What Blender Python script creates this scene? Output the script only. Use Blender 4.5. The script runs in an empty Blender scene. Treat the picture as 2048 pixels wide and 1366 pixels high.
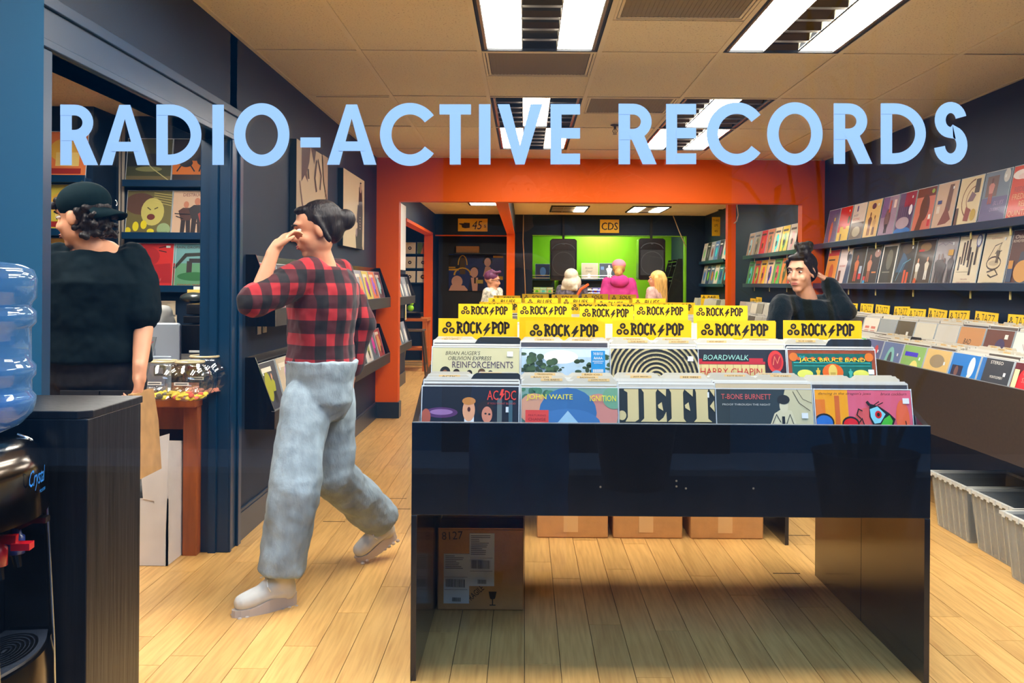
import bpy, bmesh, math, random
import numpy as np
from mathutils import Vector, Matrix, Euler
random.seed(7)
scene = bpy.context.scene
COL = scene.collection
R = math.radians

# ------------------------------------------------------------------ camera, world, lights, exposure
F = 35.0 / 36.0 * 2048
CX, CY, H, CEIL = 1050.0, 568.0, 1.267, 2.445
TH = R(0.4)
cd = bpy.data.cameras.new('camera')
cam = bpy.data.objects.new('camera', cd)
COL.objects.link(cam)
cd.lens = 35; cd.sensor_width = 36; cd.sensor_fit = 'HORIZONTAL'
cd.shift_x = -(CX - 1024) / 2048
cd.shift_y = (CY - 683) / 2048
cd.clip_start = 0.05; cd.clip_end = 200
cam.matrix_world = Matrix.Translation((0, 0, H)) @ Matrix.Rotation(R(90), 4, 'X') @ Matrix.Rotation(TH, 4, 'Z')
scene.camera = cam

def UV(px, py):
    dx, dy = px - CX, py - CY
    return (dx * math.cos(TH) + dy * math.sin(TH)) / F, (-dx * math.sin(TH) + dy * math.cos(TH)) / F
def P(px, py, Y):                       # point seen at a pixel at depth Y
    u, v = UV(px, py)
    return Vector((u * Y, Y, H - v * Y))
def PX(px, py, X):                      # point seen at a pixel on the plane x = X
    u, v = UV(px, py)
    Y = X / u
    return Vector((X, Y, H - v * Y))

w = bpy.data.worlds.new('world'); scene.world = w; w.use_nodes = True
bg = w.node_tree.nodes['Background']
bg.inputs[0].default_value = (0.30, 0.50, 0.85, 1); bg.inputs[1].default_value = 0.22
def area(name, loc, size, power, col, target):
    l = bpy.data.lights.new(name, 'AREA'); l.shape = 'RECTANGLE'; l.size, l.size_y = size
    l.energy = power; l.color = col
    o = bpy.data.objects.new(name, l); COL.objects.link(o); o.location = loc
    o.rotation_euler = (Vector(target) - Vector(loc)).to_track_quat('-Z', 'Y').to_euler()
    return o
area('mall_fill_light', (0.6, -1.6, 4.6), (7.0, 2.6), 430, (0.42, 0.66, 1.0), (0.5, 0.9, 0.6))  # unseen area lamp added outside as blue daylight on the window letters
area('mall_fill_light', (0.6, -0.9, 4.7), (7.0, 1.6), 90, (0.45, 0.70, 1.0), (0.6, -3.8, 1.4))  # second added lamp, aimed at the mall wall to brighten its reflection
scene.view_settings.view_transform = 'Standard'
scene.view_settings.look = 'None'
scene.view_settings.exposure = 0.0
scene.view_settings.gamma = 1.0
scene.view_settings.use_curve_mapping = False
scene.cycles.use_denoising = True
scene.cycles.max_bounces = 8
scene.cycles.diffuse_bounces = 5
scene.cycles.glossy_bounces = 4
scene.cycles.transparent_max_bounces = 24
scene.cycles.sample_clamp_indirect = 6.0
scene.cycles.caustics_reflective = False
scene.cycles.caustics_refractive = False

# ------------------------------------------------------------------ materials
def S(r, g, b):
    def f(c):
        c /= 255.0
        return c / 12.92 if c <= 0.04045 else ((c + 0.055) / 1.055) ** 2.4
    return (f(r), f(g), f(b))
MC = {}
def mat(name, col=(.5, .5, .5), rough=.5, metal=0, coat=0, emit=None, estr=1, var=0, scale=30, stretch=(1, 1, 1), bump=0, bscale=60,
        spec=.5, attr=False, rnd=0, trans=0, alpha=1, sheen=0):
    if name in MC: return MC[name]
    m = bpy.data.materials.new(name); MC[name] = m; m.use_nodes = True
    nt = m.node_tree; b = nt.nodes['Principled BSDF']; L = nt.links.new
    b.inputs['Base Color'].default_value = (*col, 1)
    b.inputs['Roughness'].default_value = rough
    b.inputs['Metallic'].default_value = metal
    b.inputs['Coat Weight'].default_value = coat
    b.inputs['Coat Roughness'].default_value = .08
    b.inputs['Specular IOR Level'].default_value = spec
    b.inputs['Sheen Weight'].default_value = sheen
    b.inputs['Transmission Weight'].default_value = trans
    b.inputs['Alpha'].default_value = alpha
    if emit:
        b.inputs['Emission Color'].default_value = (*emit, 1); b.inputs['Emission Strength'].default_value = estr
    src = None
    if attr:
        a = nt.nodes.new('ShaderNodeAttribute'); a.attribute_name = 'Col'; src = a.outputs['Color']
    if var or bump:
        tc = nt.nodes.new('ShaderNodeTexCoord'); mp = nt.nodes.new('ShaderNodeMapping'); mp.inputs['Scale'].default_value = stretch
        L(tc.outputs['Object'], mp.inputs['Vector'])
    if var:
        n = nt.nodes.new('ShaderNodeTexNoise'); n.inputs['Scale'].default_value = scale; n.inputs['Detail'].default_value = 6
        L(mp.outputs[0], n.inputs['Vector'])
        mr = nt.nodes.new('ShaderNodeMapRange'); mr.inputs['From Min'].default_value = .3; mr.inputs['From Max'].default_value = .7
        mr.inputs['To Min'].default_value = 1 - var; mr.inputs['To Max'].default_value = 1 + var
        L(n.outputs['Fac'], mr.inputs['Value'])
        mx = nt.nodes.new('ShaderNodeMix'); mx.data_type = 'RGBA'; mx.blend_type = 'MULTIPLY'; mx.inputs[0].default_value = 1
        if src: L(src, mx.inputs[6])
        else: mx.inputs[6].default_value = (*col, 1)
        L(mr.outputs[0], mx.inputs[7]); src = mx.outputs[2]
    if rnd:
        oi = nt.nodes.new('ShaderNodeObjectInfo')
        mr = nt.nodes.new('ShaderNodeMapRange'); mr.inputs['To Min'].default_value = 1 - rnd; mr.inputs['To Max'].default_value = 1 + rnd
        L(oi.outputs['Random'], mr.inputs['Value'])
        mx = nt.nodes.new('ShaderNodeMix'); mx.data_type = 'RGBA'; mx.blend_type = 'MULTIPLY'; mx.inputs[0].default_value = 1
        if src: L(src, mx.inputs[6])
        else: mx.inputs[6].default_value = (*col, 1)
        L(mr.outputs[0], mx.inputs[7]); src = mx.outputs[2]
    if src: L(src, b.inputs['Base Color'])
    if bump:
        n = nt.nodes.new('ShaderNodeTexNoise'); n.inputs['Scale'].default_value = bscale; n.inputs['Detail'].default_value = 4
        L(mp.outputs[0], n.inputs['Vector'])
        bp = nt.nodes.new('ShaderNodeBump'); bp.inputs['Strength'].default_value = bump; bp.inputs['Distance'].default_value = .01
        L(n.outputs['Fac'], bp.inputs['Height']); L(bp.outputs[0], b.inputs['Normal'])
    return m

NAVY = mat('navy_paint', S(17, 36, 56), .55, spec=.25, var=.12, scale=4, bump=.08, bscale=150)
NAVYD = mat('navy_trim', S(8, 48, 78), .32)
ORANGE = mat('orange_paint', S(232, 92, 0), .55, spec=.2, bump=.06, bscale=160)
GREEN = mat('green_paint', S(120, 190, 10), .5, bump=.05, bscale=120)
BLACKLAM = mat('black_laminate', S(17, 18, 22), .22, coat=.25, var=.3, scale=12, stretch=(1, 1, .1))
BLACKWOOD = mat('black_wood', S(30, 27, 27), .35, var=.5, scale=40, stretch=(1, 1, .06), bump=.15, bscale=60)
BROWNLAM = mat('dark_brown_laminate', S(58, 46, 34), .4, var=.25, scale=60)
BLACKPL = mat('black_plastic', S(14, 14, 16), .25, coat=.4)
BLACKMAT = mat('black_matte', S(16, 17, 19), .7)
RACK = mat('rack_charcoal', S(44, 42, 42), .45)
WHITEPL = mat('white_plastic', S(225, 225, 220), .35)
CHROME = mat('chrome', S(210, 212, 215), .15, metal=1)
STEEL = mat('steel', S(140, 132, 120), .35, metal=1)
WOODD = mat('desk_wood', S(160, 84, 38), .35, var=.25, scale=25, stretch=(1, 1, .15))
CARD = mat('cardboard', S(190, 138, 80), .75, var=.08, scale=20, bump=.1, bscale=90)
CARDW = mat('white_cardboard', S(214, 210, 208), .7, var=.05, scale=12)
KRAFT = mat('kraft_paper', S(170, 128, 78), .7, var=.15, scale=18)
TAPE = mat('tape', S(214, 172, 118), .25, coat=.3)
PRINT = mat('printed_paper', attr=True, rough=.45, coat=.06, spec=.3)
PLAIN = mat('plain_colour', attr=True, rough=.55)
SLEEVE = mat('sleeve_edge', attr=True, rough=.35, coat=.4, rnd=.14)
YELLOW = mat('yellow_card', S(250, 205, 5), .5, rnd=.05)
INK = mat('black_ink', S(38, 28, 16), .5)
TBAR = mat('ceiling_grid', S(246, 228, 190), .5)

def tile_mat():
    m = mat('ceiling_tile', S(206, 172, 122), .85)
    nt = m.node_tree; b = nt.nodes['Principled BSDF']; L = nt.links.new
    tc = nt.nodes.new('ShaderNodeTexCoord'); n = nt.nodes.new('ShaderNodeTexNoise'); n.inputs['Scale'].default_value = 120; n.inputs['Detail'].default_value = 3
    g = nt.nodes.new('ShaderNodeNewGeometry')
    L(g.outputs['Position'], n.inputs['Vector'])
    cr = nt.nodes.new('ShaderNodeValToRGB'); cr.color_ramp.elements[0].position = .30; cr.color_ramp.elements[0].color = (*S(176, 146, 98), 1)
    cr.color_ramp.elements[1].position = .40; cr.color_ramp.elements[1].color = (*S(246, 228, 190), 1)
    L(n.outputs['Fac'], cr.inputs[0]); L(cr.outputs[0], b.inputs['Base Color'])
    return m
TILE = tile_mat()

def wood_floor(name, brick=False):
    m = mat(name, S(220, 180, 110), .33)
    nt = m.node_tree; b = nt.nodes['Principled BSDF']; L = nt.links.new
    tc = nt.nodes.new('ShaderNodeTexCoord'); oi = nt.nodes.new('ShaderNodeObjectInfo')
    ad = nt.nodes.new('ShaderNodeVectorMath'); ad.operation = 'ADD'
    ml = nt.nodes.new('ShaderNodeMath'); ml.operation = 'MULTIPLY'; ml.inputs[1].default_value = 57
    L(oi.outputs['Random'], ml.inputs[0]); L(tc.outputs['Object'], ad.inputs[0]); L(ml.outputs[0], ad.inputs[1])
    mp = nt.nodes.new('ShaderNodeMapping'); mp.inputs['Scale'].default_value = (7, .55, 1); L(ad.outputs[0], mp.inputs['Vector'])
    n = nt.nodes.new('ShaderNodeTexNoise'); n.inputs['Scale'].default_value = 1.2; n.inputs['Detail'].default_value = 1; L(mp.outputs[0], n.inputs['Vector'])
    # cathedral grain: contour lines of a smooth noise
    m1 = nt.nodes.new('ShaderNodeMath'); m1.operation = 'MULTIPLY'; m1.inputs[1].default_value = 60; L(n.outputs['Fac'], m1.inputs[0])
    sn = nt.nodes.new('ShaderNodeMath'); sn.operation = 'SINE'; L(m1.outputs[0], sn.inputs[0])
    mp2 = nt.nodes.new('ShaderNodeMapping'); mp2.inputs['Scale'].default_value = (40, 2, 1); L(ad.outputs[0], mp2.inputs['Vector'])
    n2 = nt.nodes.new('ShaderNodeTexNoise'); n2.inputs['Scale'].default_value = 2; n2.inputs['Detail'].default_value = 5; L(mp2.outputs[0], n2.inputs['Vector'])
    a1 = nt.nodes.new('ShaderNodeMath'); a1.operation = 'MULTIPLY_ADD'; a1.inputs[1].default_value = .045; L(sn.outputs[0], a1.inputs[0]); L(n2.outputs['Fac'], a1.inputs[2])
    cr = nt.nodes.new('ShaderNodeValToRGB')
    cr.color_ramp.elements[0].position = .25; cr.color_ramp.elements[0].color = (*S(196, 144, 78), 1)
    cr.color_ramp.elements[1].position = .62; cr.color_ramp.elements[1].color = (*S(224, 176, 104), 1)
    L(a1.outputs[0], cr.inputs[0])
    mr = nt.nodes.new('ShaderNodeMapRange'); mr.inputs['To Min'].default_value = .88; mr.inputs['To Max'].default_value = 1.08; L(oi.outputs['Random'], mr.inputs['Value'])
    mx = nt.nodes.new('ShaderNodeMix'); mx.data_type = 'RGBA'; mx.blend_type = 'MULTIPLY'; mx.inputs[0].default_value = 1
    L(cr.outputs[0], mx.inputs[6]); L(mr.outputs[0], mx.inputs[7]); L(mx.outputs[2], b.inputs['Base Color'])
    return m
WOODF = wood_floor('floor_plank')

def glass_mat(name, f0=.045, tint=(1, 1, 1), rough=0.0, haze=0.0, hcol=(1, 1, 1)):
    m = bpy.data.materials.new(name); m.use_nodes = True; nt = m.node_tree; L = nt.links.new
    for n in list(nt.nodes): nt.nodes.remove(n)
    out = nt.nodes.new('ShaderNodeOutputMaterial'); tr = nt.nodes.new('ShaderNodeBsdfTransparent'); tr.inputs[0].default_value = (*tint, 1)
    gl = nt.nodes.new('ShaderNodeBsdfGlossy'); gl.inputs['Roughness'].default_value = rough
    lw = nt.nodes.new('ShaderNodeLayerWeight'); lw.inputs['Blend'].default_value = .5   # facing = 1-|cos|
    pw = nt.nodes.new('ShaderNodeMath'); pw.operation = 'POWER'; pw.inputs[1].default_value = 5; L(lw.outputs['Facing'], pw.inputs[0])
    ma = nt.nodes.new('ShaderNodeMath'); ma.operation = 'MULTIPLY_ADD'; ma.inputs[1].default_value = 1 - f0; ma.inputs[2].default_value = f0; L(pw.outputs[0], ma.inputs[0])
    mx = nt.nodes.new('ShaderNodeMixShader'); L(ma.outputs[0], mx.inputs[0]); L(tr.outputs[0], mx.inputs[1]); L(gl.outputs[0], mx.inputs[2])
    last = mx
    if haze:
        df = nt.nodes.new('ShaderNodeBsdfDiffuse'); df.inputs[0].default_value = (*hcol, 1)
        m2 = nt.nodes.new('ShaderNodeMixShader'); m2.inputs[0].default_value = haze; L(mx.outputs[0], m2.inputs[1]); L(df.outputs[0], m2.inputs[2]); last = m2
    L(last.outputs[0], out.inputs[0])
    return m
WINGLASS = glass_mat('window_glass', .03, (.985, .995, 1))
BOWLGLASS = glass_mat('bowl_glass', .13, (.95, .97, .96))
TUBPL = glass_mat('clear_tub_plastic', .06, (.88, .90, .90), .2, .32, S(190, 196, 196))
BOTTLEPL = glass_mat('blue_bottle_plastic', .12, (.88, .95, 1.0), .03, .22, S(130, 185, 235))

# ------------------------------------------------------------------ mesh helpers
class MB:
    def __init__(s): s.v = []; s.f = []; s.c = []; s.m = []
    def add(s, vs, fs, col=(1, 1, 1), m=0):
        o = len(s.v); s.v += [tuple(v) for v in vs]
        for f in fs: s.f.append([i + o for i in f]); s.c.append(col); s.m.append(m)
        return s
    def box(s, a, b, col=(1, 1, 1), m=0):
        x0, y0, z0 = a; x1, y1, z1 = b
        return s.add([(x0, y0, z0), (x1, y0, z0), (x1, y1, z0), (x0, y1, z0), (x0, y0, z1), (x1, y0, z1), (x1, y1, z1), (x0, y1, z1)],
                     [(0, 3, 2, 1), (4, 5, 6, 7), (0, 1, 5, 4), (1, 2, 6, 5), (2, 3, 7, 6), (3, 0, 4, 7)], col, m)
    def prism(s, poly, d0, d1, fn, col=(1, 1, 1), m=0):      # poly in 2d, fn(a, b, depth) -> xyz
        n = len(poly)
        vs = [fn(a, b, d0) for a, b in poly] + [fn(a, b, d1) for a, b in poly]
        fs = [list(range(n))[::-1], list(range(n, 2 * n))] + [(i, (i + 1) % n, n + (i + 1) % n, n + i) for i in range(n)]
        return s.add(vs, fs, col, m)
    def lathe(s, prof, seg=24, c=(0, 0, 0), col=(1, 1, 1), m=0, sx=1, sy=1, cap=True):
        vs = []; fs = []; n = len(prof)
        for r, z in prof:
            for k in range(seg):
                a = 2 * math.pi * k / seg; vs.append((c[0] + r * sx * math.cos(a), c[1] + r * sy * math.sin(a), c[2] + z))
        for i in range(n - 1):
            for k in range(seg):
                k2 = (k + 1) % seg; fs.append((i * seg + k, i * seg + k2, (i + 1) * seg + k2, (i + 1) * seg + k))
        if cap: fs.append(tuple(range(seg))[::-1]); fs.append(tuple(range((n - 1) * seg, n * seg)))
        return s.add(vs, fs, col, m)
    def tube(s, path, r, seg=8, col=(1, 1, 1), m=0):
        path = [Vector(p) for p in path]; n = len(path); rs = r if isinstance(r, (list, tuple)) else [r] * n
        vs = []; fs = []; up = None
        for i, p in enumerate(path):
            t = (path[min(i + 1, n - 1)] - path[max(i - 1, 0)]).normalized()
            if up is None: up = t.orthogonal().normalized()
            up = (up - t * up.dot(t)).normalized(); sd = t.cross(up)
            for k in range(seg):
                a = 2 * math.pi * k / seg; vs.append(p + (up * math.cos(a) + sd * math.sin(a)) * rs[i])
        for i in range(n - 1):
            for k in range(seg):
                k2 = (k + 1) % seg; fs.append((i * seg + k, i * seg + k2, (i + 1) * seg + k2, (i + 1) * seg + k))
        fs.append(tuple(range(seg))[::-1]); fs.append(tuple(range((n - 1) * seg, n * seg)))
        return s.add(vs, fs, col, m)
    def ball(s, c, r, col=(1, 1, 1), m=0, seg=12, rings=8, rot=None):
        if not isinstance(r, (list, tuple)): r = (r, r, r)
        vs = []; fs = []
        for i in range(rings + 1):
            t = math.pi * i / rings
            if i in (0, rings): continue
            for k in range(seg):
                a = 2 * math.pi * k / seg; vs.append(Vector((r[0] * math.sin(t) * math.cos(a), r[1] * math.sin(t) * math.sin(a), r[2] * math.cos(t))))
        N = len(vs); vs += [Vector((0, 0, r[2])), Vector((0, 0, -r[2]))]
        for i in range(rings - 2):
            for k in range(seg):
                k2 = (k + 1) % seg; fs.append((i * seg + k, (i + 1) * seg + k, (i + 1) * seg + k2, i * seg + k2))
        for k in range(seg):
            k2 = (k + 1) % seg; fs.append((N, k, k2)); fs.append((N + 1, (rings - 2) * seg + k2, (rings - 2) * seg + k))
        if rot is not None: vs = [rot @ v for v in vs]
        return s.add([v + Vector(c) for v in vs], fs, col, m)
    def xf(s, M): s.v = [tuple(M @ Vector(v)) for v in s.v]; return s
    def mesh(s, name, mats, smooth=False, col=None):
        me = bpy.data.meshes.new(name); me.from_pydata(s.v, [], s.f)
        for q in (mats if isinstance(mats, (list, tuple)) else [mats]): me.materials.append(q)
        if len(set(s.m)) > 1 or (s.m and s.m[0]): me.polygons.foreach_set('material_index', s.m)
        ca = me.color_attributes.new('Col', 'FLOAT_COLOR', 'CORNER')
        arr = []
        for f, c in zip(s.f, s.c): arr += [c[0], c[1], c[2], 1.0] * len(f)
        ca.data.foreach_set('color', arr)
        if smooth: me.polygons.foreach_set('use_smooth', [True] * len(s.f))
        me.update()
        return me
    def build(s, name, mats, parent=None, smooth=False, bevel=0, loc=None, rot=None, angle=None):
        me = s.mesh(name, mats, smooth)
        o = link(name, me, parent)
        if loc is not None: o.location = loc
        if rot is not None: o.rotation_euler = rot
        if bevel:
            b = o.modifiers.new('bevel', 'BEVEL'); b.width = bevel; b.segments = 2; b.limit_method = 'ANGLE'; b.angle_limit = R(40)
        if angle:
            me.polygons.foreach_set('use_smooth', [True] * len(s.f))
            try: me.set_sharp_from_angle(angle=R(angle))
            except Exception: pass
        return o
def link(name, me, parent=None):
    o = bpy.data.objects.new(name, me); COL.objects.link(o)
    if parent is not None: o.parent = parent
    return o
def tag(o, label=None, cat=None, group=None, kind=None):
    if label: o['label'] = label
    if cat: o['category'] = cat
    if group: o['group'] = group
    if kind: o['kind'] = kind
    return o
def thing(name, label, cat, loc=(0, 0, 0), rz=0, group=None):
    o = bpy.data.objects.new(name, None); COL.objects.link(o); o.location = loc; o.rotation_euler = (0, 0, rz); o.empty_display_size = .1
    return tag(o, label, cat, group)
def struct(o): o['kind'] = 'structure'; return o
def copy_tree(o, parent=None):
    c = o.copy(); COL.objects.link(c)
    if parent is not None: c.parent = parent
    for ch in list(o.children): copy_tree(ch, c)
    return c

# ------------------------------------------------------------------ flat lettering
TC = {}
def text_geo(txt, shear=0):
    k = (txt, shear)
    if k in TC: return TC[k]
    cu = bpy.data.curves.new('t', 'FONT'); cu.body = txt; cu.size = 1; cu.resolution_u = 2; cu.shear = shear
    ob = bpy.data.objects.new('t', cu)
    me = bpy.data.meshes.new_from_object(ob)
    vs = [(v.co.x, v.co.y) for v in me.vertices]; fs = [tuple(p.vertices) for p in me.polygons]
    bpy.data.objects.remove(ob); bpy.data.curves.remove(cu); bpy.data.meshes.remove(me)
    if not vs: vs = [(0, 0)]
    x0 = min(v[0] for v in vs); y0 = min(v[1] for v in vs); x1 = max(v[0] for v in vs); y1 = max(v[1] for v in vs)
    TC[k] = (vs, fs, x0, y0, max(x1 - x0, 1e-3), max(y1 - y0, 1e-3)); return TC[k]
def fit_text(txt, x, y, w, h, shear=0):
    vs, fs, x0, y0, tw, th = text_geo(txt, shear)
    return [(x + (a - x0) / tw * w, y + (b - y0) / th * h) for a, b in vs], fs
def ribbon(pts, w, closed=False):        # thick polyline -> quads in 2d (verts, faces)
    pts = [Vector((p[0], p[1])) for p in pts]; n = len(pts); L = []; Rr = []
    for i in range(n):
        if closed: a, b, c = pts[i - 1], pts[i], pts[(i + 1) % n]
        else: a, b, c = pts[max(i - 1, 0)], pts[i], pts[min(i + 1, n - 1)]
        d1 = (b - a).normalized() if (b - a).length > 1e-9 else (c - b).normalized()
        d2 = (c - b).normalized() if (c - b).length > 1e-9 else d1
        n1 = Vector((-d1.y, d1.x)); n2 = Vector((-d2.y, d2.x)); m = (n1 + n2)
        m = m.normalized() if m.length > 1e-6 else n1
        k = min(1 / max(m.dot(n1), .35), 2.0)
        L.append(b + m * (w / 2 * k)); Rr.append(b - m * (w / 2 * k))
    vs = [(p.x, p.y) for p in L] + [(p.x, p.y) for p in Rr]
    fs = [(i, i + 1, n + i + 1, n + i) for i in range(n - 1)]
    if closed: fs.append((n - 1, 0, n, 2 * n - 1))
    return vs, fs
def arc(cx, cy, rx, ry, a0, a1, n=24):
    return [(cx + rx * math.cos(R(a0 + (a1 - a0) * i / n)), cy + ry * math.sin(R(a0 + (a1 - a0) * i / n))) for i in range(n + 1)]

# cover art: unit square, y up; printed on the face looking to -Y
def clip01(poly):
    for ax, lim, sg in ((0, 0, 1), (0, 1, -1), (1, 0, 1), (1, 1, -1)):
        out = []
        for i in range(len(poly)):
            p, q = poly[i - 1], poly[i]; a = (p[ax] - lim) * sg >= 0; b = (q[ax] - lim) * sg >= 0
            if a != b:
                t = (lim - p[ax]) / (q[ax] - p[ax]); out.append((p[0] + (q[0] - p[0]) * t, p[1] + (q[1] - p[1]) * t))
            if b: out.append(q)
        poly = out
        if len(poly) < 3: return []
    return poly
def art_to(mb, art, w, h, y0, x0=None, step=.00035):
    if x0 is None: x0 = -w / 2
    y = [y0]
    def put(vs, fs, c):
        if all(0 <= a <= 1 and 0 <= b <= 1 for a, b in vs): mb.add([(x0 + a * w, y[0], b * h) for a, b in vs], fs, c); return
        for f in fs:
            q = clip01([vs[i] for i in f])
            if q: mb.add([(x0 + a * w, y[0], b * h) for a, b in q], [tuple(range(len(q)))], c)
    def poly(p, c): put(list(p), [tuple(range(len(p)))], c)
    for op in art:
        y[0] -= step
        k = op[0]
        if k == 'r': _, x, z, ww, hh, c = op; poly([(x, z), (x + ww, z), (x + ww, z + hh), (x, z + hh)], c)
        elif k == 'e': _, x, z, rx, rz, c = op; poly([(x + rx * math.cos(2 * math.pi * i / 20), z + rz * math.sin(2 * math.pi * i / 20)) for i in range(20)], c)
        elif k == 'p': poly(op[1], op[2])
        elif k == 't':
            vs, fs = fit_text(op[1], op[2], op[3], op[4], op[5], op[7] if len(op) > 7 else 0); put(vs, fs, op[6])
        elif k == 's': vs, fs = ribbon(op[1], op[2], len(op) > 4 and op[4]); put(vs, fs, op[3])
        elif k == 'ring': _, x, z, r, wd, c = op; vs, fs = ribbon(arc(x, z, r, r, 0, 350, 35), wd, True); put(vs, fs, c)
        elif k == 'g': put(op[1], op[2], op[3])
        elif k == 'fig':     # small figure: legs, torso, head
            _, x, z, hh, cb, ch, cl = op
            poly([(x - .16 * hh, z), (x - .03 * hh, z), (x, z + .42 * hh), (x, z + .5 * hh), (x - .14 * hh, z + .5 * hh)], cl); poly([(x + .03 * hh, z), (x + .16 * hh, z), (x + .14 * hh, z + .5 * hh), (x, z + .5 * hh), (x, z + .42 * hh)], cl)
            y[0] -= step
            poly([(x - .15 * hh, z + .4 * hh), (x + .15 * hh, z + .4 * hh), (x + .24 * hh, z + .7 * hh), (x + .1 * hh, z + .8 * hh), (x - .1 * hh, z + .8 * hh), (x - .24 * hh, z + .7 * hh)], cb)
            y[0] -= step
            poly([(x + .085 * hh * math.cos(i * .63), z + .9 * hh + .11 * hh * math.sin(i * .63)) for i in range(10)], ch)
    return mb
def cover(art, base, w=.315, t=.004, wrap=True):
    mb = MB(); mb.box((-w / 2, -t, 0), (w / 2, 0, w), base)
    art_to(mb, art, w, w, -t)
    return mb

# ================================================================== THE SETTING
XL, XR, YG, YO = -1.398, 2.807, 1.75, 9.34     # left wall, right wall, window glass, orange wall
XL2, XR2, YB = -1.531, 3.05, 16.9              # second room
def sbox(name, a, b, m, parent=None, bevel=0):
    o = MB().box(a, b).build(name, m, parent, bevel=bevel)
    if parent is None: struct(o)
    return o
# floor: boards one by one where they are 10 px and more, a joined field beyond
floor = sbox('floor', (-3.7, YG, -.06), (3.2, 19.0, -.012), mat('underlay', S(70, 48, 26), .8))
PLW, PLL = .12, 1.22
rnd = random.Random(3); n_pl = 0
full = MB().box((.0011, .0011, -.011), (PLW - .0011, PLL - .0011, 0)).mesh('plank', WOODF)
joined = MB()
for i in range(-35, 19):
    x = 2.807 + -.04 + (i - 18) * PLW + .0
    off = rnd.uniform(0, PLL)
    y = YG - off
    while y < 17.0:
        y0, y1 = max(y, YG), y + PLL
        if y0 < 9.2 and -1.75 < x < 2.1 and y1 > 2.6 and n_pl < 300:
            n_pl += 1
            if y0 == y: o = link('plank', full, floor); o.location = (x, y, 0)
            else:
                me = MB().box((.0011, .0011, -.011), (PLW - .0011, y1 - y0 - .0011, 0)).mesh('plank', WOODF)
                o = link('plank', me, floor); o.location = (x, y0, 0)
        else: joined.box((x + .0011, y0 + .0011, -.011), (x + PLW - .0011, y1 - .0011, 0))
        y += PLL
tag(joined.build('floor_board_field', WOODF, floor), kind='stuff')
# dark gaps between some board ends
for px, py, Y in ((1572, 1071, 5.05), (1557, 1148, 4.35), (1008, 1018, 0), ):
    pass
g = MB()
for px, py, wpx in ((1597, 1071, 46), (1573, 1147, 54), (792, 997, 42), (808, 1018, 26), (668, 1043, 44), (1012, 1093, 40)):
    u, v = UV(px, py); Y = H / v; X = u * Y; ww = wpx / F * Y
    g.box((X - ww / 2, Y - .004, .0), (X + ww / 2, Y + .004, .0008))
g.build('board_gap', mat('gap_black', S(25, 18, 12), .9), floor)

# walls of the front room
wl = sbox('wall_left', (XL - .12, 4.81, 0), (XL, YO + .14, CEIL), NAVY)
sbox('wall_left_upper', (XL - .12, 2.6, 1.935), (XL, 4.81, CEIL), NAVY)
sbox('wall_left_pier', (XL - .12, YG, 0), (-1.337, 2.757, CEIL), mat('teal_navy', S(6, 72, 108), .75, spec=.15))
sbox('wall_left_stub', (XL - .12, 4.70, 0), (XL, 4.81, CEIL), NAVY)
tr = sbox('trim_1', (XL - .125, 2.757, 1.935), (XL + .018, 4.81, 2.087), NAVYD, bevel=.004)
sbox('trim_bead', (XL + .018, 2.757, 2.05), (XL + .030, 4.825, 2.087), NAVYD, tr, bevel=.003)
sbox('trim_bead', (XL + .018, 2.757, 1.935), (XL + .026, 4.70, 1.960), NAVYD, tr, bevel=.003)
tr = sbox('trim_2', (XL - .125, 4.66, 0), (XL + .018, 4.81, 1.935), NAVYD, bevel=.004)
sbox('trim_bead', (XL + .018, 4.775, 0), (XL + .030, 4.825, 2.05), NAVYD, tr, bevel=.003)
sbox('trim_bead', (XL + .018, 4.66, 0), (XL + .026, 4.685, 1.935), NAVYD, tr, bevel=.003)
sbox('door_stop', (XL - .075, 4.645, 0), (XL - .04, 4.66, 1.935), NAVYD, tr)
sbox('trim_3', (XL - .125, 2.757, 0), (XL + .018, 2.90, 1.935), NAVYD, bevel=.004)
bb = mat('baseboard_navy', S(24, 44, 62), .35)
b = sbox('baseboard_left', (XL, 4.83, 0), (XL + .016, YO, .135), bb)
sbox('bead', (XL, 4.83, .135), (XL + .011, YO, .152), bb, b, bevel=.003)
sbox('wall_right', (XR, YG, 0), (XR + .12, YO + .14, CEIL), NAVY)
# orange wall with its wide opening
OXL, OXR, OZ = -1.187, 2.595, 2.037
sbox('wall_back', (XL, YO, OZ), (XR, YO + .14, CEIL), ORANGE)
sbox('wall_back_pier_left', (XL, YO, 0), (OXL, YO + .14, OZ), ORANGE)
sbox('wall_back_pier_right', (OXR, YO, 0), (XR, YO + .14, OZ), ORANGE)
sbox('baseboard_back', (XL, YO - .016, 0), (OXL + .014, YO + .155, .15), bb, bevel=.003)

# front wall over and beside the shop window, glass
sbox('wall_front', (-6, YG, 2.40), (7, YG + .12, 4.6), mat('facade', S(60, 72, 86), .6))
sbox('wall_front_side', (-6, YG, 0), (-1.6, YG + .12, 2.40), MC['facade'])
sbox('wall_front_far_side', (3.0, YG, 0), (7, YG + .12, 2.40), MC['facade'])
sbox('window_1', (-1.6, YG, 0.0), (3.0, YG + .008, 2.40), WINGLASS)

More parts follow.
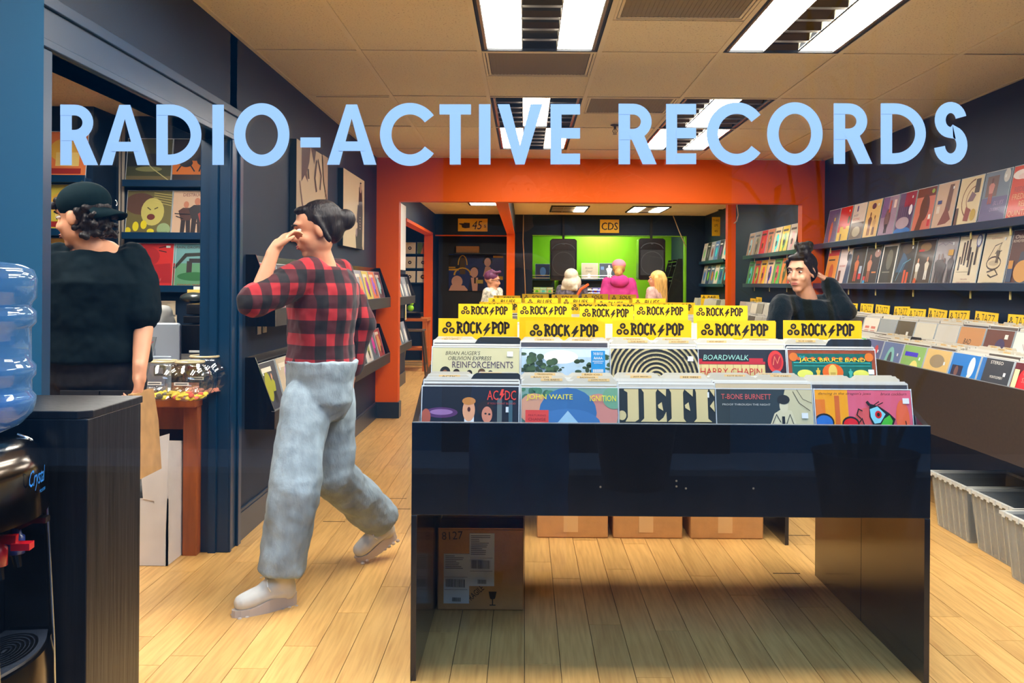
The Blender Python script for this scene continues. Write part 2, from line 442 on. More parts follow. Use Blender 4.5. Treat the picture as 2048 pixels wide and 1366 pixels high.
# ---- ceiling: tiles, bars, fittings
ceil = sbox('ceiling', (-3.7, YG, CEIL + .14), (3.2, 19.0, CEIL + .2), mat('plenum', S(60, 50, 40), .9))
GX = [-1.398, -.85, -.24, .37, .98, 1.59, 2.20, 2.807]
GY = [1.87, 2.61, 3.835, 5.06, 6.285, 7.51, 8.735, 9.34]
lights = {(1, 1): 'bdb', (3, 1): 'bdb', (5, 1): 'bdb', (2, 2): 'bdb', (2, 4): 'dbd', (2, 5): 'bdb', (4, 2): 'bdb', (4, 4): 'dbd', (4, 5): 'bdb'}  # row nearest the window is unseen, added for front light on the covers
vents = {(2, 3), (3, 2), (3, 4)}
BAR = .010
def tile(x0, y0, x1, y1, z=CEIL):
    o = MB().box((BAR, BAR, .0), (x1 - x0 - BAR, y1 - y0 - BAR, .012)).build('ceiling_tile', TILE, ceil)
    o.location = (x0, y0, z + .004 + rnd.uniform(0, .0015)); o.rotation_euler = (rnd.uniform(-.0012, .0012), rnd.uniform(-.0015, .0015), 0)
    return o
for i in range(7):
    for j in range(7):
        if (i, j) in lights: continue
        x0, x1, y0, y1 = GX[i], GX[i + 1], GY[j], GY[j + 1]
        if (i, j) in vents:
            ym = y0 + .61
            tile(x0, ym, x1, y1)
        else: tile(x0, y0, x1, y1)
for x in GX[1:-1]:
    sbox('grid_bar', (x - .012, 1.87, CEIL - .001), (x + .012, YO, CEIL + .003), TBAR, ceil)
for j, y in enumerate(GY[1:-1]):
    for i in range(7):
        sbox('grid_bar', (GX[i] + .0125, y - .011, CEIL - .0005), (GX[i + 1] - .0125, y + .011, CEIL + .003), TBAR, ceil)
sbox('wall_angle', (XL, 1.87, CEIL - .001), (XL + .022, YO, CEIL + .004), TBAR, ceil)
sbox('wall_angle', (XR - .022, 1.87, CEIL - .001), (XR, YO, CEIL + .004), TBAR, ceil)
sbox('wall_angle', (XL + .022, YO - .02, CEIL - .001), (XR - .022, YO, CEIL + .004), TBAR, ceil)
sbox('lifted_tile_gap', (-1.33, 6.298, CEIL - .0015), (-.87, 6.306, CEIL + .001), MC['gap_black'], ceil)

LAMP = mat('lamp_diffuser', S(250, 250, 250), .5, emit=(1.0, .955, .87), estr=34)
LAMPDIM = mat('dark_louver', S(60, 56, 46), .18, metal=1)
LOUV = mat('louver_edge', S(190, 180, 165), .3, metal=.6)
COPPER = mat('reflector_side', S(120, 84, 48), .25, metal=1)
def troffer(x0, y0, x1, y1, pattern, label, group, rows=6):
    t = thing('ceiling_light', label, 'ceiling light', (x0, y0, CEIL), group=group)
    W, D = x1 - x0, y1 - y0; f = .016
    fr = MB(); fr.box((f, f, .001), (W - f, f + .012, .10)).box((f, D - f - .012, .001), (W - f, D - f, .10)).box((f, f + .012, .001), (f + .012, D - f - .012, .10)).box((W - f - .012, f + .012, .001), (W - f, D - f - .012, .10)).box((f, f, .10), (W - f, D - f, .11))
    fr.build('housing', BLACKMAT, t)
    a, b2 = f + .026, W - f - .026; cw = (b2 - a) / 3
    for k, ch in enumerate(pattern):
        m = MB(); n = rows
        if ch == 'b': m.box((a + k * cw, f + .014, .012), (a + (k + 1) * cw, D - f - .014, .016)); m.build('lamp_panel', LAMP, t)
        else:
            for r in range(n):           # arched dark reflector cells
                ya = f + .014 + (D - 2 * f - .028) * r / n; yb = f + .014 + (D - 2 * f - .028) * (r + 1) / n; q = 6
                vs = []; 
                for s_ in range(q + 1):
                    tt = s_ / q; yy = ya + (yb - ya) * tt; zz = .012 + .045 * math.sin(math.pi * tt)
                    vs += [(a + k * cw, yy, zz), (a + (k + 1) * cw, yy, zz)]
                m.add(vs, [(2 * s_, 2 * s_ + 1, 2 * s_ + 3, 2 * s_ + 2) for s_ in range(q)])
            m.build('reflector', LAMPDIM, t)
    m = MB()
    for r in range(1, rows):
        yy = f + .014 + (D - 2 * f - .028) * r / rows; m.box((a, yy - .0016, .004), (b2, yy + .0016, .013))
    for k in range(4): m.box((a + k * cw - .0016, f + .014, .004), (a + k * cw + .0016, D - f - .014, .013))
    m.build('louver', LOUV, t)
    m = MB().box((f + .012, f + .014, .003), (a - .003, D - f - .014, .012)).box((b2 + .003, f + .014, .003), (W - f - .012, D - f - .014, .012)); m.build('side_reflector', COPPER, t)
    return t
LAB = {(1, 1): 'recessed ceiling light added out of view over the entrance at the left', (3, 1): 'recessed ceiling light added out of view over the entrance in the middle', (5, 1): 'recessed ceiling light added out of view over the entrance at the right',
       (2, 2): 'nearest recessed ceiling light left of centre, two bright strips and dark middle',
       (2, 4): 'recessed ceiling light left of centre with only its middle strip lit, behind the lettering',
       (2, 5): 'far left recessed ceiling light next to the orange wall, outer strips lit',
       (4, 2): 'nearest recessed ceiling light on the right, two bright strips and dark middle',
       (4, 4): 'recessed ceiling light on the right with only its middle strip lit',
       (4, 5): 'far right recessed ceiling light next to the orange wall, outer strips lit'}
for (i, j), p in lights.items():
    troffer(GX[i], GY[j], GX[i + 1], GY[j + 1], p, LAB[(i, j)], 'recessed ceiling lights')
VENT = mat('vent_mesh', S(150, 132, 100), .6, bump=.6, bscale=400)
vl = {(2, 3): 'grey square air vent directly behind the nearest left ceiling light', (3, 2): 'perforated air grille at the top edge between the two nearest lights',
      (3, 4): 'perforated air grille between the two lights that have only the middle strip lit'}
for (i, j) in vents:
    x0, y0, x1 = GX[i], GY[j], GX[i + 1]; W = x1 - x0
    t = thing('ceiling_vent', vl[(i, j)], 'air vent', (x0, y0, CEIL), group='ceiling air vents')
    m = MB()
    for k in range(2):
        q = .014 + k * .016; z0 = .001 + k * .003
        m.box((q, q, z0), (W - q, q + .012, z0 + .006)).box((q, .61 - q - .012, z0), (W - q, .61 - q, z0 + .006)).box((q, q + .012, z0), (q + .012, .61 - q - .012, z0 + .006)).box((W - q - .012, q + .012, z0), (W - q, .61 - q - .012, z0 + .006))
    m.build('frame', TBAR, t)
    m = MB().box((.045, .045, .007), (W - .045, .565, .012)); m.build('grille', VENT, t)
    m = MB()
    for k in range(26): m.box((.05 + k * (W - .1) / 26, .045, .0052), (.05 + k * (W - .1) / 26 + .006, .565, .007))
    m.build('grille_wires', VENT, t)
# sprinkler heads
for px, py, Y, lab in ((1230, 246, 7.35, 'small brass sprinkler head hanging from the ceiling between window letters'), (1712, 258, 7.5, 'small flat sprinkler cap in the ceiling near the right wall')):
    p = P(px, py, Y); t = thing('sprinkler_head', lab, 'sprinkler', (p.x, p.y, CEIL))
    BR = mat('brass_dark', S(74, 60, 36), .35, metal=.8)
    MB().lathe([(.032, -.001), (.034, -.004), (.02, -.010), (.012, -.012)], 20).build('escutcheon', BR, t, True)
    if px < 1500:
        m = MB().lathe([(.009, -.012), (.009, -.03), (.004, -.032), (.004, -.06)], 10)
        m.tube([(-.008, 0, -.028), (-.018, 0, -.045), (-.004, 0, -.068)], .0025, 6).tube([(.008, 0, -.028), (.018, 0, -.045), (.004, 0, -.068)], .0025, 6)
        m.lathe([(.016, -.068), (.016, -.070)], 14); m.build('deflector', BR, t)

# ---- second room behind the orange wall
sbox('wall_left_rear', (XL2 - .12, YO + .14, 0), (XL2, 12.75, CEIL), NAVY)
sbox('wall_left_rear_upper', (XL2 - .12, 12.75, 2.085), (XL2, 16.35, CEIL), NAVY)
sbox('wall_left_rear_end', (XL2 - .12, 16.35, 0), (XL2, YB, CEIL), NAVY)
d1 = sbox('door_1', (XL2 - .125, 16.29, 0), (XL2 + .012, 16.40, 2.085), ORANGE)
sbox('head_casing', (XL2 - .125, 12.75, 2.06), (XL2 + .012, 16.40, 2.10), ORANGE, d1)
sbox('wall_aisle_far', (-4.2, 16.4, 0), (XL2 - .12, 16.5, CEIL), NAVY)
sbox('wall_aisle_left', (-4.2, 12.0, 0), (-4.1, 16.4, CEIL), NAVY)
sbox('wall_aisle_near', (-4.2, 11.9, 0), (XL2 - .12, 12.0, CEIL), NAVY)
sbox('ceiling_aisle', (-4.2, 11.9, CEIL), (XL2 - .12, 16.5, CEIL + .02), TILE)
sbox('wall_right_rear', (XR2, YO + .14, 0), (XR2 + .12, YB + 1.8, CEIL), NAVY)
sbox('wall_return', (XR, YO + .14, 0), (XR2, YO + .2, CEIL), NAVY)
sbox('ceiling_rear', (XL2, YO + .14, CEIL), (XR2, YB, CEIL + .02), TILE)
for k in range(1, 8):
    x = GX[0] + .548 + .61 * (k - 1)
    sbox('grid_bar', (x - .012, YO + .14, CEIL - .001), (x + .012, YB, CEIL + .003), TBAR, ceil)
for k in range(6):
    y = 9.96 + 1.225 * k
    sbox('grid_bar', (XL2, y - .012, CEIL - .0015), (XR2, y + .012, CEIL + .003), TBAR, ceil)
# far wall: header band, door recess on the left, green room on the right
sbox('wall_far', (XL2, YB, 2.087), (XR2, YB + .12, CEIL), NAVY)
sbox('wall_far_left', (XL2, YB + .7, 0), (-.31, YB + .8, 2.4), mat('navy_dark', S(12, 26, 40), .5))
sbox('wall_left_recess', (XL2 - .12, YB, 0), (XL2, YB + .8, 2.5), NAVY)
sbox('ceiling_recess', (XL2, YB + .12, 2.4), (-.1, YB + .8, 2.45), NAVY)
sbox('wall_far_pier', (-.31, YB, 0), (.126, YB + .12, 2.087), NAVY)
sbox('wall_far_right', (2.73, YB, 0), (XR2, YB + .12, 2.087), NAVY)
o1 = sbox('trim_4', (XL2, YB - .01, 2.075), (-.31, YB + .12, 2.092), ORANGE)
col = sbox('trim_5', (-.305, 16.35, 0), (-.175, YB, 2.085), ORANGE)
bm_ = sbox('trim_6', (-.305, YO + .14, 2.085), (-.175, YB, 2.10), ORANGE)
sbox('beam_side', (-.305, YO + .14, 2.10), (-.175, YB, CEIL), NAVY, bm_)
sbox('trim_7', (2.685, 13.2, 0), (2.79, 13.35, CEIL), ORANGE)
sbox('wall_green', (.0, 18.6, 0), (3.0, 18.7, 2.5), GREEN)
sbox('floor_rear_side', (-4.2, 11.9, -.05), (XL2 - .12, 16.4, -.002), WOODF)
sbox('wall_green_left', (.0, YB + .12, 0), (.126, 18.6, 2.5), GREEN)
sbox('wall_green_right', (2.73, YB + .12, 0), (2.83, 18.6, 2.5), NAVY)
sbox('trim_8', (2.705, YB - .012, 0), (2.735, YB + .13, 2.095), GREEN)
sbox('trim_9', (.12, YB - .012, 2.087), (2.735, YB + .13, 2.10), GREEN)
sbox('ceiling_green_room', (0, YB + .12, 2.5), (3.0, 18.7, 2.55), TILE)
sbox('baseboard_rear', (XL2, YO + .14, 0), (XL2 + .016, 12.7, .15), bb)
rl = {}
for x0, y0, p, lab in ((-1.46 + .61, 13.6, 'bbb', 'ceiling light of the side aisle in front of the sign with the pointing hand'), (.37, 14.86, 'ddb', 'rear room ceiling light with one lit strip, left of the hanging cord'), (1.59, 14.86, 'bdb', 'rear room ceiling light above the black loudspeaker'),
                       (.37, 11.18, 'bdb', 'added rear room ceiling light hidden just behind the orange header'), (1.59, 11.18, 'bdb', 'added rear room ceiling light hidden behind the orange header, right side'),  # this pair and the next are hidden fixtures added to light the room
                       (-.85, 10.8, 'bdb', 'added hidden side aisle ceiling light near the white poster')):
    o = troffer(x0, y0, x0 + .61, y0 + 1.225, p, lab, 'rear room ceiling lights'); o.location.z = CEIL - .02
t = troffer(1.1, 17.3, 1.71, 18.5, 'bbb', 'ceiling light of the green room out of sight above', 'green room light'); t.location.z = 2.48

# ---- side room with the counter, seen through the doorway
sbox('wall_side_back', (-3.6, 7.1, 0), (XL - .12, 7.2, CEIL), NAVY)
sbox('wall_side_left', (-3.7, YG, 0), (-3.6, 7.2, CEIL), NAVY)
sbox('wall_side_bump', (-3.6, 6.72, 0), (-2.92, 7.1, CEIL), NAVY)
sbox('ceiling_side', (-3.6, YG, CEIL), (XL - .12, 7.2, CEIL + .02), TILE)
for y in (2.61, 3.835, 5.06, 6.285): sbox('grid_bar', (-3.6, y - .012, CEIL - .0015), (XL - .12, y + .012, CEIL + .003), TBAR, ceil)
for x in (-1.89, -2.5, -3.11): sbox('grid_bar', (x - .012, YG, CEIL - .001), (x + .012, 7.1, CEIL + .003), TBAR, ceil)
for x0, y0, lab in ((-2.5, 4.98, 'ceiling light of the counter room seen as a thin bright sliver'), (-2.5, 2.7, 'ceiling light added out of view over the counter room doorway'), (-2.5, 5.65, '')):  # second fixture is an added, unseen lamp for the counter room
    if not lab: continue
    t = troffer(x0, y0, x0 + .61, y0 + 1.225, 'bbb', lab, 'counter room ceiling lights'); t.location.z = CEIL - .02
# conduit on the side room wall
t = MB().tube([(-2.865, 7.085, .9), (-2.865, 7.085, 2.0), (-2.865, 7.085, CEIL)], .012, 8).tube([(-2.89, 7.085, .9), (-2.89, 7.085, CEIL)], .008, 8).build('wall_conduit', mat('conduit', S(168, 156, 140), .5), None, True)
tag(t, 'pale vertical conduit pipes on the counter room wall left of the record shelves', 'pipe')

# ---- outside: mall walk and blue wall (seen in the window's reflection)
sbox('mall_floor', (-9, -4.0, -.05), (10, YG, -.001), mat('mall_paving', S(58, 66, 78), .5, var=.25, scale=6))
sbox('mall_wall', (-9, -4.0, 0), (10, -3.8, 3.3), mat('mall_blue_wall', S(24, 130, 180), .5))
sbox('mall_kerb', (-9, -3.8, 0), (10, -3.1, .04), mat('kerb', S(150, 165, 185), .6))
sbox('mall_door', (-.6, -3.8, 0), (1.5, -3.74, 2.2), mat('mall_blind_panel', S(14, 26, 38), .4))

# ================================================================== WINDOW LETTERING
def letters():
    t = thing('window_lettering', 'big pale blue lettering of the shop name across the window glass', 'sign', (0, YG - .002, 0))
    vin = mat('white_vinyl', S(232, 238, 250), .45)
    Wd = 23.0; Hh = 20.5
    def put(x0, x1, ytop, ybot, polys):
        # polys: list of (verts, faces) in px of the photograph
        mb = MB()
        for i, (vs, fs) in enumerate(polys):
            q = [P(a, b, YG - .002) for a, b in vs]
            f2 = []
            for f in fs:        # every face looks out to the street
                ar = sum(q[f[k - 1]].x * q[f[k]].z - q[f[k]].x * q[f[k - 1]].z for k in range(len(f)))
                f2.append(tuple(f) if ar > 0 else tuple(f)[::-1])
            mb.add([(p.x, -.0008 - .0004 * i, p.z) for p in q], f2)
        mb.build('letter', vin, t)
    def rect(a, b, c, d): return [(a, d), (c, d), (c, b), (a, b)], [(0, 1, 2, 3)]
    def slope(x): return -(x - 120) / 1810 * 3.0
    def I(x0, x1): y = slope(x0); put(0, 0, 0, 0, [rect(x0, 210 + y, x1, 330.5 + y)])
    def R_(x0, x1):
        y = slope(x0); T, B = 210 + y, 330.5 + y; w = x1 - x0
        bw = w * .88
        bowl = [(x0, T + Hh / 2 - .2), (x0 + bw - 38, T + Hh / 2)] + [(x0 + bw - 38 + (38 - Wd / 2) * math.sin(R(a)), T + 35.5 - 25.2 * math.cos(R(a))) for a in range(12, 169, 12)] + [(x0 + bw - 38, T + 60.7), (x0 + 2, T + 60.7)]
        leg = [(x0 + 22, T + 62), (x0 + 50, T + 60), (x1, B), (x1 - 28, B)]
        put(0, 0, 0, 0, [rect(x0, T, x0 + Wd, B), ribbon(bowl, 21.5), (leg, [(0, 1, 2, 3)])])
    def A_(x0, x1):
        y = slope(x0); T, B = 210 + y, 330.5 + y; m = (x0 + x1) / 2; tw = 11
        put(0, 0, 0, 0, [([(x0, B), (x0 + 25, B), (m, T + 28), (m, T), (m - tw, T)], [(0, 1, 2, 3, 4)]), ([(x1, B), (x1 - 25, B), (m, T + 28), (m, T), (m + tw, T)], [(4, 3, 2, 1, 0)]),
                         rect(x0 + 24, T + 74, x1 - 24, T + 93)])
    def D_(x0, x1):
        y = slope(x0); T, B = 210 + y, 330.5 + y; c = (T + B) / 2; rr = (B - T) / 2 - Hh / 2; xs = x0 + (x1 - x0) * .30
        rx = x1 - Wd / 2 - xs
        pts = [(x0 + 1, T + Hh / 2), (xs, T + Hh / 2)] + [(xs + rx * math.sin(R(a)), c - rr * math.cos(R(a))) for a in range(8, 173, 8)] + [(xs, B - Hh / 2), (x0 + 1, B - Hh / 2)]
        put(0, 0, 0, 0, [rect(x0, T, x0 + Wd, B), ribbon(pts, 21.5)])
    def O_(x0, x1):
        y = slope(x0); cx, cy = (x0 + x1) / 2, 270 + y
        put(0, 0, 0, 0, [ribbon(arc(cx, cy, (x1 - x0) / 2 - 11.5, 51.5, 0, 355, 71), 23, True)])
    def C_(x0, x1):
        y = slope(x0); cx, cy = x0 + 60, 270 + y
        put(0, 0, 0, 0, [ribbon(arc(cx, cy, 48.5, 51.5, -37, -323, 50), 23)])
    def T_(x0, x1): y = slope(x0); m = (x0 + x1) / 2; put(0, 0, 0, 0, [rect(x0, 210 + y, x1, 230.5 + y), rect(m - 11, 229 + y, m + 11, 330.5 + y)])
    def V_(x0, x1):
        y = slope(x0); T, B = 210 + y, 330.5 + y; m = (x0 + x1) / 2
        put(0, 0, 0, 0, [([(x0, T), (x0 + 24, T), (m, B - 38), (m, B), (m - 9, B)], [(0, 1, 2, 3, 4)]), ([(x1, T), (x1 - 24, T), (m, B - 38), (m, B), (m + 9, B)], [(4, 3, 2, 1, 0)])])
    def E_(x0, x1):
        y = slope(x0); T, B = 210 + y, 330.5 + y
        put(0, 0, 0, 0, [rect(x0, T, x0 + 22, B), rect(x0 + 20, T, x1, T + 21), rect(x0 + 20, T + 48, x1, T + 69), rect(x0 + 20, B - 21.5, x1, B)])
    def S_(x0, x1):
        y = slope(x0); T, B = 207 + y, 332 + y; m = (x0 + x1) / 2 + .5; w = (x1 - x0) / 2
        up = arc(m - 1, T + 36, w - 13.5, 25, -12, -262, 20); lo = arc(m - 1, B - 39, w - 12, 28, -72, 172, 20)
        pts = [(a, 2 * (T + 36) - b) if False else (a, b) for a, b in up]
        put(0, 0, 0, 0, [ribbon(pts + [(m + 4, T + 62)] + lo, 22)])
    R_(121, 197); A_(200, 300); D_(313, 404); I(425, 448); O_(468, 579)
    put(0, 0, 0, 0, [rect(601, 275, 641, 295)])
    A_(654, 753); C_(760, 866); T_(879, 942); I(958, 981); V_(995, 1085); E_(1101, 1160)
    R_(1237, 1313); E_(1332, 1392); C_(1413, 1518); O_(1534, 1645); R_(1667, 1744); D_(1761, 1852); S_(1867, 1936)
letters()

# ================================================================== RECORD BINS
NAMES = ['BLUE CHEER', 'THE ASSOCIATION', 'ROD ARGENT', 'JOAN BAEZ', 'CHEAP TRICK', 'J.J. CALE', 'JON BUTCHER', 'BAD CO', 'ERIC CLAPTON', 'BEE GEES', 'THE BABYS', 'BOSTON', 'BREAD', 'CREAM', 'CHICAGO', 'THE CARS']
def sleeve_meshes():
    out = []
    cols = [S(206, 202, 190), S(190, 184, 170), S(150, 142, 128), S(214, 206, 184), S(120, 108, 96), S(196, 176, 140), S(84, 74, 66), S(60, 56, 60)]
    for c in cols:
        mb = MB(); mb.box((-.1575, -.003, 0), (.1575, 0, .315), c)
        # clear outer bag, its open top standing proud
        mb.box((-.161, -.0035, .0), (-.1585, .0005, .320), S(205, 208, 206)); mb.box((.1585, -.0035, 0), (.161, .0005, .320), S(205, 208, 206))
        mb.box((-.1585, -.0035, .316), (.1585, -.0025, .3225), S(216, 214, 204)); mb.box((-.1585, -.0005, .316), (.1585, .0005, .321), S(180, 178, 170))
        out.append(mb.mesh('record_sleeve', SLEEVE))
    return out
SLV = sleeve_meshes()
DIVP = mat('divider_white', S(206, 200, 182), .35, coat=.3, rnd=.12)
TAN = mat('label_strip', S(226, 190, 126), .5)
DIVK = mat('divider_black', S(18, 18, 18), .35)
def divider_mesh(black=False):
    h = .334; pts = [(-.157, 0), (.157, 0), (.157, .318)]
    if black: pts = [(-.157, 0), (.157, 0), (.157, h), (.15, h + .006), (.01, h + .006), (0, h), (-.01, .318), (-.157, .318)]
    else: pts = [(-.157, 0), (.157, 0), (.157, .322), (.146, .334), (.02, .334), (.004, .322), (-.004, .322), (-.02, .334), (-.146, .334), (-.157, .322)]
    return MB().prism(pts, -.0015, 0, lambda a, b, d: (a, d, b)).mesh('divider_card', DIVK if black else DIVP)
DIVM = divider_mesh(); DIVB = divider_mesh(True)
def put_l(o, M, x, y, z, lean):
    o.location = M @ Vector((x, y, z)); o.rotation_euler = (-lean, 0, M.to_euler().z)
    return o
def slot(M, x, y0, z0, depth, n, where, group, lean0=R(13), lean1=R(4), names=None, dv=2, individual=True, stuff=None, parent=None, rr=rnd):
    """sleeves filed from y0 (front) backwards in a bin; the front sleeve is put by the caller"""
    div_at = set(rr.sample(range(1, n), min(dv, n - 1))) if dv else set()
    for k in range(n):
        f = (k + .6) / n; y = y0 + depth * f; lean = lean0 + (lean1 - lean0) * f + rr.uniform(-.008, .008); dz = rr.uniform(-.002, .013); dx = rr.uniform(-.003, .003)
        if individual:
            o = link('record_sleeve', rr.choice(SLV)); put_l(o, M, x + dx, y, z0 + dz, lean); o.rotation_euler.z += rr.uniform(-.006, .006)
            tag(o, where, 'record', group)
        else:
            q = MB(); q.box((-.1575, -.003, 0), (.1575, 0, .315), rr.choice([S(206, 202, 190), S(190, 184, 170), S(140, 132, 118), S(214, 206, 184), S(90, 78, 68)]))
            q.box((-.1585, -.0035, .316), (.1585, .0005, .321), S(208, 206, 196))
            q.xf(M @ Matrix.Translation((x + dx, y, z0 + dz)) @ Matrix.Rotation(-lean, 4, 'X')); stuff.add(q.v, q.f); stuff.c[-len(q.f):] = q.c
        if individual and k in div_at:
            blk = rr.random() < .05
            o = link('divider_card', DIVB if blk else DIVM); put_l(o, M, x + rr.uniform(-.004, .004), y - depth / n * .5, z0 + .004 + rr.uniform(0, .006), lean)
            tag(o, ('black divider card ' if blk else 'white tabbed divider card ') + where.replace('plastic-bagged ', '').replace('bagged ', '').replace('record sleeve filed', 'standing'), 'divider', group + ' dividers')
            if not blk:
                for s_ in (-1, 1):
                    if rr.random() < .75:
                        nm = names.pop(0) if names else rr.choice(NAMES)
                        q = MB().box((-.036, -.0024, .3235), (.036, -.0015, .3325))
                        c = q.build('label_strip', TAN, o); c.location = (s_ * .078 + rr.uniform(-.02, .02), 0, 0)
                        vs, fs = fit_text(nm, -.026, .3255, .052, .005); MB().add([(a, -.0026, b) for a, b in vs], fs).build('name_print', INK, c)

def art_cover(label, art, base, group=None, w=.315, sticker=None, name='record_sleeve', gloss=True):
    o = link(name, cover(art, base, w).mesh(name, PRINT)); tag(o, label, 'record', group)
    if sticker:
        MB().box((sticker[0] * w - w / 2, -.0072, sticker[1] * w), (sticker[0] * w - w / 2 + .021, -.0066, sticker[1] * w + .018)).build('price_sticker', mat('sticker_white', S(220, 226, 226), .4), o)
    b = MB()      # clear bag edges
    b.box((-w / 2 - .0035, -.005, 0), (-w / 2 - .001, .0005, w + .005), S(205, 215, 220)).box((w / 2 + .001, -.005, 0), (w / 2 + .0035, .0005, w + .005), S(205, 215, 220)).box((-w / 2 - .001, -.005, w + .001), (w / 2 + .001, .0005, w + .004), S(215, 222, 226))
    b.build('clear_bag', SLEEVE, o)
    return o

SK = S(222, 160, 120); K = S(22, 22, 24); WH = S(232, 230, 220); TANC = S(206, 190, 138)
def tree(x, y, s, seed, c=S(52, 74, 46)):
    r = random.Random(seed); out = []
    for k in range(26): 
        g = r.uniform(.6, 1.25); out.append(('e', x + r.uniform(-1, 1) * s, y + r.uniform(-.8, .8) * s, s * r.uniform(.12, .3), s * r.uniform(.1, .25), tuple(q * g for q in c)))
    return out
def rings():
    out = []
    for k, r_ in enumerate([.075, .125, .175, .225, .275, .325, .375, .425, .475, .525, .575]): out.append(('ring', .52, .66, r_, .026, K))
    for txt, r_, c, a0, a1 in (('TYRANNY AND MUTATION', .20, WH, 165, 15), ('THE BLUE OYSTER CULT', .25, K, 140, 40)):
        n = len(txt)
        for i, ch in enumerate(txt):
            if ch == ' ': continue
            a = a0 + (a1 - a0) * i / (n - 1); x, y = .52 + r_ * math.cos(R(a)), .66 + r_ * math.sin(R(a)); vs, fs, x0, y0, tw, th = text_geo(ch)
            c_, s_ = math.cos(R(a - 90)), math.sin(R(a - 90)); q = []
            for vx, vy in vs: lx, ly = (vx - x0 - tw / 2) * .030, (vy - y0 - th / 2) * .030; q.append((x + lx * c_ - ly * s_, y + lx * s_ + ly * c_))
            out.append(('g', q, fs, TANC if c is WH else K))
    return out
def face(x, y, s, hair=K, skin=SK):
    return [('e', x, y + s * .15, s * .95, s * 1.05, hair), ('e', x, y, s * .72, s * .9, skin), ('e', x - s * .28, y + s * .1, s * .1, s * .06, K), ('e', x + s * .28, y + s * .1, s * .1, s * .06, K), ('e', x, y - s * .45, s * .2, s * .09, S(150, 50, 40))]
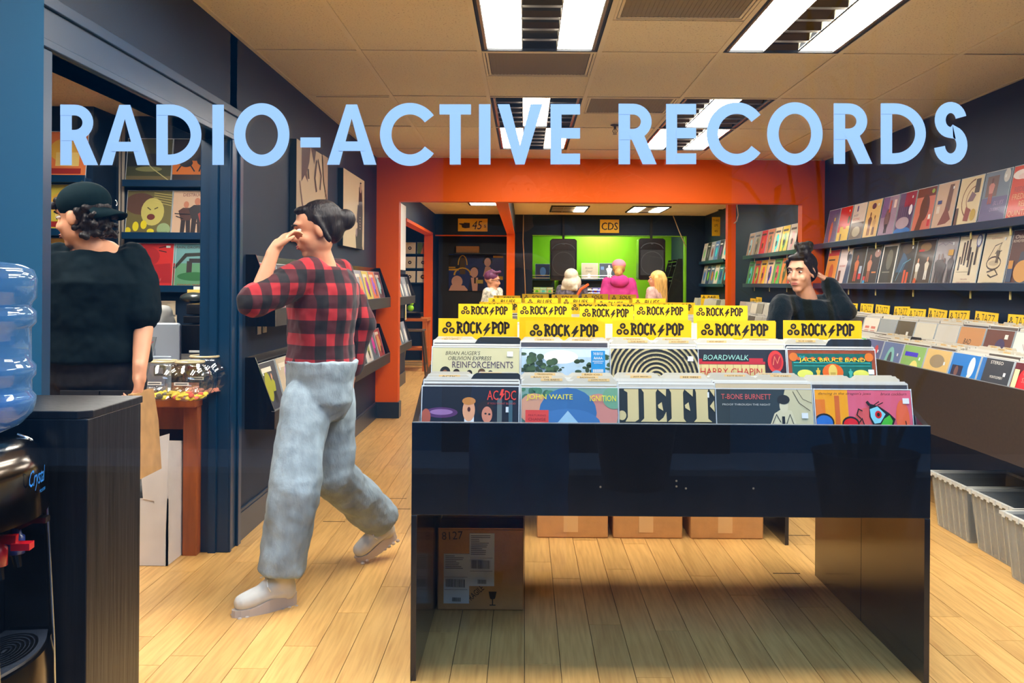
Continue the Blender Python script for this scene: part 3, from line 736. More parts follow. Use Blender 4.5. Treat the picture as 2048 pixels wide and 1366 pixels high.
# front tier, left to right
ART1 = [
 ('album cover with red lettering over a black concert photo, front row leftmost bin', S(16, 20, 34),
  [('e', .20, .73, .17, .055, S(84, 46, 96)), ('e', .20, .735, .12, .03, S(150, 110, 160)), ('e', .04, .68, .05, .09, S(170, 84, 60)), ('r', .44, .6, .10, .10, S(220, 226, 230)),
   ('e', .485, .755, .065, .115, SK), ('e', .485, .85, .07, .04, S(196, 128, 60)), ('e', .487, .765, .016, .025, S(70, 24, 22)), ('e', .66, .77, .085, .085, S(34, 22, 20)), ('e', .675, .71, .055, .085, S(206, 132, 104)),
   ('e', .66, .72, .012, .009, K), ('e', .70, .715, .012, .009, K), ('r', .78, .62, .05, .26, S(92, 104, 104)), ('r', .90, .62, .04, .24, S(60, 92, 104)),
   ('t', 'AC', .675, .862, .115, .10, S(226, 64, 48)), ('t', 'DC', .86, .862, .115, .10, S(226, 64, 48)), ('p', [(.825, .975), (.85, .975), (.838, .93), (.858, .93), (.806, .85), (.822, .91), (.803, .91)], S(226, 64, 48)),
   ('t', 'IF YOU WANT BLOOD', .68, .815, .29, .02, S(176, 70, 62))], (.87, .735)),
 ('album cover with yellow lettering above a blue portrait, front row second bin', S(120, 160, 150),
  tree(.15, .95, .15, 3, S(70, 120, 90)) + [('e', .8, .72, .2, .22, S(196, 130, 120)), ('e', .13, .78, .16, .16, S(206, 150, 120)), ('e', .96, .9, .12, .12, S(110, 160, 130)),
   ('e', .48, .74, .30, .26, S(52, 104, 156)), ('e', .48, .62, .34, .16, S(60, 112, 168)), ('p', [(.36, .62), (.48, .76), (.60, .62)], S(150, 190, 214)),
   ('r', .04, .60, .24, .165, S(214, 66, 58)), ('t', 'FEATURING', .07, .70, .18, .02, S(150, 30, 30)), ('t', 'CHANGE', .07, .655, .18, .03, S(150, 30, 30)),
   ('t', 'JOHN WAITE', .05, .86, .48, .07, S(232, 220, 50)), ('t', 'IGNITION', .71, .86, .27, .06, S(232, 220, 50))], (.87, .73)),
 ('album cover with huge cream stencil letters on black, front row middle bin', S(30, 38, 42),
  [('p', [(.05, .995), (.20, .995), (.20, .68), (.16, .655), (.06, .655), (.085, .70), (.085, .96), (.05, .98)], TANC), ('e', .025, .72, .045, .05, TANC),
   ('p', [(.23, .995), (.40, .995), (.38, .96), (.38, .69), (.41, .655), (.22, .655), (.255, .69), (.255, .96)], TANC), ('p', [(.40, .995), (.49, .995), (.485, .92)], TANC), ('p', [(.40, .83), (.44, .86), (.455, .77), (.405, .80)], TANC), ('p', [(.40, .655), (.49, .655), (.485, .76), (.455, .70)], TANC),
   ('p', [(.52, .995), (.68, .995), (.665, .96), (.665, .69), (.69, .655), (.50, .655), (.54, .69), (.54, .96)], TANC), ('p', [(.68, .995), (.77, .995), (.765, .92)], TANC), ('p', [(.68, .83), (.72, .86), (.735, .77), (.685, .80)], TANC),
   ('p', [(.79, .995), (.93, .995), (.92, .96), (.92, .69), (.96, .655), (.77, .655), (.80, .69), (.80, .96)], TANC), ('p', [(.94, .995), (.995, .995), (.99, .92)], TANC), ('p', [(.94, .82), (.985, .88), (.99, .76)], TANC), ('r', 0, .60, 1, .04, TANC)], (.87, .91)),
 ('dark album cover with pink lettering and drawn man in coat, front row fourth bin', S(46, 56, 58),
  [('p', [(.66, .60), (.66, .78), (.72, 1.0), (1, 1.0), (1, .60)], S(196, 190, 152)), ('p', [(.54, .60), (.60, .75), (.68, .80), (.78, .78), (.83, .62), (.83, .60)], S(206, 200, 164)), ('e', .70, .83, .045, .075, S(210, 204, 170)),
   ('e', .70, .895, .065, .05, S(36, 34, 30)), ('s', [(.56, .61), (.62, .74), (.66, .66)], .008, K), ('s', [(.80, .62), (.76, .74), (.72, .64)], .008, K), ('r', .675, .60, .03, .12, K), ('s', [(.8, .98), (.86, .86), (.97, .78)], .006, K), ('s', [(.84, 1), (.9, .9), (.99, .86)], .005, K),
   ('t', 'T-BONE BURNETT', .05, .895, .52, .055, S(204, 92, 88)), ('t', 'PROOF THROUGH THE NIGHT', .06, .83, .50, .02, S(196, 198, 190))], (.88, .70)),
 ('orange and pink album cover with a big cartoonish eye, front row rightmost bin', S(214, 96, 120),
  [('r', 0, .5, .34, .5, S(238, 160, 20)), ('r', 0, .6, .10, .3, S(226, 120, 30)), ('r', .2, .6, .05, .34, S(206, 100, 30)), ('e', .55, .7, .15, .12, S(214, 90, 90)), ('e', .9, .7, .07, .2, S(226, 100, 60)),
   ('e', .08, .66, .105, .095, K), ('e', .08, .655, .09, .08, S(44, 108, 190)), ('e', .355, .65, .09, .075, K), ('e', .355, .645, .075, .06, S(216, 26, 36)),
   ('p', [(.56, .86), (.66, .83), (.76, .76), (.82, .70), (.78, .60), (.60, .60), (.55, .72)], K), ('p', [(.56, .80), (.64, .83), (.72, .75), (.66, .66), (.60, .65), (.565, .72)], S(132, 206, 222)), ('e', .645, .745, .035, .04, S(206, 30, 34)), ('e', .645, .745, .016, .02, K),
   ('p', [(.64, .60), (.70, .70), (.76, .74), (.79, .68), (.76, .60)], S(70, 180, 50)), ('s', [(.56, .84), (.53, .88)], .03, K), ('s', [(.60, .84), (.66, .88)], .01, K), ('s', [(.64, .84), (.70, .87)], .01, K), ('s', [(.46, .70), (.42, .74), (.44, .80), (.48, .78)], .012, K), ('s', [(.5, .60), (.47, .70), (.44, .66)], .012, K), ('s', [(.93, .60), (.92, .68)], .01, K),
   ('t', "dancing in the dragon's jaws", .03, .94, .55, .035, K, .3), ('t', 'bruce cockburn', .68, .945, .27, .03, K, .3)], (.91, .86)),
]
ART2 = [
 ('cream album cover with thin lettering and five small heads, second row leftmost bin', S(196, 192, 152),
  [('t', "BRIAN AUGER'S", .15, .915, .40, .045, S(60, 56, 46), .2), ('t', 'OBLIVION EXPRESS', .18, .855, .50, .045, S(60, 56, 46), .2), ('t', 'REINFORCEMENTS', .23, .765, .70, .075, S(70, 52, 80))] +
  [q for x, s, c in ((.15, .075, K), (.28, .05, S(40, 28, 20)), (.43, .04, K), (.57, .055, S(84, 60, 30)), (.67, .036, K)) for q in (('e', x, .695 + s * .3, s * .8, s * .85, c), ('e', x, .69, s * .45, s * .7, S(126, 80, 52)), ('r', x - s, .6, 2 * s, .09, S(60, 100, 110)))], (.86, .90)),
 ('album cover photo of trees and pale sky, second row second bin', S(196, 214, 226),
  [('r', 0, .6, 1, .3, S(168, 194, 214)), ('e', .45, .9, .2, .08, WH)] + tree(.10, .82, .16, 1) + tree(.24, .76, .17, 2, S(64, 90, 54)) + tree(.40, .70, .08, 9) + tree(.74, .74, .13, 4) + tree(.92, .82, .10, 5, S(70, 96, 60)) +
  [('r', .79, .68, .16, .27, S(30, 130, 190)), ('t', 'THE BEATLES', .815, .90, .11, .03, WH), ('t', 'AAAA', .82, .85, .10, .03, WH), ('t', 'ANNIVERSARY', .805, .82, .13, .014, WH), ('t', 'EDITION', .825, .80, .09, .012, WH)] + [('r', .81 + .012 * k, .70, .006, .035, WH) for k in range(10)], None),
 ('album cover of black and cream concentric rings, second row middle bin', TANC, rings() + [('t', '1973', .80, .87, .08, .03, K), ('t', 'B.O.C', .80, .80, .10, .03, K), ('t', 'Tyranny', .76, .72, .18, .03, K, .2), ('s', [(.50, .62), (.53, .69), (.56, .67)], .008, K)], (.88, .86)),
 ('album cover of a neon arcade front with red lettering, second row fourth bin', S(34, 36, 44),
  [('r', 0, .83, .90, .03, S(196, 44, 50)), ('r', .58, .84, .16, .06, S(180, 36, 46)), ('r', 0, .84, .04, .05, S(180, 36, 46)), ('r', 0, .60, .76, .225, S(206, 190, 130))] + [('r', .02 + .093 * k, .6, .004, .225, S(120, 96, 60)) for k in range(8)] +
  [('r', .76, .6, .24, .26, S(40, 16, 22)), ('e', .88, .86, .09, .13, S(204, 52, 44)), ('e', .89, .86, .06, .09, S(160, 30, 40)), ('s', [(.85, .82), (.87, .92), (.90, .84), (.93, .92)], .008, S(240, 140, 100)), ('e', .885, .68, .075, .08, S(120, 150, 176)), ('e', .885, .64, .05, .06, S(190, 200, 210)),
   ('t', 'BOARDWALK', .05, .875, .52, .06, S(150, 206, 192), .15), ('t', 'HARRY CHAPIN', .01, .70, .71, .08, S(176, 30, 40), .05), ('t', 'STOKEL', .16, .64, .5, .03, S(176, 40, 40))], None),
 ('brown bordered green album cover with yellow lettering, second row rightmost bin', S(140, 64, 30),
  [('r', .04, .5, .92, .46, S(16, 92, 84)), ('r', .06, .85, .88, .008, S(60, 190, 190)), ('r', .06, .815, .88, .005, S(60, 190, 190)), ('e', .06, .92, .05, .05, S(206, 110, 30)), ('e', .93, .92, .05, .05, S(206, 110, 30))] +
  [('e', .12 + .08 * k, .90, .025, .02, S(200, 90, 30)) for k in range(10)] + [('t', 'THE', .12, .90, .07, .03, S(60, 180, 190)), ('t', 'JACK BRUCE BAND', .12, .85, .76, .055, S(246, 216, 40)), ('e', .50, .74, .12, .10, S(210, 96, 24)), ('e', .50, .75, .05, .08, S(206, 184, 90)), ('r', .47, .68, .06, .06, S(176, 150, 60)),
   ('e', .18, .72, .09, .05, S(206, 210, 90)), ('e', .82, .72, .09, .05, S(206, 210, 90)), ('fig', .33, .68, .11, S(214, 180, 60), S(214, 180, 60), S(214, 180, 60)), ('fig', .70, .67, .11, S(60, 160, 150), S(60, 160, 150), S(60, 160, 150))], (.91, .72)),
]

# ---- category cards
def bl(ch):
    """condensed blackletter-like strokes, height 1"""
    return {'R': (.48, [[(.10, 0), (.10, .97)], [(-.04, .99), (.24, .93), (.38, .80), (.36, .62), (.10, .50)], [(.20, .54), (.40, .10), (.48, .02)], [(-.02, .03), (.2, .06)]]),
            'O': (.46, [[(.23, 1.0), (.40, .82), (.40, .18), (.23, 0), (.06, .18), (.06, .82), (.23, 1.0), (.40, .82)]]),
            'C': (.42, [[(.40, .82), (.24, .98), (.07, .80), (.07, .18), (.24, .02), (.40, .18)]]),
            'K': (.46, [[(.08, 0), (.08, 1.0)], [(.40, .98), (.12, .56)], [(.16, .60), (.42, .06)], [(.34, .04), (.48, .06)]]),
            'P': (.46, [[(.10, 0), (.10, .97)], [(-.02, .99), (.26, .93), (.40, .78), (.38, .56), (.10, .46)], [(-.02, .03), (.2, .06)]]),
            'J': (.42, [[(.28, 1), (.26, .12), (.12, 0), (.02, .18)], [(.04, 1), (.40, 1)]]), 'A': (.50, [[(.0, -.05), (.26, 1), (.50, 0)], [(.10, .38), (.44, .38)]]),
            'Z': (.52, [[(.02, .98), (.44, .98), (.06, .04), (.54, .04)]])}[ch]
def card_geo(kind):
    sw, sh = .295, .20
    mb = MB(); y = -.0022
    def icon(x, z, r):
        for a, b in ((0, 1.0), (-1.02, -.78), (1.02, -.78)):
            vs, fs = ribbon(arc(x + a * r, z + b * r, r * .62, r * .62, 0, 345, 23), r * .55, True); mb.add([(p, y, q) for p, q in vs], fs)
            vs, fs = ribbon(arc(x + a * r, z + b * r, r * .12, r * .12, 0, 315, 7), r * .1, True); mb.add([(p, y, q) for p, q in vs], fs)
    def word(w_, x, z, h, ww, st):
        tot = sum(bl(c)[0] for c in w_) + .06 * (len(w_) - 1); k = ww / tot; cx = x
        for c in w_:
            wd, sts = bl(c)
            for s_ in sts:
                vs, fs = ribbon([(cx + a * k, z + b * h) for a, b in s_], st); mb.add([(p, y, q) for p, q in vs], fs)
            cx += (wd + .06) * k
    if kind == 'rock':
        icon(-.109, sh - .036, .0125); word('ROCK', -.078, sh - .056, .042, .094, .0082); word('POP', .055, sh - .056, .042, .066, .0082)
        z = sh - .064; mb.add([(.040, y, z + .046), (.048, y, z + .046), (.041, y, z + .030), (.052, y, z + .032), (.022, y, z - .006), (.031, y, z + .018), (.020, y, z + .016)], [(0, 1, 2), (0, 2, 6), (2, 3, 5), (2, 5, 6), (3, 4, 5)])
    elif kind == 'jazz':
        icon(-.108, sh - .040, .0135); word('JAZZ', -.060, sh - .064, .048, .17, .006)
    else:
        icon(-.10, sh - .034, .012)
        vs, fs = fit_text(kind, -.04, sh - .052, .13, .036, .15); mb.add([(p, y, q) for p, q in vs], fs)
        vs, fs = fit_text(kind, -.038, sh - .050, .13, .036, .15); mb.add([(p, y, q) for p, q in vs], fs)
    return mb.mesh('lettering', INK), MB().box((-sw / 2, -.0018, 0), (sw / 2, 0, sh)).mesh('category_card', YELLOW)
CG = {k: card_geo(k) for k in ('rock', 'jazz', 'BLUES', 'SOUL', 'R&B')}
def sign_card(kind, top, rz, label, group, lean=R(2), s=1.0, blank=False, tilt=0):
    """yellow card; top = the point at the middle of its top edge"""
    let, card = CG[kind]
    o = link('category_card', card); o.rotation_euler = (-lean, tilt, rz); o.scale = (s, 1, 1)
    M = Euler((-lean, tilt, rz)).to_matrix(); o.location = Vector(top) - M @ Vector((0, 0, .20))
    tag(o, label, 'sign', group)
    if not blank: link('lettering', let, o)
    return o

# ---- bin furniture; local frame: x along the front, y = depth from the front
PROF = [(0, .529), (0, .824), (.35, .945), (.595, .99)]
def bin_body(t, W, M0, full=True, mat_=BLACKLAM, legs=True, top=0.0, fz=.529, ribs=5, lp=.018):
    D = 1.19 if full else .62
    MB().box((-W / 2, 0, fz), (W / 2, .018, .824)).build('front_panel', mat_, t, bevel=.0015)
    MB().box((-W / 2 + .001, .0175, .8225), (W / 2 - .001, .0005, .8245)).build('edge_band', mat('edge_grey', S(92, 96, 98), .35), t)
    if full: MB().box((-W / 2, D - .018, fz), (W / 2, D, .824)).build('front_panel', mat_, t)
    poly = [(.018, fz), (.018, .824), (.35, .93), (.595, .96)] + ([(.84, .93), (D - .018, .824), (D - .018, fz)] if full else [(.62, .96), (.62, fz)])
    for s_ in (-1, 1):
        x = s_ * (W / 2 - lp / 2)
        MB().prism(poly, x - lp / 2, x + lp / 2, lambda a, b, d: (d, a, b)).build('side_panel', mat_, t)
        if legs:
            h = D / 2
            MB().box((x - lp / 2, 0.0, 0), (x + lp / 2, h - .002, fz - .001)).build('leg_panel', mat_, t, bevel=.001)
            MB().box((x - lp / 2, h + .002, 0), (x + lp / 2, D - .0, fz - .001)).build('leg_panel', mat_, t, bevel=.001)
    MB().box((-W / 2 + lp, .018, fz), (W / 2 - lp, D - .018, fz + .018)).build('bin_floor', mat_, t)
    for yy in ((.335,) if not full else (.335, D - .335 - .01)):
        MB().box((-W / 2 + lp, yy, fz + .02), (W / 2 - lp, yy + .012, .938)).build('step_rail', mat_, t)
    MB().box((-W / 2 + lp, .60, fz + .02), (W / 2 - lp, .612, .97)).build('centre_board', mat_, t)
    n = ribs; wi = (W - 2 * lp) / n
    for k in range(1, n):
        x = -W / 2 + lp + k * wi
        m = MB().box((x - .003, .02, fz + .02), (x + .003, .33, .80)).box((x - .003, .35, fz + .02), (x + .003, .595, .92)); m.build('slot_divider', mat_, t)

W1 = 1.653
MU = Matrix.Translation((.4695, 3.17, 0))
u1 = thing('record_bin', 'black laminate record bin island in the foreground with five bins across', 'record bin', (.4695, 3.17, 0), group='record bin islands')
bin_body(u1, W1, MU)
for px, py in ((1201, 974), (1353, 962), (1353, 973), (1372, 977), (1507, 977)):
    p = P(px, py, 3.168) - Vector((.4695, 3.17, 0)); dot = MB(); dot.lathe([(.0035, -.001), (.0035, .001)], 8, (0, 0, 0)); n = 16
    dot.v[-n:] = [(p.x + v[0], -.001 + v[2] * .5, p.z + v[1]) for v in dot.v[-n:]]
    dot.build('screw_hole', mat('hole_rim', S(120, 110, 92), .5), u1)
PX1 = [(845 + 1028) / 2, 1130, 1330, 1525, 1720]
names1 = [['ACDC', 'ABBA', 'ALICE COOPER', 'THE ALARM'], ['THE BABYS', 'JOHN WAITE', 'BAD CO', 'BADFINGER'], ['JEFF BECK', 'BEE GEES', 'BEACH BOYS', 'PAT BENATAR'], ['JON BUTCHER', 'J.J. CALE', 'KATE BUSH', 'THE CARS'], ['BRUCE COCKBURN', 'JOE COCKER', 'CREAM', 'CLASH']]
ORD = ['leftmost', 'second', 'middle', 'fourth', 'rightmost']
for k in range(5):
    x = -.644 + .322 * k
    lab, base, art, st = ART1[k]
    o = art_cover(lab, art, base, sticker=st); put_l(o, MU, x + rnd.uniform(-.003, .003) , .040, .618 if k != 0 else .620, R(14))
    slot(MU, x, .050, .623, .225, 11, 'plastic-bagged record sleeve filed in the %s bin of the foreground island, front row' % ORD[k], 'sleeves front row %s bin' % ORD[k], R(14), R(6), names1[k], 4)
    lab, base, art, st = ART2[k]
    o = art_cover(lab, art, base, sticker=st); put_l(o, MU, x + rnd.uniform(-.003, .003), .378, .727, R(14))
    slot(MU, x, .388, .733, .13, 6, 'plastic-bagged record sleeve filed in the %s bin of the foreground island, second row' % ORD[k], 'sleeves second row %s bin' % ORD[k], R(13), R(7), None, 3)
tops = [(955, 637, 3.77), (1131, 642, 3.70), (1303, 640, 3.77), (1472, 641, 3.77), (1644, 641, 3.77)]
for k, (px, py, Y) in enumerate(tops):
    p = P(px, py, Y); c = 'brighter' if k == 1 else ''
    sign_card('rock', p, R(rnd.uniform(-1, 1)), 'yellow rock and pop card above the %s foreground bin%s' % (ORD[k], ', lower than its neighbours' if k == 1 else ''), 'rock and pop cards nearest row', s=1.0)
    p2 = P(px + (3 if k != 1 else -14), py + (2 if k != 1 else -8), Y + .05)
    sign_card('rock', p2, R(180), 'plain back of a yellow card right behind the front card of the %s bin' % ORD[k], 'backs of yellow cards', blank=True)

# islands behind
def island(y0, label, seed):
    r = random.Random(seed); M = Matrix.Translation((.4695, y0, 0))
    t = thing('record_bin', label, 'record bin', (.4695, y0, 0), group='record bin islands'); bin_body(t, W1, M)
    st = MB()
    for k in range(5):
        x = -.644 + .322 * k
        slot(M, x, .04, .62, .22, 6, '', '', stuff=st, individual=False, rr=r, dv=0); slot(M, x, .38, .73, .14, 5, '', '', stuff=st, individual=False, rr=r, dv=0)
        M2 = Matrix.Translation((.4695, y0 + 1.19, 0)) @ Matrix.Rotation(math.pi, 4, 'Z')
        slot(M2, x, .04, .62, .22, 5, '', '', stuff=st, individual=False, rr=r, dv=0); slot(M2, x, .38, .73, .14, 5, '', '', stuff=st, individual=False, rr=r, dv=0)
    o = st.build('sleeve_rows', PRINT); tag(o, 'rows of bagged record sleeves filed in the %s' % label.replace('black laminate ', ''), 'records', kind='stuff')
    return M
st = MB(); M2 = Matrix.Translation((.4695, 3.17 + 1.19, 0)) @ Matrix.Rotation(math.pi, 4, 'Z')
for k in range(5):
    x = -.644 + .322 * k; slot(M2, x, .04, .62, .22, 7, '', '', stuff=st, individual=False, dv=0); slot(M2, x, .38, .73, .14, 6, '', '', stuff=st, individual=False, dv=0)
tag(st.build('sleeve_rows', PRINT), 'record sleeves filed on the far side of the foreground island', 'records', kind='stuff')
island(4.86, 'second black laminate bin island with three cartons under it', 5)
island(6.57, 'third black laminate bin island from the window', 6)
island(8.27, 'fourth black laminate bin island under the orange opening', 8)
island(10.4, 'fifth black laminate bin island in the rear room', 9)
CW = 'second row %s card'
for k, (px, py) in enumerate(((971, 608), (1089, 608), (1213, 613), (1322, 609), (1441, 611))):
    sign_card('rock', P(px, py, 5.44), 0, 'yellow rock and pop card on the second island, %s of the five' % ORD[k], 'rock and pop cards second island')
for k, (px, py) in enumerate(((1000, 604), (1085, 606), (1180, 605), (1268, 606), (1349, 605))):
    sign_card('rock', P(px, py, 7.15), 0, 'yellow card on the third island mostly hidden behind nearer cards, %s of the five' % ORD[k], 'cards third island')
for k, (px, py) in enumerate(((1010, 596), (1083, 596), (1155, 596), (1225, 600), (1298, 597))):
    sign_card('BLUES', P(px, py, 8.87), 0, 'small yellow blues card under the orange opening, %s of the five' % ORD[k], 'blues cards')
for k, (px, py) in enumerate(((1014, 591), (1071, 588), (1130, 589), (1190, 588), (1246, 589))):
    sign_card('SOUL', P(px, py, 11.0), 0, 'tiny yellow soul card in the farthest island, %s of the five' % ORD[k], 'soul cards')

# ---- bins along the right wall
MJ = Matrix.Translation((2.15, 6.37, 0)) @ Matrix.Rotation(R(-90), 4, 'Z')
WJ = 5.90
uj = thing('record_bin', 'long dark brown record bin along the right wall with two rows of records', 'record bin', (2.15, 6.37, 0), R(-90))
bin_body(uj, WJ, MJ, full=False, mat_=BROWNLAM, legs=False, fz=.49, ribs=17)
for x in (-WJ / 2 + .02, WJ / 2 - .02): MB().box((x - .02, .1, 0), (x + .02, .62, .49)).build('leg_panel', BROWNLAM, uj)
def loc_x(Y): return 6.37 - Y              # local x of a world Y  (local +x points to -Y)
JA = [  # label, colour, art
 ('dark red album cover with a glowing red title, nearest on the wall bin front row', S(96, 22, 34), [('e', .5, .72, .34, .26, S(214, 30, 40)), ('t', 'THE BEST OF', .36, .90, .3, .04, WH), ('t', 'GABOR', .30, .82, .42, .07, S(250, 150, 140)), ('t', 'SZABO', .30, .72, .42, .07, S(250, 150, 140)), ('fig', .48, .30, .36, S(26, 22, 30), S(110, 60, 46), K), ('r', .04, .5, .14, .40, S(232, 222, 160))]),
 ('grey album cover with pale figure and blue strip, front row beside dark red cover', S(52, 56, 62), [('r', 0, 0, .14, 1, S(40, 110, 180)), ('r', .02, .2, .1, .3, S(190, 60, 60)), ('t', 'STEREO', .3, .92, .4, .05, WH), ('t', 'MONTGOMERY', .4, .7, .4, .04, WH), ('e', .7, .4, .14, .12, S(200, 190, 170)), ('fig', .2, .2, .4, WH, SK, K)]),
 None,
 ('bright blue album cover with a seated man photo, wall bin front row', S(22, 120, 200), [('r', .08, .14, .40, .66, S(30, 30, 60)), ('e', .27, .70, .07, .09, S(120, 80, 70)), ('p', [(.12, .14), (.42, .14), (.40, .46), (.28, .56), (.14, .46)], S(206, 180, 206)), ('e', .78, .80, .11, .17, S(214, 226, 240)), ('r', .70, .55, .1, .12, WH)]),
 ('tan album cover with brown scribbles, wall bin front row', S(216, 180, 110), [('e', .5, .8, .3, .12, S(150, 130, 100)), ('s', [(.2, .3), (.4, .5), (.35, .3), (.6, .55), (.7, .35), (.85, .5)], .02, S(120, 50, 30)), ('s', [(.3, .2), (.5, .4), (.6, .2)], .02, S(150, 70, 30)), ('r', 0, 0, 1, .03, K)]),
 ('blue album cover with a pale green arch shape, wall bin front row', S(96, 116, 160), [('e', .45, .5, .25, .42, S(130, 190, 180)), ('e', .45, .62, .1, .2, S(60, 66, 80)), ('r', 0, 0, 1, .2, S(160, 206, 190))]),
 ('blue and red patterned album cover at the far end of the wall bin front row', S(90, 100, 140), [('e', .4, .6, .25, .2, S(206, 120, 90)), ('r', .3, .1, .4, .3, S(60, 60, 80)), ('e', .7, .8, .1, .1, S(190, 60, 60))]),
]
slots_y = [4.02, 4.36, 4.70, 5.22, 5.66, 6.0, 6.34, 6.68, 7.02, 7.36, 7.70, 8.04, 8.38, 8.72, 9.06]
slots_y = [9.14 - .335 * k for k in range(17)]
def nearest(y): return min(range(17), key=lambda k: abs(slots_y[k] - y))
front_at = {nearest(4.45): 0, nearest(4.78): 1, nearest(5.28): 3, nearest(5.62): 4, nearest(5.98): 5, nearest(6.33): 6}
r5 = random.Random(12)
J2 = [('white record sleeve with scribbled pink drawing, upper row nearest the frame edge', WH, [('s', [(.2, .2), (.5, .7), (.4, .3), (.8, .6)], .015, S(190, 90, 100)), ('s', [(.3, .8), (.6, .5), (.7, .8)], .01, S(120, 60, 70))]),
      ('orange photo cover of hands beside brown wood cover, upper row', S(104, 56, 40), [('e', .5, .4, .3, .22, S(206, 96, 50)), ('e', .6, .7, .18, .15, S(60, 50, 90)), ('r', .7, .85, .12, .08, WH)]),
      ('brown wood-grain cover with handwritten title, upper row', S(200, 140, 84), [('t', 'BAD', .25, .68, .3, .1, K, .2), ('t', 'BLUES', .2, .48, .5, .1, K, .2), ('t', 'DANCE', .22, .28, .5, .1, K, .2)]),
      ('pale grey sleeve in clear plastic, upper row middle', S(206, 202, 190), []),
      ('pale sleeve with yellow corner and grey sketch, upper row', S(212, 206, 186), [('p', [(0, 0), (.3, 0), (0, .3)], S(236, 200, 60)), ('s', [(.3, .2), (.5, .6), (.6, .3)], .012, S(110, 100, 90))]),
      ('dark olive cover with round inset photo, upper row', S(84, 72, 48), [('e', .72, .35, .15, .2, S(130, 120, 110)), ('s', [(.1, .8), (.5, .6), (.9, .8)], .01, K), ('r', .62, .65, .12, .12, WH)]),
      ('grey cover with green marks, upper row', S(150, 156, 156), [('r', .1, .3, .06, .3, S(90, 160, 90)), ('r', .5, .5, .3, .2, S(170, 174, 176))]),
      ('cream cover framed in black with red text blocks, upper row', S(226, 214, 196), [('r', 0, 0, 1, .04, K), ('r', .15, .2, .28, .6, S(206, 110, 90)), ('r', .56, .2, .28, .6, S(206, 110, 90))] + [('r', .13, .2 + .1 * k, .74, .04, S(226, 214, 196)) for k in range(6)]),
      ('black cover with red strip and white number, upper row', S(30, 30, 34), [('r', .7, .1, .22, .8, S(200, 36, 50)), ('r', .72, .6, .18, .1, WH)]),
      ('white sleeve with grey lettering, upper row far end', S(226, 222, 214), [('t', 'MILES DAVIS', .2, .45, .6, .07, S(90, 100, 120))])]
j2_at = {}
for k, y in enumerate((4.9, 5.24, 5.57, 5.95, 6.25, 6.68, 7.0, 7.45, 7.8, 8.2)): j2_at.setdefault(nearest(y + .12), k)
def frag(r):
    c = S(*[r.randint(60, 235) for _ in range(3)]); d = S(*[r.randint(20, 235) for _ in range(3)])
    return c, [('e', r.uniform(.3, .7), r.uniform(.3, .6), .22, .25, d), ('r', .1, .8, .6, .08, S(*[r.randint(20, 235) for _ in range(3)]))]
st = MB()
for k, y in enumerate(slots_y):
    lx = loc_x(y); near = y < 6.5 and y > 4.0
    NW = ['one', 'two', 'three', 'four', 'five', 'six', 'seven', 'eight', 'nine', 'ten', 'eleven', 'twelve', 'thirteen', 'fourteen', 'fifteen', 'sixteen', 'seventeen']
    def fw(a, kk): return 'behind the ' + ' '.join(a.split(',')[0].split()[:7]) if a else 'wall bin slot %s' % NW[kk]
    w1 = fw(JA[front_at[k]][0] if k in front_at and JA[front_at[k]] else None, k); w2 = fw(J2[j2_at[k]][0] if k in j2_at else None, k)
    if near:
        slot(MJ, lx, .050, .62, .24, 11 if y < 5.8 else 8, 'bagged record sleeve filed front row ' + w1, 'wall bin front row ' + w1, R(16), R(6), None, 2, rr=r5)
        slot(MJ, lx, .388, .733, .15, 7, 'bagged record sleeve filed upper row ' + w2, 'wall bin upper row ' + w2, R(15), R(7), None, 2, rr=r5)
    else:
        slot(MJ, lx, .050, .62, .24, 9, '', '', R(16), R(6), individual=False, stuff=st, rr=r5, dv=0); slot(MJ, lx, .388, .733, .15, 7, '', '', R(15), R(7), individual=False, stuff=st, rr=r5, dv=0)
    a = JA[front_at[k]] if k in front_at and JA[front_at[k]] else None
    if a is None: c, ar = frag(r5); a = ('album cover with oval picture, wall bin front row, slot %s' % ['one', 'two', 'three', 'four', 'five', 'six', 'seven', 'eight', 'nine', 'ten', 'eleven', 'twelve', 'thirteen', 'fourteen', 'fifteen', 'sixteen', 'seventeen'][k] + ' from the orange wall', c, ar)
    o = art_cover(a[0], a[2], a[1], sticker=(.8, .75)); put_l(o, MJ, lx, .040, .618, R(17))
    a = J2[j2_at[k]] if k in j2_at else None
    if a is None: c, ar = frag(r5); a = ('album cover with coloured oval, wall bin upper row, slot %s' % ['one', 'two', 'three', 'four', 'five', 'six', 'seven', 'eight', 'nine', 'ten', 'eleven', 'twelve', 'thirteen', 'fourteen', 'fifteen', 'sixteen', 'seventeen'][k] + ' from the orange wall', c, ar)
    o = art_cover(a[0], a[2], a[1]); put_l(o, MJ, lx, .378, .727, R(16))
tag(st.build('sleeve_rows', PRINT), 'record sleeves filed in the far half of the right wall bin', 'records', kind='stuff')
jz = [(5.12, 5), (5.48, 4), (5.91, 3), (6.26, 3), (6.61, 3), (6.93, 5), (7.24, 2), (7.60, 1), (7.98, 0), (8.32, 1), (8.66, 0)]
jw = ['first', 'second', 'third', 'fourth', 'fifth', 'sixth', 'seventh', 'eighth', 'ninth', 'tenth', 'eleventh']
for k, (y, q) in enumerate(jz):
    o = sign_card('jazz', (2.745 - .01 * (k % 2), y, 1.128 - .003 * q), R(-90), 'yellow jazz card against the right wall, %s from the frame edge' % jw[k], 'jazz cards', lean=R(6), tilt=R((-2, 0, 1.5, -1, 2, 0, -1, 1, 0, 0, 0)[k]))

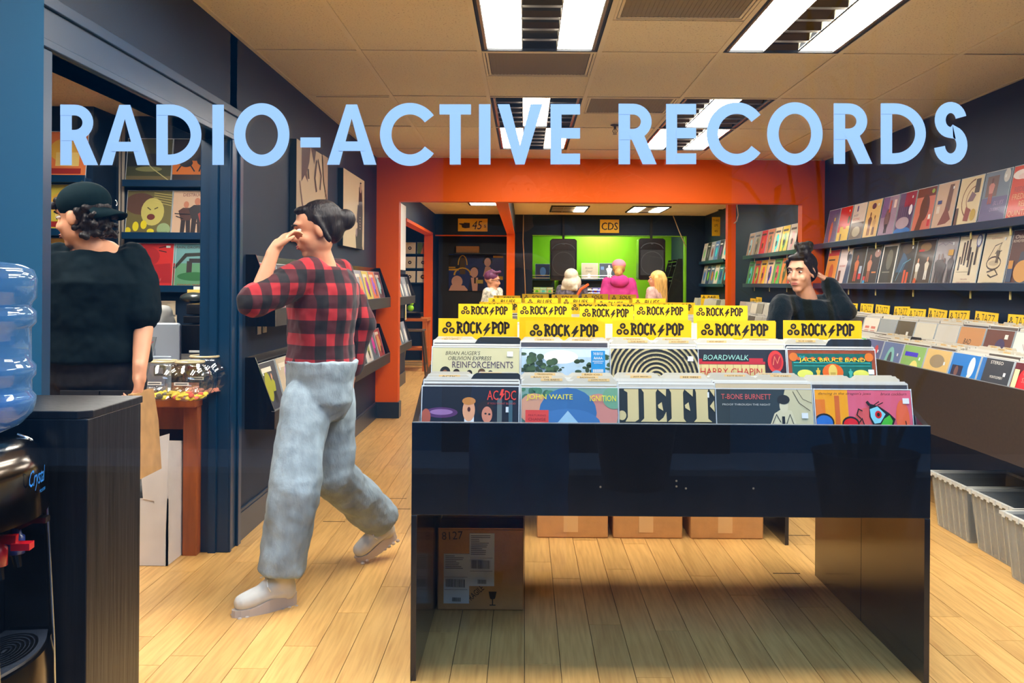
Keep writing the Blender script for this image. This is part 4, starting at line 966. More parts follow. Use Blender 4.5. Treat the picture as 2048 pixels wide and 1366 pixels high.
# rear room bins on the right
MR = Matrix.Translation((2.36, 11.4, 0)) @ Matrix.Rotation(R(-90), 4, 'Z')
ur = thing('record_bin', 'dark record bin against the right wall of the rear room', 'record bin', (2.36, 11.4, 0), R(-90)); bin_body(ur, 3.3, MR, full=False, mat_=BROWNLAM, legs=True, ribs=10)
st = MB()
for k in range(10):
    lx = -1.5 + .33 * k
    slot(MR, lx, .05, .62, .24, 8, '', '', individual=False, stuff=st, rr=r5, dv=0); slot(MR, lx, .388, .733, .15, 7, '', '', individual=False, stuff=st, rr=r5, dv=0)
    sign_card('R&B', (2.95, 11.4 + lx, 1.10 + .01 * (k % 3)), R(-90), 'yellow category card on the rear room wall bin, %s from the orange pillar' % (jw + ['x'])[9 - k], 'rear wall bin cards') if k in (4, 5, 8, 9) else None
tag(st.build('sleeve_rows', PRINT), 'record sleeves filed in the rear room wall bin', 'records', kind='stuff')
MR = Matrix.Translation((2.36, 15.3, 0)) @ Matrix.Rotation(R(-90), 4, 'Z')
ur = thing('record_bin', 'farthest record bin on the right behind the orange column', 'record bin', (2.36, 15.3, 0), R(-90)); bin_body(ur, 2.6, MR, full=False, mat_=BROWNLAM, legs=True, ribs=8)
st = MB()
for k in range(8):
    lx = -1.12 + .32 * k
    slot(MR, lx, .05, .62, .24, 6, '', '', individual=False, stuff=st, rr=r5, dv=0); slot(MR, lx, .388, .733, .15, 6, '', '', individual=False, stuff=st, rr=r5, dv=0)
tag(st.build('sleeve_rows', PRINT), 'record sleeves filed in the farthest right bin', 'records', kind='stuff')
for px, py, s_ in ((1420, 590, 'left'), (1444, 594, 'right')):
    p = P(px, py, 15.6); sign_card('R&B', p, R(-30), 'tiny yellow card left of the orange column, %s one of the pair' % s_, 'cards left of the orange column')

# ================================================================== RIGHT WALL SHELVES
def wall_shelf(label, M, L, depth=.10, tags=(), t=.03, name='record_shelf', group=None, clips=True):
    o = thing(name, label, 'shelf', M.translation, M.to_euler().z, group)
    MB().box((-L / 2, -depth, -t), (L / 2, 0, 0)).build('shelf_board', NAVYD, o, bevel=.002)
    MB().box((-L / 2, -depth - .012, -t - .002), (L / 2, -depth, .016)).build('shelf_lip', NAVYD, o, bevel=.002)
    if clips:
        for x in tags: MB().box((x - .008, -depth + .02, -t - .05), (x + .008, -depth + .026, -t - .002)).build('shelf_clip', mat('clip_brass', S(214, 196, 120), .4), o)
    return o
SY = 7.3
for z, lab in ((1.277, 'lower navy record shelf on the right wall'), (1.640, 'upper navy record shelf on the right wall')):
    M = Matrix.Translation((XR, SY, z)) @ Matrix.Rotation(R(-90), 4, 'Z')
    wall_shelf(lab, M, 4.04, .10, (-1.6, -1.1, -.45, .3, 1.2, 1.7), group='right wall record shelves')
PUR = S(112, 84, 130)
UP = [('purple album cover with an orange figure, upper right-wall shelf by the orange wall', S(92, 66, 110), [('e', .45, .35, .12, .3, S(206, 90, 40)), ('r', .7, .5, .12, .4, S(70, 60, 90)), ('r', .6, .66, .1, .1, S(226, 190, 60))]),
 ('red over yellow album cover with dripping paint, upper shelf second from the orange wall', S(226, 186, 40), [('r', 0, .45, 1, .55, S(206, 36, 20)), ('r', .0, .3, .2, .2, S(206, 36, 20)), ('r', .5, .38, .2, .1, S(206, 36, 20)), ('e', .85, .62, .09, .11, S(60, 80, 40)), ('r', .3, .05, .12, .2, S(80, 50, 20))]),
 ('cream album cover with dark lower half and small red lettering, upper shelf third', S(206, 190, 176), [('r', 0, 0, 1, .5, S(84, 66, 46)), ('t', 'EXCITING', .1, .56, .5, .07, S(196, 70, 40)), ('t', 'JAZZ', .1, .66, .35, .06, S(60, 60, 120)), ('e', .5, .25, .3, .14, S(170, 160, 130)), ('r', .3, .8, .1, .15, S(70, 60, 120))]),
 ('golden tan album cover with brown figures, upper shelf fourth', S(214, 176, 110), [('fig', .35, .1, .6, S(90, 50, 40), S(110, 60, 40), S(120, 70, 50)), ('fig', .7, .1, .5, S(190, 150, 100), S(110, 60, 40), S(90, 50, 40)), ('e', .5, .85, .15, .08, S(90, 50, 60))]),
 ('mauve grey album cover with a bending player, upper shelf fifth', S(150, 126, 146), [('r', 0, .5, .4, .5, PUR), ('e', .45, .45, .18, .25, S(96, 70, 70)), ('fig', .45, .1, .55, S(110, 86, 84), S(120, 80, 70), K), ('r', .75, .7, .16, .2, S(226, 200, 190)), ('r', .5, .6, .1, .3, S(190, 80, 70))]),
 ('purple striped album cover with a red panel and round sticker, upper shelf sixth', S(96, 76, 112), [('r', .35, .66, .65, .34, S(150, 30, 60))] + [('r', .08 + .13 * k, .1, .03, .6, S(60, 50, 84)) for k in range(7)] + [('e', .5, .08, .5, .1, S(30, 110, 180)), ('e', .45, .28, .4, .14, S(170, 150, 160)), ('e', .82, .57, .1, .12, S(226, 216, 226))]),
 ('salmon album cover with a tall dark oval shape, upper shelf seventh', S(200, 110, 90), [('r', 0, .80, 1, .2, S(110, 40, 30)), ('e', .52, .55, .24, .3, S(90, 40, 26)), ('p', [(.35, .5), (.6, .45), (.45, 0), (.15, 0)], S(90, 40, 26)), ('r', .80, .12, .12, .14, S(196, 30, 40)), ('r', .80, .28, .12, .10, WH), ('e', .85, .9, .08, .05, S(150, 170, 60))]),
 ('beige album cover with a dark standing musician, upper shelf eighth', S(200, 170, 146), [('p', [(.5, .2), (.6, .95), (.8, .95), (.78, .4)], S(110, 74, 64)), ('p', [(.3, .1), (.6, .5), (.9, .2), (.7, .12)], S(120, 60, 50)), ('r', .12, .56, .2, .08, S(40, 60, 120)), ('r', .12, .36, .16, .16, S(220, 206, 190))]),
 ('cream album cover with a brown swirling keyboard, upper shelf ninth', S(222, 202, 160), [('s', arc(.75, .55, .55, .4, 100, 250, 14), .03, S(120, 70, 40)), ('s', arc(.75, .55, .35, .25, 90, 260, 14), .025, S(140, 90, 60)), ('p', [(.4, .12), (.62, .10), (.66, .34), (.44, .40)], S(140, 60, 44)), ('p', [(.45, .5), (.6, .7), (.8, .62), (.7, .5)], S(120, 90, 100)), ('r', .70, .66, .2, .28, S(60, 46, 40)), ('e', .8, .22, .12, .12, S(190, 160, 60)), ('r', 0, 0, .12, .4, S(90, 60, 44))]),
 ('blue to violet album cover with a seated man and round sticker, upper shelf tenth', S(92, 84, 130), [('r', 0, .5, 1, .5, S(110, 126, 146)), ('r', .1, .52, .45, .4, S(110, 84, 80)), ('fig', .32, .38, .5, S(200, 130, 120), S(90, 50, 40), S(150, 70, 60)), ('t', 'BLUES', .5, .34, .4, .08, S(170, 150, 190), .3), ('t', 'QUEBEC', .4, .22, .4, .07, S(190, 170, 210), .3), ('e', .86, .88, .12, .13, S(200, 200, 196))]),
 ('orange red album cover with stacked lettering and pale cloud, upper shelf nearest frame edge', S(206, 66, 40), [('e', .3, .84, .3, .09, S(240, 226, 220)), ('e', .5, .80, .3, .06, S(230, 200, 196)), ('t', 'REDD', .15, .52, .4, .09, S(150, 60, 60)), ('t', 'FREDDIE', .12, .38, .66, .10, S(240, 190, 140)), ('t', 'REDD', .40, .24, .4, .10, S(240, 190, 140)), ('t', 'QUINTET', .06, .06, .78, .12, S(240, 190, 140))])]
LO = [('yellow orange album cover with red top band, lower right-wall shelf by orange wall', S(232, 150, 40), [('r', 0, .84, 1, .16, S(206, 36, 30)), ('e', .5, .35, .2, .25, S(206, 90, 40)), ('r', .1, .7, .6, .04, K)]),
 ('white album cover with a dark figure leaning from the right, lower shelf second', S(222, 206, 200), [('p', [(.6, 0), (.7, .55), (.8, .9), (1, .8), (1, 0)], S(50, 70, 100)), ('e', .72, .8, .1, .14, K), ('t', 'THE STREET', .08, .5, .5, .05, S(190, 60, 50)), ('r', .1, .1, .2, .3, S(110, 60, 40))]),
 ('black album cover with an orange clad singer, lower shelf third', S(34, 28, 24), [('fig', .45, .1, .7, S(206, 110, 60), S(170, 90, 60), S(190, 80, 60)), ('r', .7, .15, .2, .18, S(200, 40, 40)), ('r', .7, .3, .2, .2, S(170, 190, 210))]),
 ('black album cover with a pink singer and blue red sticker, lower shelf fourth', S(32, 26, 24), [('fig', .35, .08, .7, S(196, 130, 100), S(170, 100, 80), S(150, 80, 60)), ('r', .05, .02, .15, .1, S(40, 150, 210)), ('r', .05, .12, .15, .1, S(206, 50, 50)), ('e', .8, .8, .2, .1, S(170, 130, 120)), ('r', .6, .3, .3, .04, S(200, 120, 60))]),
 ('dark album cover inside a thick white border, lower shelf fifth', S(222, 220, 214), [('r', .07, .05, .86, .9, S(40, 44, 38)), ('e', .55, .62, .2, .25, S(96, 96, 84)), ('r', .2, .3, .5, .03, S(120, 120, 110))]),
 ('black and blue album cover with orange legs and a trumpet, lower shelf sixth', S(30, 34, 40), [('p', [(.0, .3), (.3, .8), (.6, .6), (.4, .3)], S(40, 84, 120)), ('r', .5, 0, .12, .35, S(214, 80, 30)), ('r', .68, 0, .12, .3, S(214, 80, 30)), ('s', [(.1, .1), (.4, .5), (.8, .6)], .025, S(80, 150, 180)), ('e', .5, .85, .3, .12, S(70, 56, 40))]),
 ('brown album cover of seated men in white, lower shelf seventh', S(60, 48, 36), [('fig', .2, .1, .5, WH, SK, S(190, 180, 160)), ('fig', .72, .12, .5, S(220, 210, 190), SK, WH), ('e', .5, .85, .3, .1, S(130, 100, 60)), ('r', .15, .75, .3, .05, S(190, 40, 30)), ('e', .2, .08, .08, .08, S(200, 80, 30))]),
 ('grey album cover with four standing men in dark suits, lower shelf eighth', S(150, 144, 146), [('r', 0, .35, 1, .65, S(164, 160, 164))] + [('fig', x, .05, h, S(64, 62, 68), S(120, 100, 96), S(50, 48, 54)) for x, h in ((.2, .62), (.37, .62), (.52, .52), (.84, .64))] + [('s', [(.1, .85), (.3, .9), (.45, .84), (.6, .9), (.8, .86)], .012, S(110, 100, 120)), ('r', .66, .62, .25, .12, S(206, 160, 70))]),
 ('cream album cover with dark vertical bars hanging at different heights, lower shelf ninth', S(226, 214, 186), [('r', x, y, .07, h, c) for x, y, h, c in ((.1, .3, .28, K), (.2, .42, .45, S(70, 50, 40)), (.32, .40, .5, K), (.44, .5, .45, S(60, 44, 36)), (.5, .36, .4, K), (.62, .2, .46, K), (.78, .40, .4, K))] + [('e', .86, .88, .11, .13, S(70, 90, 150)), ('e', .86, .88, .08, .10, S(210, 214, 220)), ('t', 'THE SUPER', .35, .1, .3, .03, S(150, 90, 80)), ('t', 'SONNY CRISS ORCHESTRA', .2, .04, .6, .03, S(150, 70, 70)), ('r', .1, .26, .5, .006, K)]),
 ('cream album cover with an ink drawing of a car and figures, lower shelf tenth', S(222, 206, 172), [('s', arc(.5, .42, .28, .12, 0, 360, 16), .03, S(70, 60, 54)), ('e', .5, .42, .2, .05, S(190, 176, 146)), ('s', [(.25, .5), (.45, .75), (.7, .8), (.5, .6), (.75, .65)], .02, S(80, 70, 60)), ('s', [(.3, .25), (.6, .3), (.75, .2), (.5, .15), (.35, .2)], .03, S(60, 52, 46)), ('t', 'ALLEN TOUSSAINT', .25, .88, .45, .03, S(170, 90, 60)), ('t', 'WAITING FOR THE BAND', .2, .03, .6, .03, K), ('fig', .62, .42, .3, S(90, 80, 70), S(200, 184, 150), S(90, 80, 70))]),
 ('dark album cover of a man holding a golden guitar, lower shelf nearest the frame edge', S(84, 52, 44), [('e', .72, .78, .14, .16, S(120, 70, 50)), ('p', [(.3, .2), (.4, .6), (.9, .65), (1, .3), (1, 0), (.4, 0)], S(60, 66, 84)), ('e', .55, .25, .3, .2, S(206, 150, 80)), ('p', [(.6, .3), (.75, .2), (1, .5), (1, .6)], S(206, 150, 80)), ('t', 'Otis', .1, .85, .3, .07, S(220, 200, 180), .2), ('t', 'ROWDYISM', .06, .78, .4, .05, S(220, 200, 180)), ('r', .02, .06, .2, .34, S(60, 80, 110)), ('r', .04, .3, .16, .15, S(200, 140, 60))])]
for row, z in ((UP, 1.641), (LO, 1.278)):
    for k, (lab, base, art) in enumerate(row):
        y = 8.93 - .343 * k
        o = art_cover(lab, art, base, 'records on the right wall shelves', sticker=(.78, .84) if k % 2 else None)
        o.location = (2.725 + rnd.uniform(-.003, .003), y, z); o.rotation_euler = (-R(11), 0, R(-90) + rnd.uniform(-.01, .01))
# rear room shelves on the right wall
def small_cover(label, group, r, w=.315):
    c = S(*[r.choice([40, 90, 150, 200, 230]) for _ in range(3)]); d = S(*[r.choice([30, 80, 160, 220]) for _ in range(3)]); e = S(*[r.choice([30, 120, 230]) for _ in range(3)])
    art = [('e', r.uniform(.3, .7), r.uniform(.35, .6), r.uniform(.15, .3), r.uniform(.2, .35), d), ('r', .08, .82, r.uniform(.3, .8), .08, e), ('fig', r.uniform(.3, .7), .08, .5, e, SK, d)]
    return art_cover(label, art, c, group, w)
r7 = random.Random(21)
hues = ['cream and brown', 'pale cream', 'red and orange', 'orange and tan', 'cream and blue', 'yellow']
for zi, z in enumerate((1.277, 1.65)):
    M = Matrix.Translation((XR2, 12.1, z)) @ Matrix.Rotation(R(-90), 4, 'Z'); wall_shelf('%s record shelf on the rear room wall just right of the orange column' % ('lower', 'upper')[zi], M, 2.7, .10, (-.8, 0, .8), group='rear wall shelves')
    for k in range(7):
        cols = ([S(60, 150, 50), S(206, 60, 30), S(226, 180, 40), S(222, 190, 140), S(80, 160, 60), S(226, 120, 40), S(200, 60, 50)], [S(190, 150, 100), S(160, 150, 120), S(206, 40, 50), S(190, 110, 70), S(222, 196, 150), S(230, 200, 60), S(200, 190, 170)])[zi][k]
        cn = (['green', 'red', 'yellow', 'cream', 'leaf green', 'orange', 'brick red'], ['tan', 'olive grey', 'crimson', 'rust', 'ivory', 'bright yellow', 'grey'])[zi][k]
        d = S(*[r7.choice([30, 80, 160, 220]) for _ in range(3)])
        o = art_cover('%s album cover on the %s rear shelf seen through the orange opening' % (cn, ('lower', 'upper')[zi]), [('e', .5, .45, .22, .3, d), ('r', .1, .8, .7, .08, S(40, 36, 30)), ('fig', .45, .05, .55, S(60, 50, 40), SK, d)], cols, 'rear shelf records')
        o.location = (XR2 - .08, 13.22 - .345 * k, z + .001); o.rotation_euler = (-R(11), 0, R(-90))
    M = Matrix.Translation((XR2, 15.8, z)) @ Matrix.Rotation(R(-90), 4, 'Z'); wall_shelf('%s record shelf at the far right, left of the orange column' % ('lower', 'upper')[zi], M, 2.1, .10, (), group='rear wall shelves')
    for k in range(6):
        cn = (['grey', 'navy', 'slate', 'pale', 'teal', 'dark'], ['white', 'black', 'silver', 'dusty blue', 'charcoal', 'ivory'])[zi][k]
        cc = ([S(170, 170, 160), S(40, 60, 100), S(90, 110, 130), S(200, 190, 170), S(60, 130, 130), S(60, 50, 50)], [S(210, 205, 190), S(40, 40, 44), S(160, 165, 170), S(90, 120, 160), S(60, 62, 70), S(220, 210, 190)])[zi][k]
        o = art_cover('small %s cover on the %s far right shelf left of the orange column' % (cn, ('lower', 'upper')[zi]), [('e', .5, .45, .22, .25, S(*[r7.choice([40, 120, 200]) for _ in range(3)])), ('r', .15, .78, .6, .06, S(230, 225, 210))], cc, 'far shelf records')
        o.location = (XR2 - .08, 16.62 - .345 * k, z + .001); o.rotation_euler = (-R(11), 0, R(-90))

# ================================================================== LEFT WALL
# canvases
for (y0, y1, z0, z1, lab, art) in ((5.90, 6.80, 1.50, 2.12, 'tall pale canvas print of a face behind raised fingers on the left wall', 'hand'), (7.42, 8.38, 1.545, 2.14, 'pale canvas print of a standing figure in black, left wall beside the orange wall', 'man')):
    W = y1 - y0; Hh = 0
    pa = PX(590 if art == 'hand' else 686, 275 if art == 'hand' else 335, XL + .04); pb = PX(590 if art == 'hand' else 686, 480 if art == 'hand' else 491, XL + .04)
    z1, z0 = pa.z, pb.z; Hh = z1 - z0
    t = thing('canvas_print', lab, 'poster', (XL, (y0 + y1) / 2, z0), R(90))
    MB().box((-W / 2, -.038, 0), (W / 2, -.001, Hh)).build('stretcher', mat('canvas_side', S(20, 40, 50), .6), t)
    C0 = S(206, 184, 150); mb = MB(); mb.box((-W / 2, -.040, 0), (W / 2, -.0385, Hh), C0)
    if art == 'hand': A = [('p', [(0, 1), (.14, 1), (.14, 0), (0, 0)], S(196, 176, 146)), ('p', [(.14, 1), (.42, 1), (.38, .84), (.30, .72), (.34, .62), (.24, .68), (.14, .60)], S(74, 50, 46)), ('p', [(.42, 1), (.60, 1), (.54, .84), (.48, .92)], S(74, 50, 46)), ('s', [(.62, .9), (.56, .7), (.62, .56)], .05, S(50, 40, 36)), ('s', [(.66, .92), (.78, .76), (.74, .6)], .04, S(60, 46, 40)), ('s', [(.08, .6), (.2, .3), (.3, 0)], .03, S(120, 96, 90)), ('s', [(.34, .76), (.36, .66)], .04, S(60, 46, 40))] + [('s', [(.9, .3 + .06 * k), (.98, .36 + .06 * k)], .012, S(130, 110, 90)) for k in range(9)] + [('p', [(.8, 1), (1, 1), (1, .5), (.86, .7)], S(176, 150, 124))]
    else: A = [('p', [(.60, 0), (.56, .18), (.66, .30), (.64, .5), (.70, .56), (.72, .86), (.80, .92), (.88, .84), (.92, .5), (.90, .05), (.94, 0)], S(34, 30, 30)), ('e', .80, .87, .055, .075, S(170, 140, 120)), ('s', [(.76, .93), (.84, .94)], .02, K), ('p', [(.60, .36), (.66, .62), (.70, .60), (.66, .36)], S(60, 50, 60)), ('e', .60, .22, .04, .06, S(150, 130, 130))] + [('r', .74, .44 - .04 * k, .06, .012, S(170, 160, 150)) for k in range(5)]
    art_to(mb, A, W, Hh, -.040); mb.build('print', PRINT, t)
# racks
def rack(label, base, y0, y1, x=XL, rz=90, group='left wall record racks'):
    L = y1 - y0; t = thing('record_rack', label, 'record rack', (x, (y0 + y1) / 2, base), R(rz), group)
    poly = [(0, 0), (-.15, 0), (-.15, .09), (-.05, .36), (0, .36)]
    for s_ in (-1, 1): MB().prism(poly, s_ * L / 2 - (.012 if s_ > 0 else 0), s_ * L / 2 + (.012 if s_ < 0 else 0), lambda a, b, d: (d, a, b)).build('end_panel', BLACKLAM, t)
    MB().box((-L / 2 + .013, -.15, 0), (L / 2 - .013, -.136, .09)).build('front_lip', RACK, t, bevel=.001)
    MB().box((-L / 2 + .013, -.135, 0), (L / 2 - .013, -.001, .012)).build('rack_floor', BLACKLAM, t)
    MB().add([(-L / 2 + .013, -.045, .012), (L / 2 - .013, -.045, .012), (L / 2 - .013, -.005, .36), (-L / 2 + .013, -.005, .36), (-L / 2 + .013, -.001, .012), (L / 2 - .013, -.001, .012), (L / 2 - .013, -.001, .36), (-L / 2 + .013, -.001, .36)], [(0, 1, 2, 3), (3, 2, 6, 7), (4, 7, 6, 5), (0, 3, 7, 4), (1, 5, 6, 2)]).build('rack_back', BLACKLAM, t)
    MB().box((-L / 2 - .002, -.151, .0885), (L / 2 + .002, -.135, .0915)).build('lip_edge', mat('edge_grey', S(92, 96, 98), .35), t)
    return t
rack('upper charcoal record rack on the left wall below the canvas prints', 1.045, 4.98, 9.26)
rack('lower charcoal record rack on the left wall above the baseboard', .53, 4.98, 9.26)
r8 = random.Random(4)
ordw = ['first', 'second', 'third', 'fourth', 'fifth', 'sixth', 'seventh', 'eighth', 'ninth', 'tenth', 'eleventh', 'twelfth']
pal = [(S(196, 90, 80), 'rust red'), (S(40, 40, 46), 'black'), (S(210, 200, 190), 'pale'), (S(90, 100, 110), 'slate'), (S(170, 60, 60), 'dull red'), (S(60, 60, 70), 'charcoal'), (S(200, 180, 150), 'beige'), (S(80, 40, 40), 'maroon'), (S(150, 150, 160), 'silver'), (S(214, 190, 60), 'mustard'), (S(226, 110, 50), 'orange'), (S(96, 30, 50), 'dark red')]
for rowi, base in ((0, 1.045), (1, .53)):
    for k in range(12):
        c, cn = pal[(k + 5 * rowi) % 12]; d = S(*[r8.choice([30, 90, 160, 220]) for _ in range(3)])
        o = art_cover('%s album cover, %s from the doorway in the %s left wall rack' % (cn, ordw[k], ('upper', 'lower')[rowi]), [('e', r8.uniform(.3, .7), .6, .2, .25, d), ('r', .1, .84, .6, .08, S(230, 220, 200)), ('fig', .6, .3, .5, d, SK, K)], c, 'left wall rack records', sticker=(.1, .8))
        o.location = (XL + .125, 5.20 + .348 * k, base + .013); o.rotation_euler = (-R(15), 0, R(90))
# switches
for px, py, lab, knob in ((517, 646, 'pale dimmer switch plate with round knob on the left wall', True), (528, 643, 'pale blank switch plate right of the dimmer', False)):
    p = PX(px, py, XL); t = thing('switch_plate', lab, 'switch', (XL, p.y, p.z), R(90))
    MB().box((-.038, -.006, -.06), (.038, -.0005, .06)).build('plate', WHITEPL, t, bevel=.002)
    if knob: MB().lathe([(.016, 0), (.014, .02)], 14).xf(Matrix.Rotation(R(90), 4, 'X')).build('knob', WHITEPL, t, True, loc=(0, -.006, 0))
    else: MB().box((-.016, -.009, -.033), (.016, -.006, .033)).build('rocker', WHITEPL, t)
# rack stickers & rear left racks
rack('dark record rack just behind the orange wall on the left, upper one', 1.02, 9.75, 12.55, XL2, 90, 'rear left racks')
rack('dark record rack just behind the orange wall on the left, lower one', .48, 9.75, 12.2, XL2, 90, 'rear left racks')
for rowi, base in ((0, 1.02), (1, .48)):
    for k in range(8 - rowi):
        c, cn = pal[(k * 5 + 2) % 12]
        o = art_cover('%s album cover, %s in the %s rear left rack' % (cn, ordw[k], ('upper', 'lower')[rowi]), [('e', .5, .5, .2, .25, WH)], c, 'rear left rack records')
        o.location = (XL2 + .125, 9.95 + .348 * k, base + .013); o.rotation_euler = (-R(15), 0, R(90))
t = thing('canvas_print', 'white poster with blue and red strokes seen edge-on behind the orange wall', 'poster', (XL2, 11.35, 1.43), R(90))
mb = MB().box((-1.15, -.03, 0), (1.15, -.001, .80), S(240, 240, 236)); art_to(mb, [('r', 0, .6, .12, .4, S(60, 90, 200)), ('r', 0, .95, .1, .05, S(190, 70, 160)), ('r', .0, 0, .08, .2, S(40, 120, 60)), ('p', [(.4, .2), (.55, .6), (.7, .2)], S(120, 50, 30)), ('r', .45, .62, .2, .04, S(200, 30, 40))], 2.3, .8, -.03); mb.build('print', PRINT, t)

# ================================================================== REAR: 45s, signs, CDs, speakers
def yellow_sign(label, p0, p1, Y, draw):
    a, b = P(*p0, Y), P(*p1, Y); W, Hh = b.x - a.x, a.z - b.z
    o = MB().box((-W / 2, -.004, 0), (W / 2, 0, Hh), S(240, 190, 30)); art_to(o, draw, W, Hh, -.004)
    o = o.build('hand_lettered_sign', PRINT); o.location = ((a.x + b.x) / 2, Y, b.z); tag(o, label, 'sign', 'hand-lettered yellow signs'); return o
KB = S(44, 26, 16)
yellow_sign('yellow sign with a pointing hand and the number 45, over the dark doorway', (916, 437), (975, 463), YB - .012, [('p', [(.04, .62), (.2, .62), (.2, .68), (.40, .66), (.40, .28), (.24, .24), (.14, .30), (.12, .50), (.04, .55)], KB), ('t', '45', .48, .16, .34, .66, KB, .2), ('t', 's', .88, .3, .07, .22, KB)])
yellow_sign('yellow sign reading CDs above the green room', (1200, 439), (1238, 466), YB - .012, [('t', 'CDS', .08, .22, .84, .56, KB, .05), ('t', 'CDS', .10, .22, .84, .54, KB, .05)])
o = yellow_sign('tall yellow handwritten sign on the right wall near the far corner', (1424, 434), (1440, 472), 15.6, [('t', 'TV AND', .1, .76, .8, .12, KB), ('t', 'LPS', .3, .5, .4, .12, KB), ('t', '45', .3, .2, .4, .12, KB)])
# dark doorway print and carton on the cupboard
a, b = P(898, 508, YB + .68), P(1008, 582, YB + .68); W, Hh = b.x - a.x, a.z - b.z
BG, PK, YE = S(24, 52, 116), S(226, 180, 160), S(226, 176, 30)
mb = MB().box((-W / 2, -.02, 0), (W / 2, 0, Hh), BG)
art_to(mb, [('r', 0, .55, .3, .42, K), ('s', arc(.25, .7, .08, .26, 180, 0, 10), .02, YE), ('r', .2, .45, .1, .45, S(90, 66, 20)), ('r', 0, .55, .18, .05, YE), ('r', 0, .62, .12, .03, YE), ('r', .8, .9, .18, .06, YE), ('r', .88, .3, .1, .1, YE), ('s', arc(.25, .42, .15, .2, 180, 0, 10), .03, YE),
            ('e', .15, .25, .1, .16, PK), ('p', [(0, 0), (.05, .16), (.28, .14), (.36, 0)], PK), ('p', [(.34, 0), (.40, .38), (.62, .38), (.66, 0)], S(24, 40, 80)), ('e', .46, .50, .07, .14, PK), ('s', [(.38, .6), (.46, .66), (.54, .6)], .02, K), ('p', [(.43, 0), (.40, .36), (.53, .36), (.52, 0)], PK), ('r', .46, .2, .03, .16, K),
            ('e', .70, .78, .06, .12, PK), ('s', arc(.70, .80, .075, .14, 200, -20, 10), .025, K), ('p', [(.62, .40), (.66, .66), (.74, .66), (.82, .50), (.84, .3)], PK), ('r', .5, .2, .12, .1, S(200, 180, 90))], W, Hh, -.02)
o = mb.build('band_poster', PRINT); o.location = ((a.x + b.x) / 2, YB + .675, b.z); tag(o, 'dark blue, yellow and pink drawn poster of three faces in the dark doorway', 'poster')
a, b = P(912, 492, YB + .4), P(958, 506, YB + .4)
o = MB().box((0, 0, 0), (b.x - a.x, .25, a.z - b.z)).build('carton', CARD, bevel=.005); o.location = (a.x, YB + .42, b.z); tag(o, 'tan carton lying on the high ledge above the drawn poster', 'box')
o = sbox('trim_10', (XL2 + .3, YB + .38, b.z - .02), (-.35, YB + .7, b.z), MC['navy_dark'])
# 45s beyond the orange side door
for ri, py in enumerate((505, 535, 565)):
    z = P(835, py, 15.6).z
    t = thing('singles_ledge', '%s narrow ledge of seven inch singles beyond the orange side door' % ('top', 'middle', 'bottom')[ri], 'shelf', (-1.9, 16.39, z), group='singles ledges'); MB().box((-.6, -.07, -.02), (.25, 0, 0)).build('shelf_board', NAVYD, t)
    for k in range(3):
        w = .185; c, art = (S(226, 214, 184), [('e', .5, .5, .16, .16, S(70, 60, 40)), ('e', .5, .5, .05, .05, WH), ('ring', .5, .5, .28, .01, S(200, 186, 150))])
        if ri == 0 and k == 2: c, art = S(90, 110, 50), [('p', [(.3, 0), (.5, .7), (.8, .3), (.8, 0)], S(206, 110, 40)), ('e', .6, .75, .1, .1, S(150, 60, 30))]
        if ri == 2 and k == 2: art[0] = ('e', .5, .5, .2, .2, S(60, 30, 10)); art[1] = ('e', .5, .5, .08, .08, S(226, 180, 40))
        o = art_cover('seven inch single, %s row, %s from the left, beyond the side door' % (('top', 'middle', 'bottom')[ri], ordw[k]), art, c, 'seven inch singles', w, name='single_sleeve')
        o.location = (-2.36 + .215 * k + .25, 16.34, z + .001); o.rotation_euler = (-R(6), 0, 0)
# stool, turntable, table seen low through the aisle
p = P(828, 742, 13.9)
t = thing('metal_stool', 'grey metal bar stool in the rear aisle beside the orange-brown table', 'stool', (p.x, p.y, 0)); 
MB().box((-.15, -.15, .60), (.15, .15, .625)).build('seat', STEEL, t, bevel=.01)
for sx in (-1, 1):
    for sy in (-1, 1): MB().tube([(sx * .12, sy * .12, .60), (sx * .18, sy * .18, 0)], .016, 6).build('leg', STEEL, t)
m = MB()
for s_ in (-1, 1): m.tube([(-.165, s_ * .165, .14), (.165, s_ * .165, .14)], .008, 6).tube([(s_ * .165, -.165, .14), (s_ * .165, .165, .14)], .008, 6)
m.build('foot_rail', STEEL, t)
t = thing('side_table', 'small orange-brown wooden table with a turntable in the rear aisle', 'table', (-1.62, 14.6, 0)); OW = mat('orange_wood', S(196, 106, 40), .4)
MB().box((-.38, -.3, .72), (.22, .3, .76)).build('tabletop', OW, t)
for sx, sy in ((-.34, -.26), (.18, -.26), (-.34, .26), (.18, .26)): MB().box((sx - .03, sy - .03, 0), (sx + .03, sy + .03, .72)).build('leg', OW, t)
MB().box((-.34, -.26, .30), (.18, .26, .33)).build('low_shelf', OW, t)
t = thing('turntable', 'black turntable with a lime green toy on the rear aisle table', 'turntable', (-1.70, 14.55, .76)); MB().box((-.2, -.16, .01), (.2, .16, .08)).build('plinth', BLACKPL, t, bevel=.01)
MB().lathe([(.14, .08), (.14, .095)], 24).build('platter', CHROME, t)
o = MB().ball((0, 0, .05), (.05, .04, .05)).ball((.02, -.01, .12), (.03, .03, .03)).build('green_figure', mat('lime', S(150, 220, 20), .4), None, True); o.location = (-1.66, 14.45, .856); tag(o, 'small lime green ornament on the turntable', 'toy')
o = MB().box((-.07, -.003, 0), (.07, 0, .26), S(226, 222, 190)).box((-.07, -.004, .02), (-.02, -.003, .12), S(220, 200, 30)).build('notice', PRINT); o.location = P(817, 635, 13.0) + Vector((0, 0, 0)); o.location.x = XL2 + .01; o.location.y = 12.70; o.location.z = .80; o.rotation_euler = (0, 0, R(90)); tag(o, 'pale notice with yellow patch under the rear left rack', 'notice')
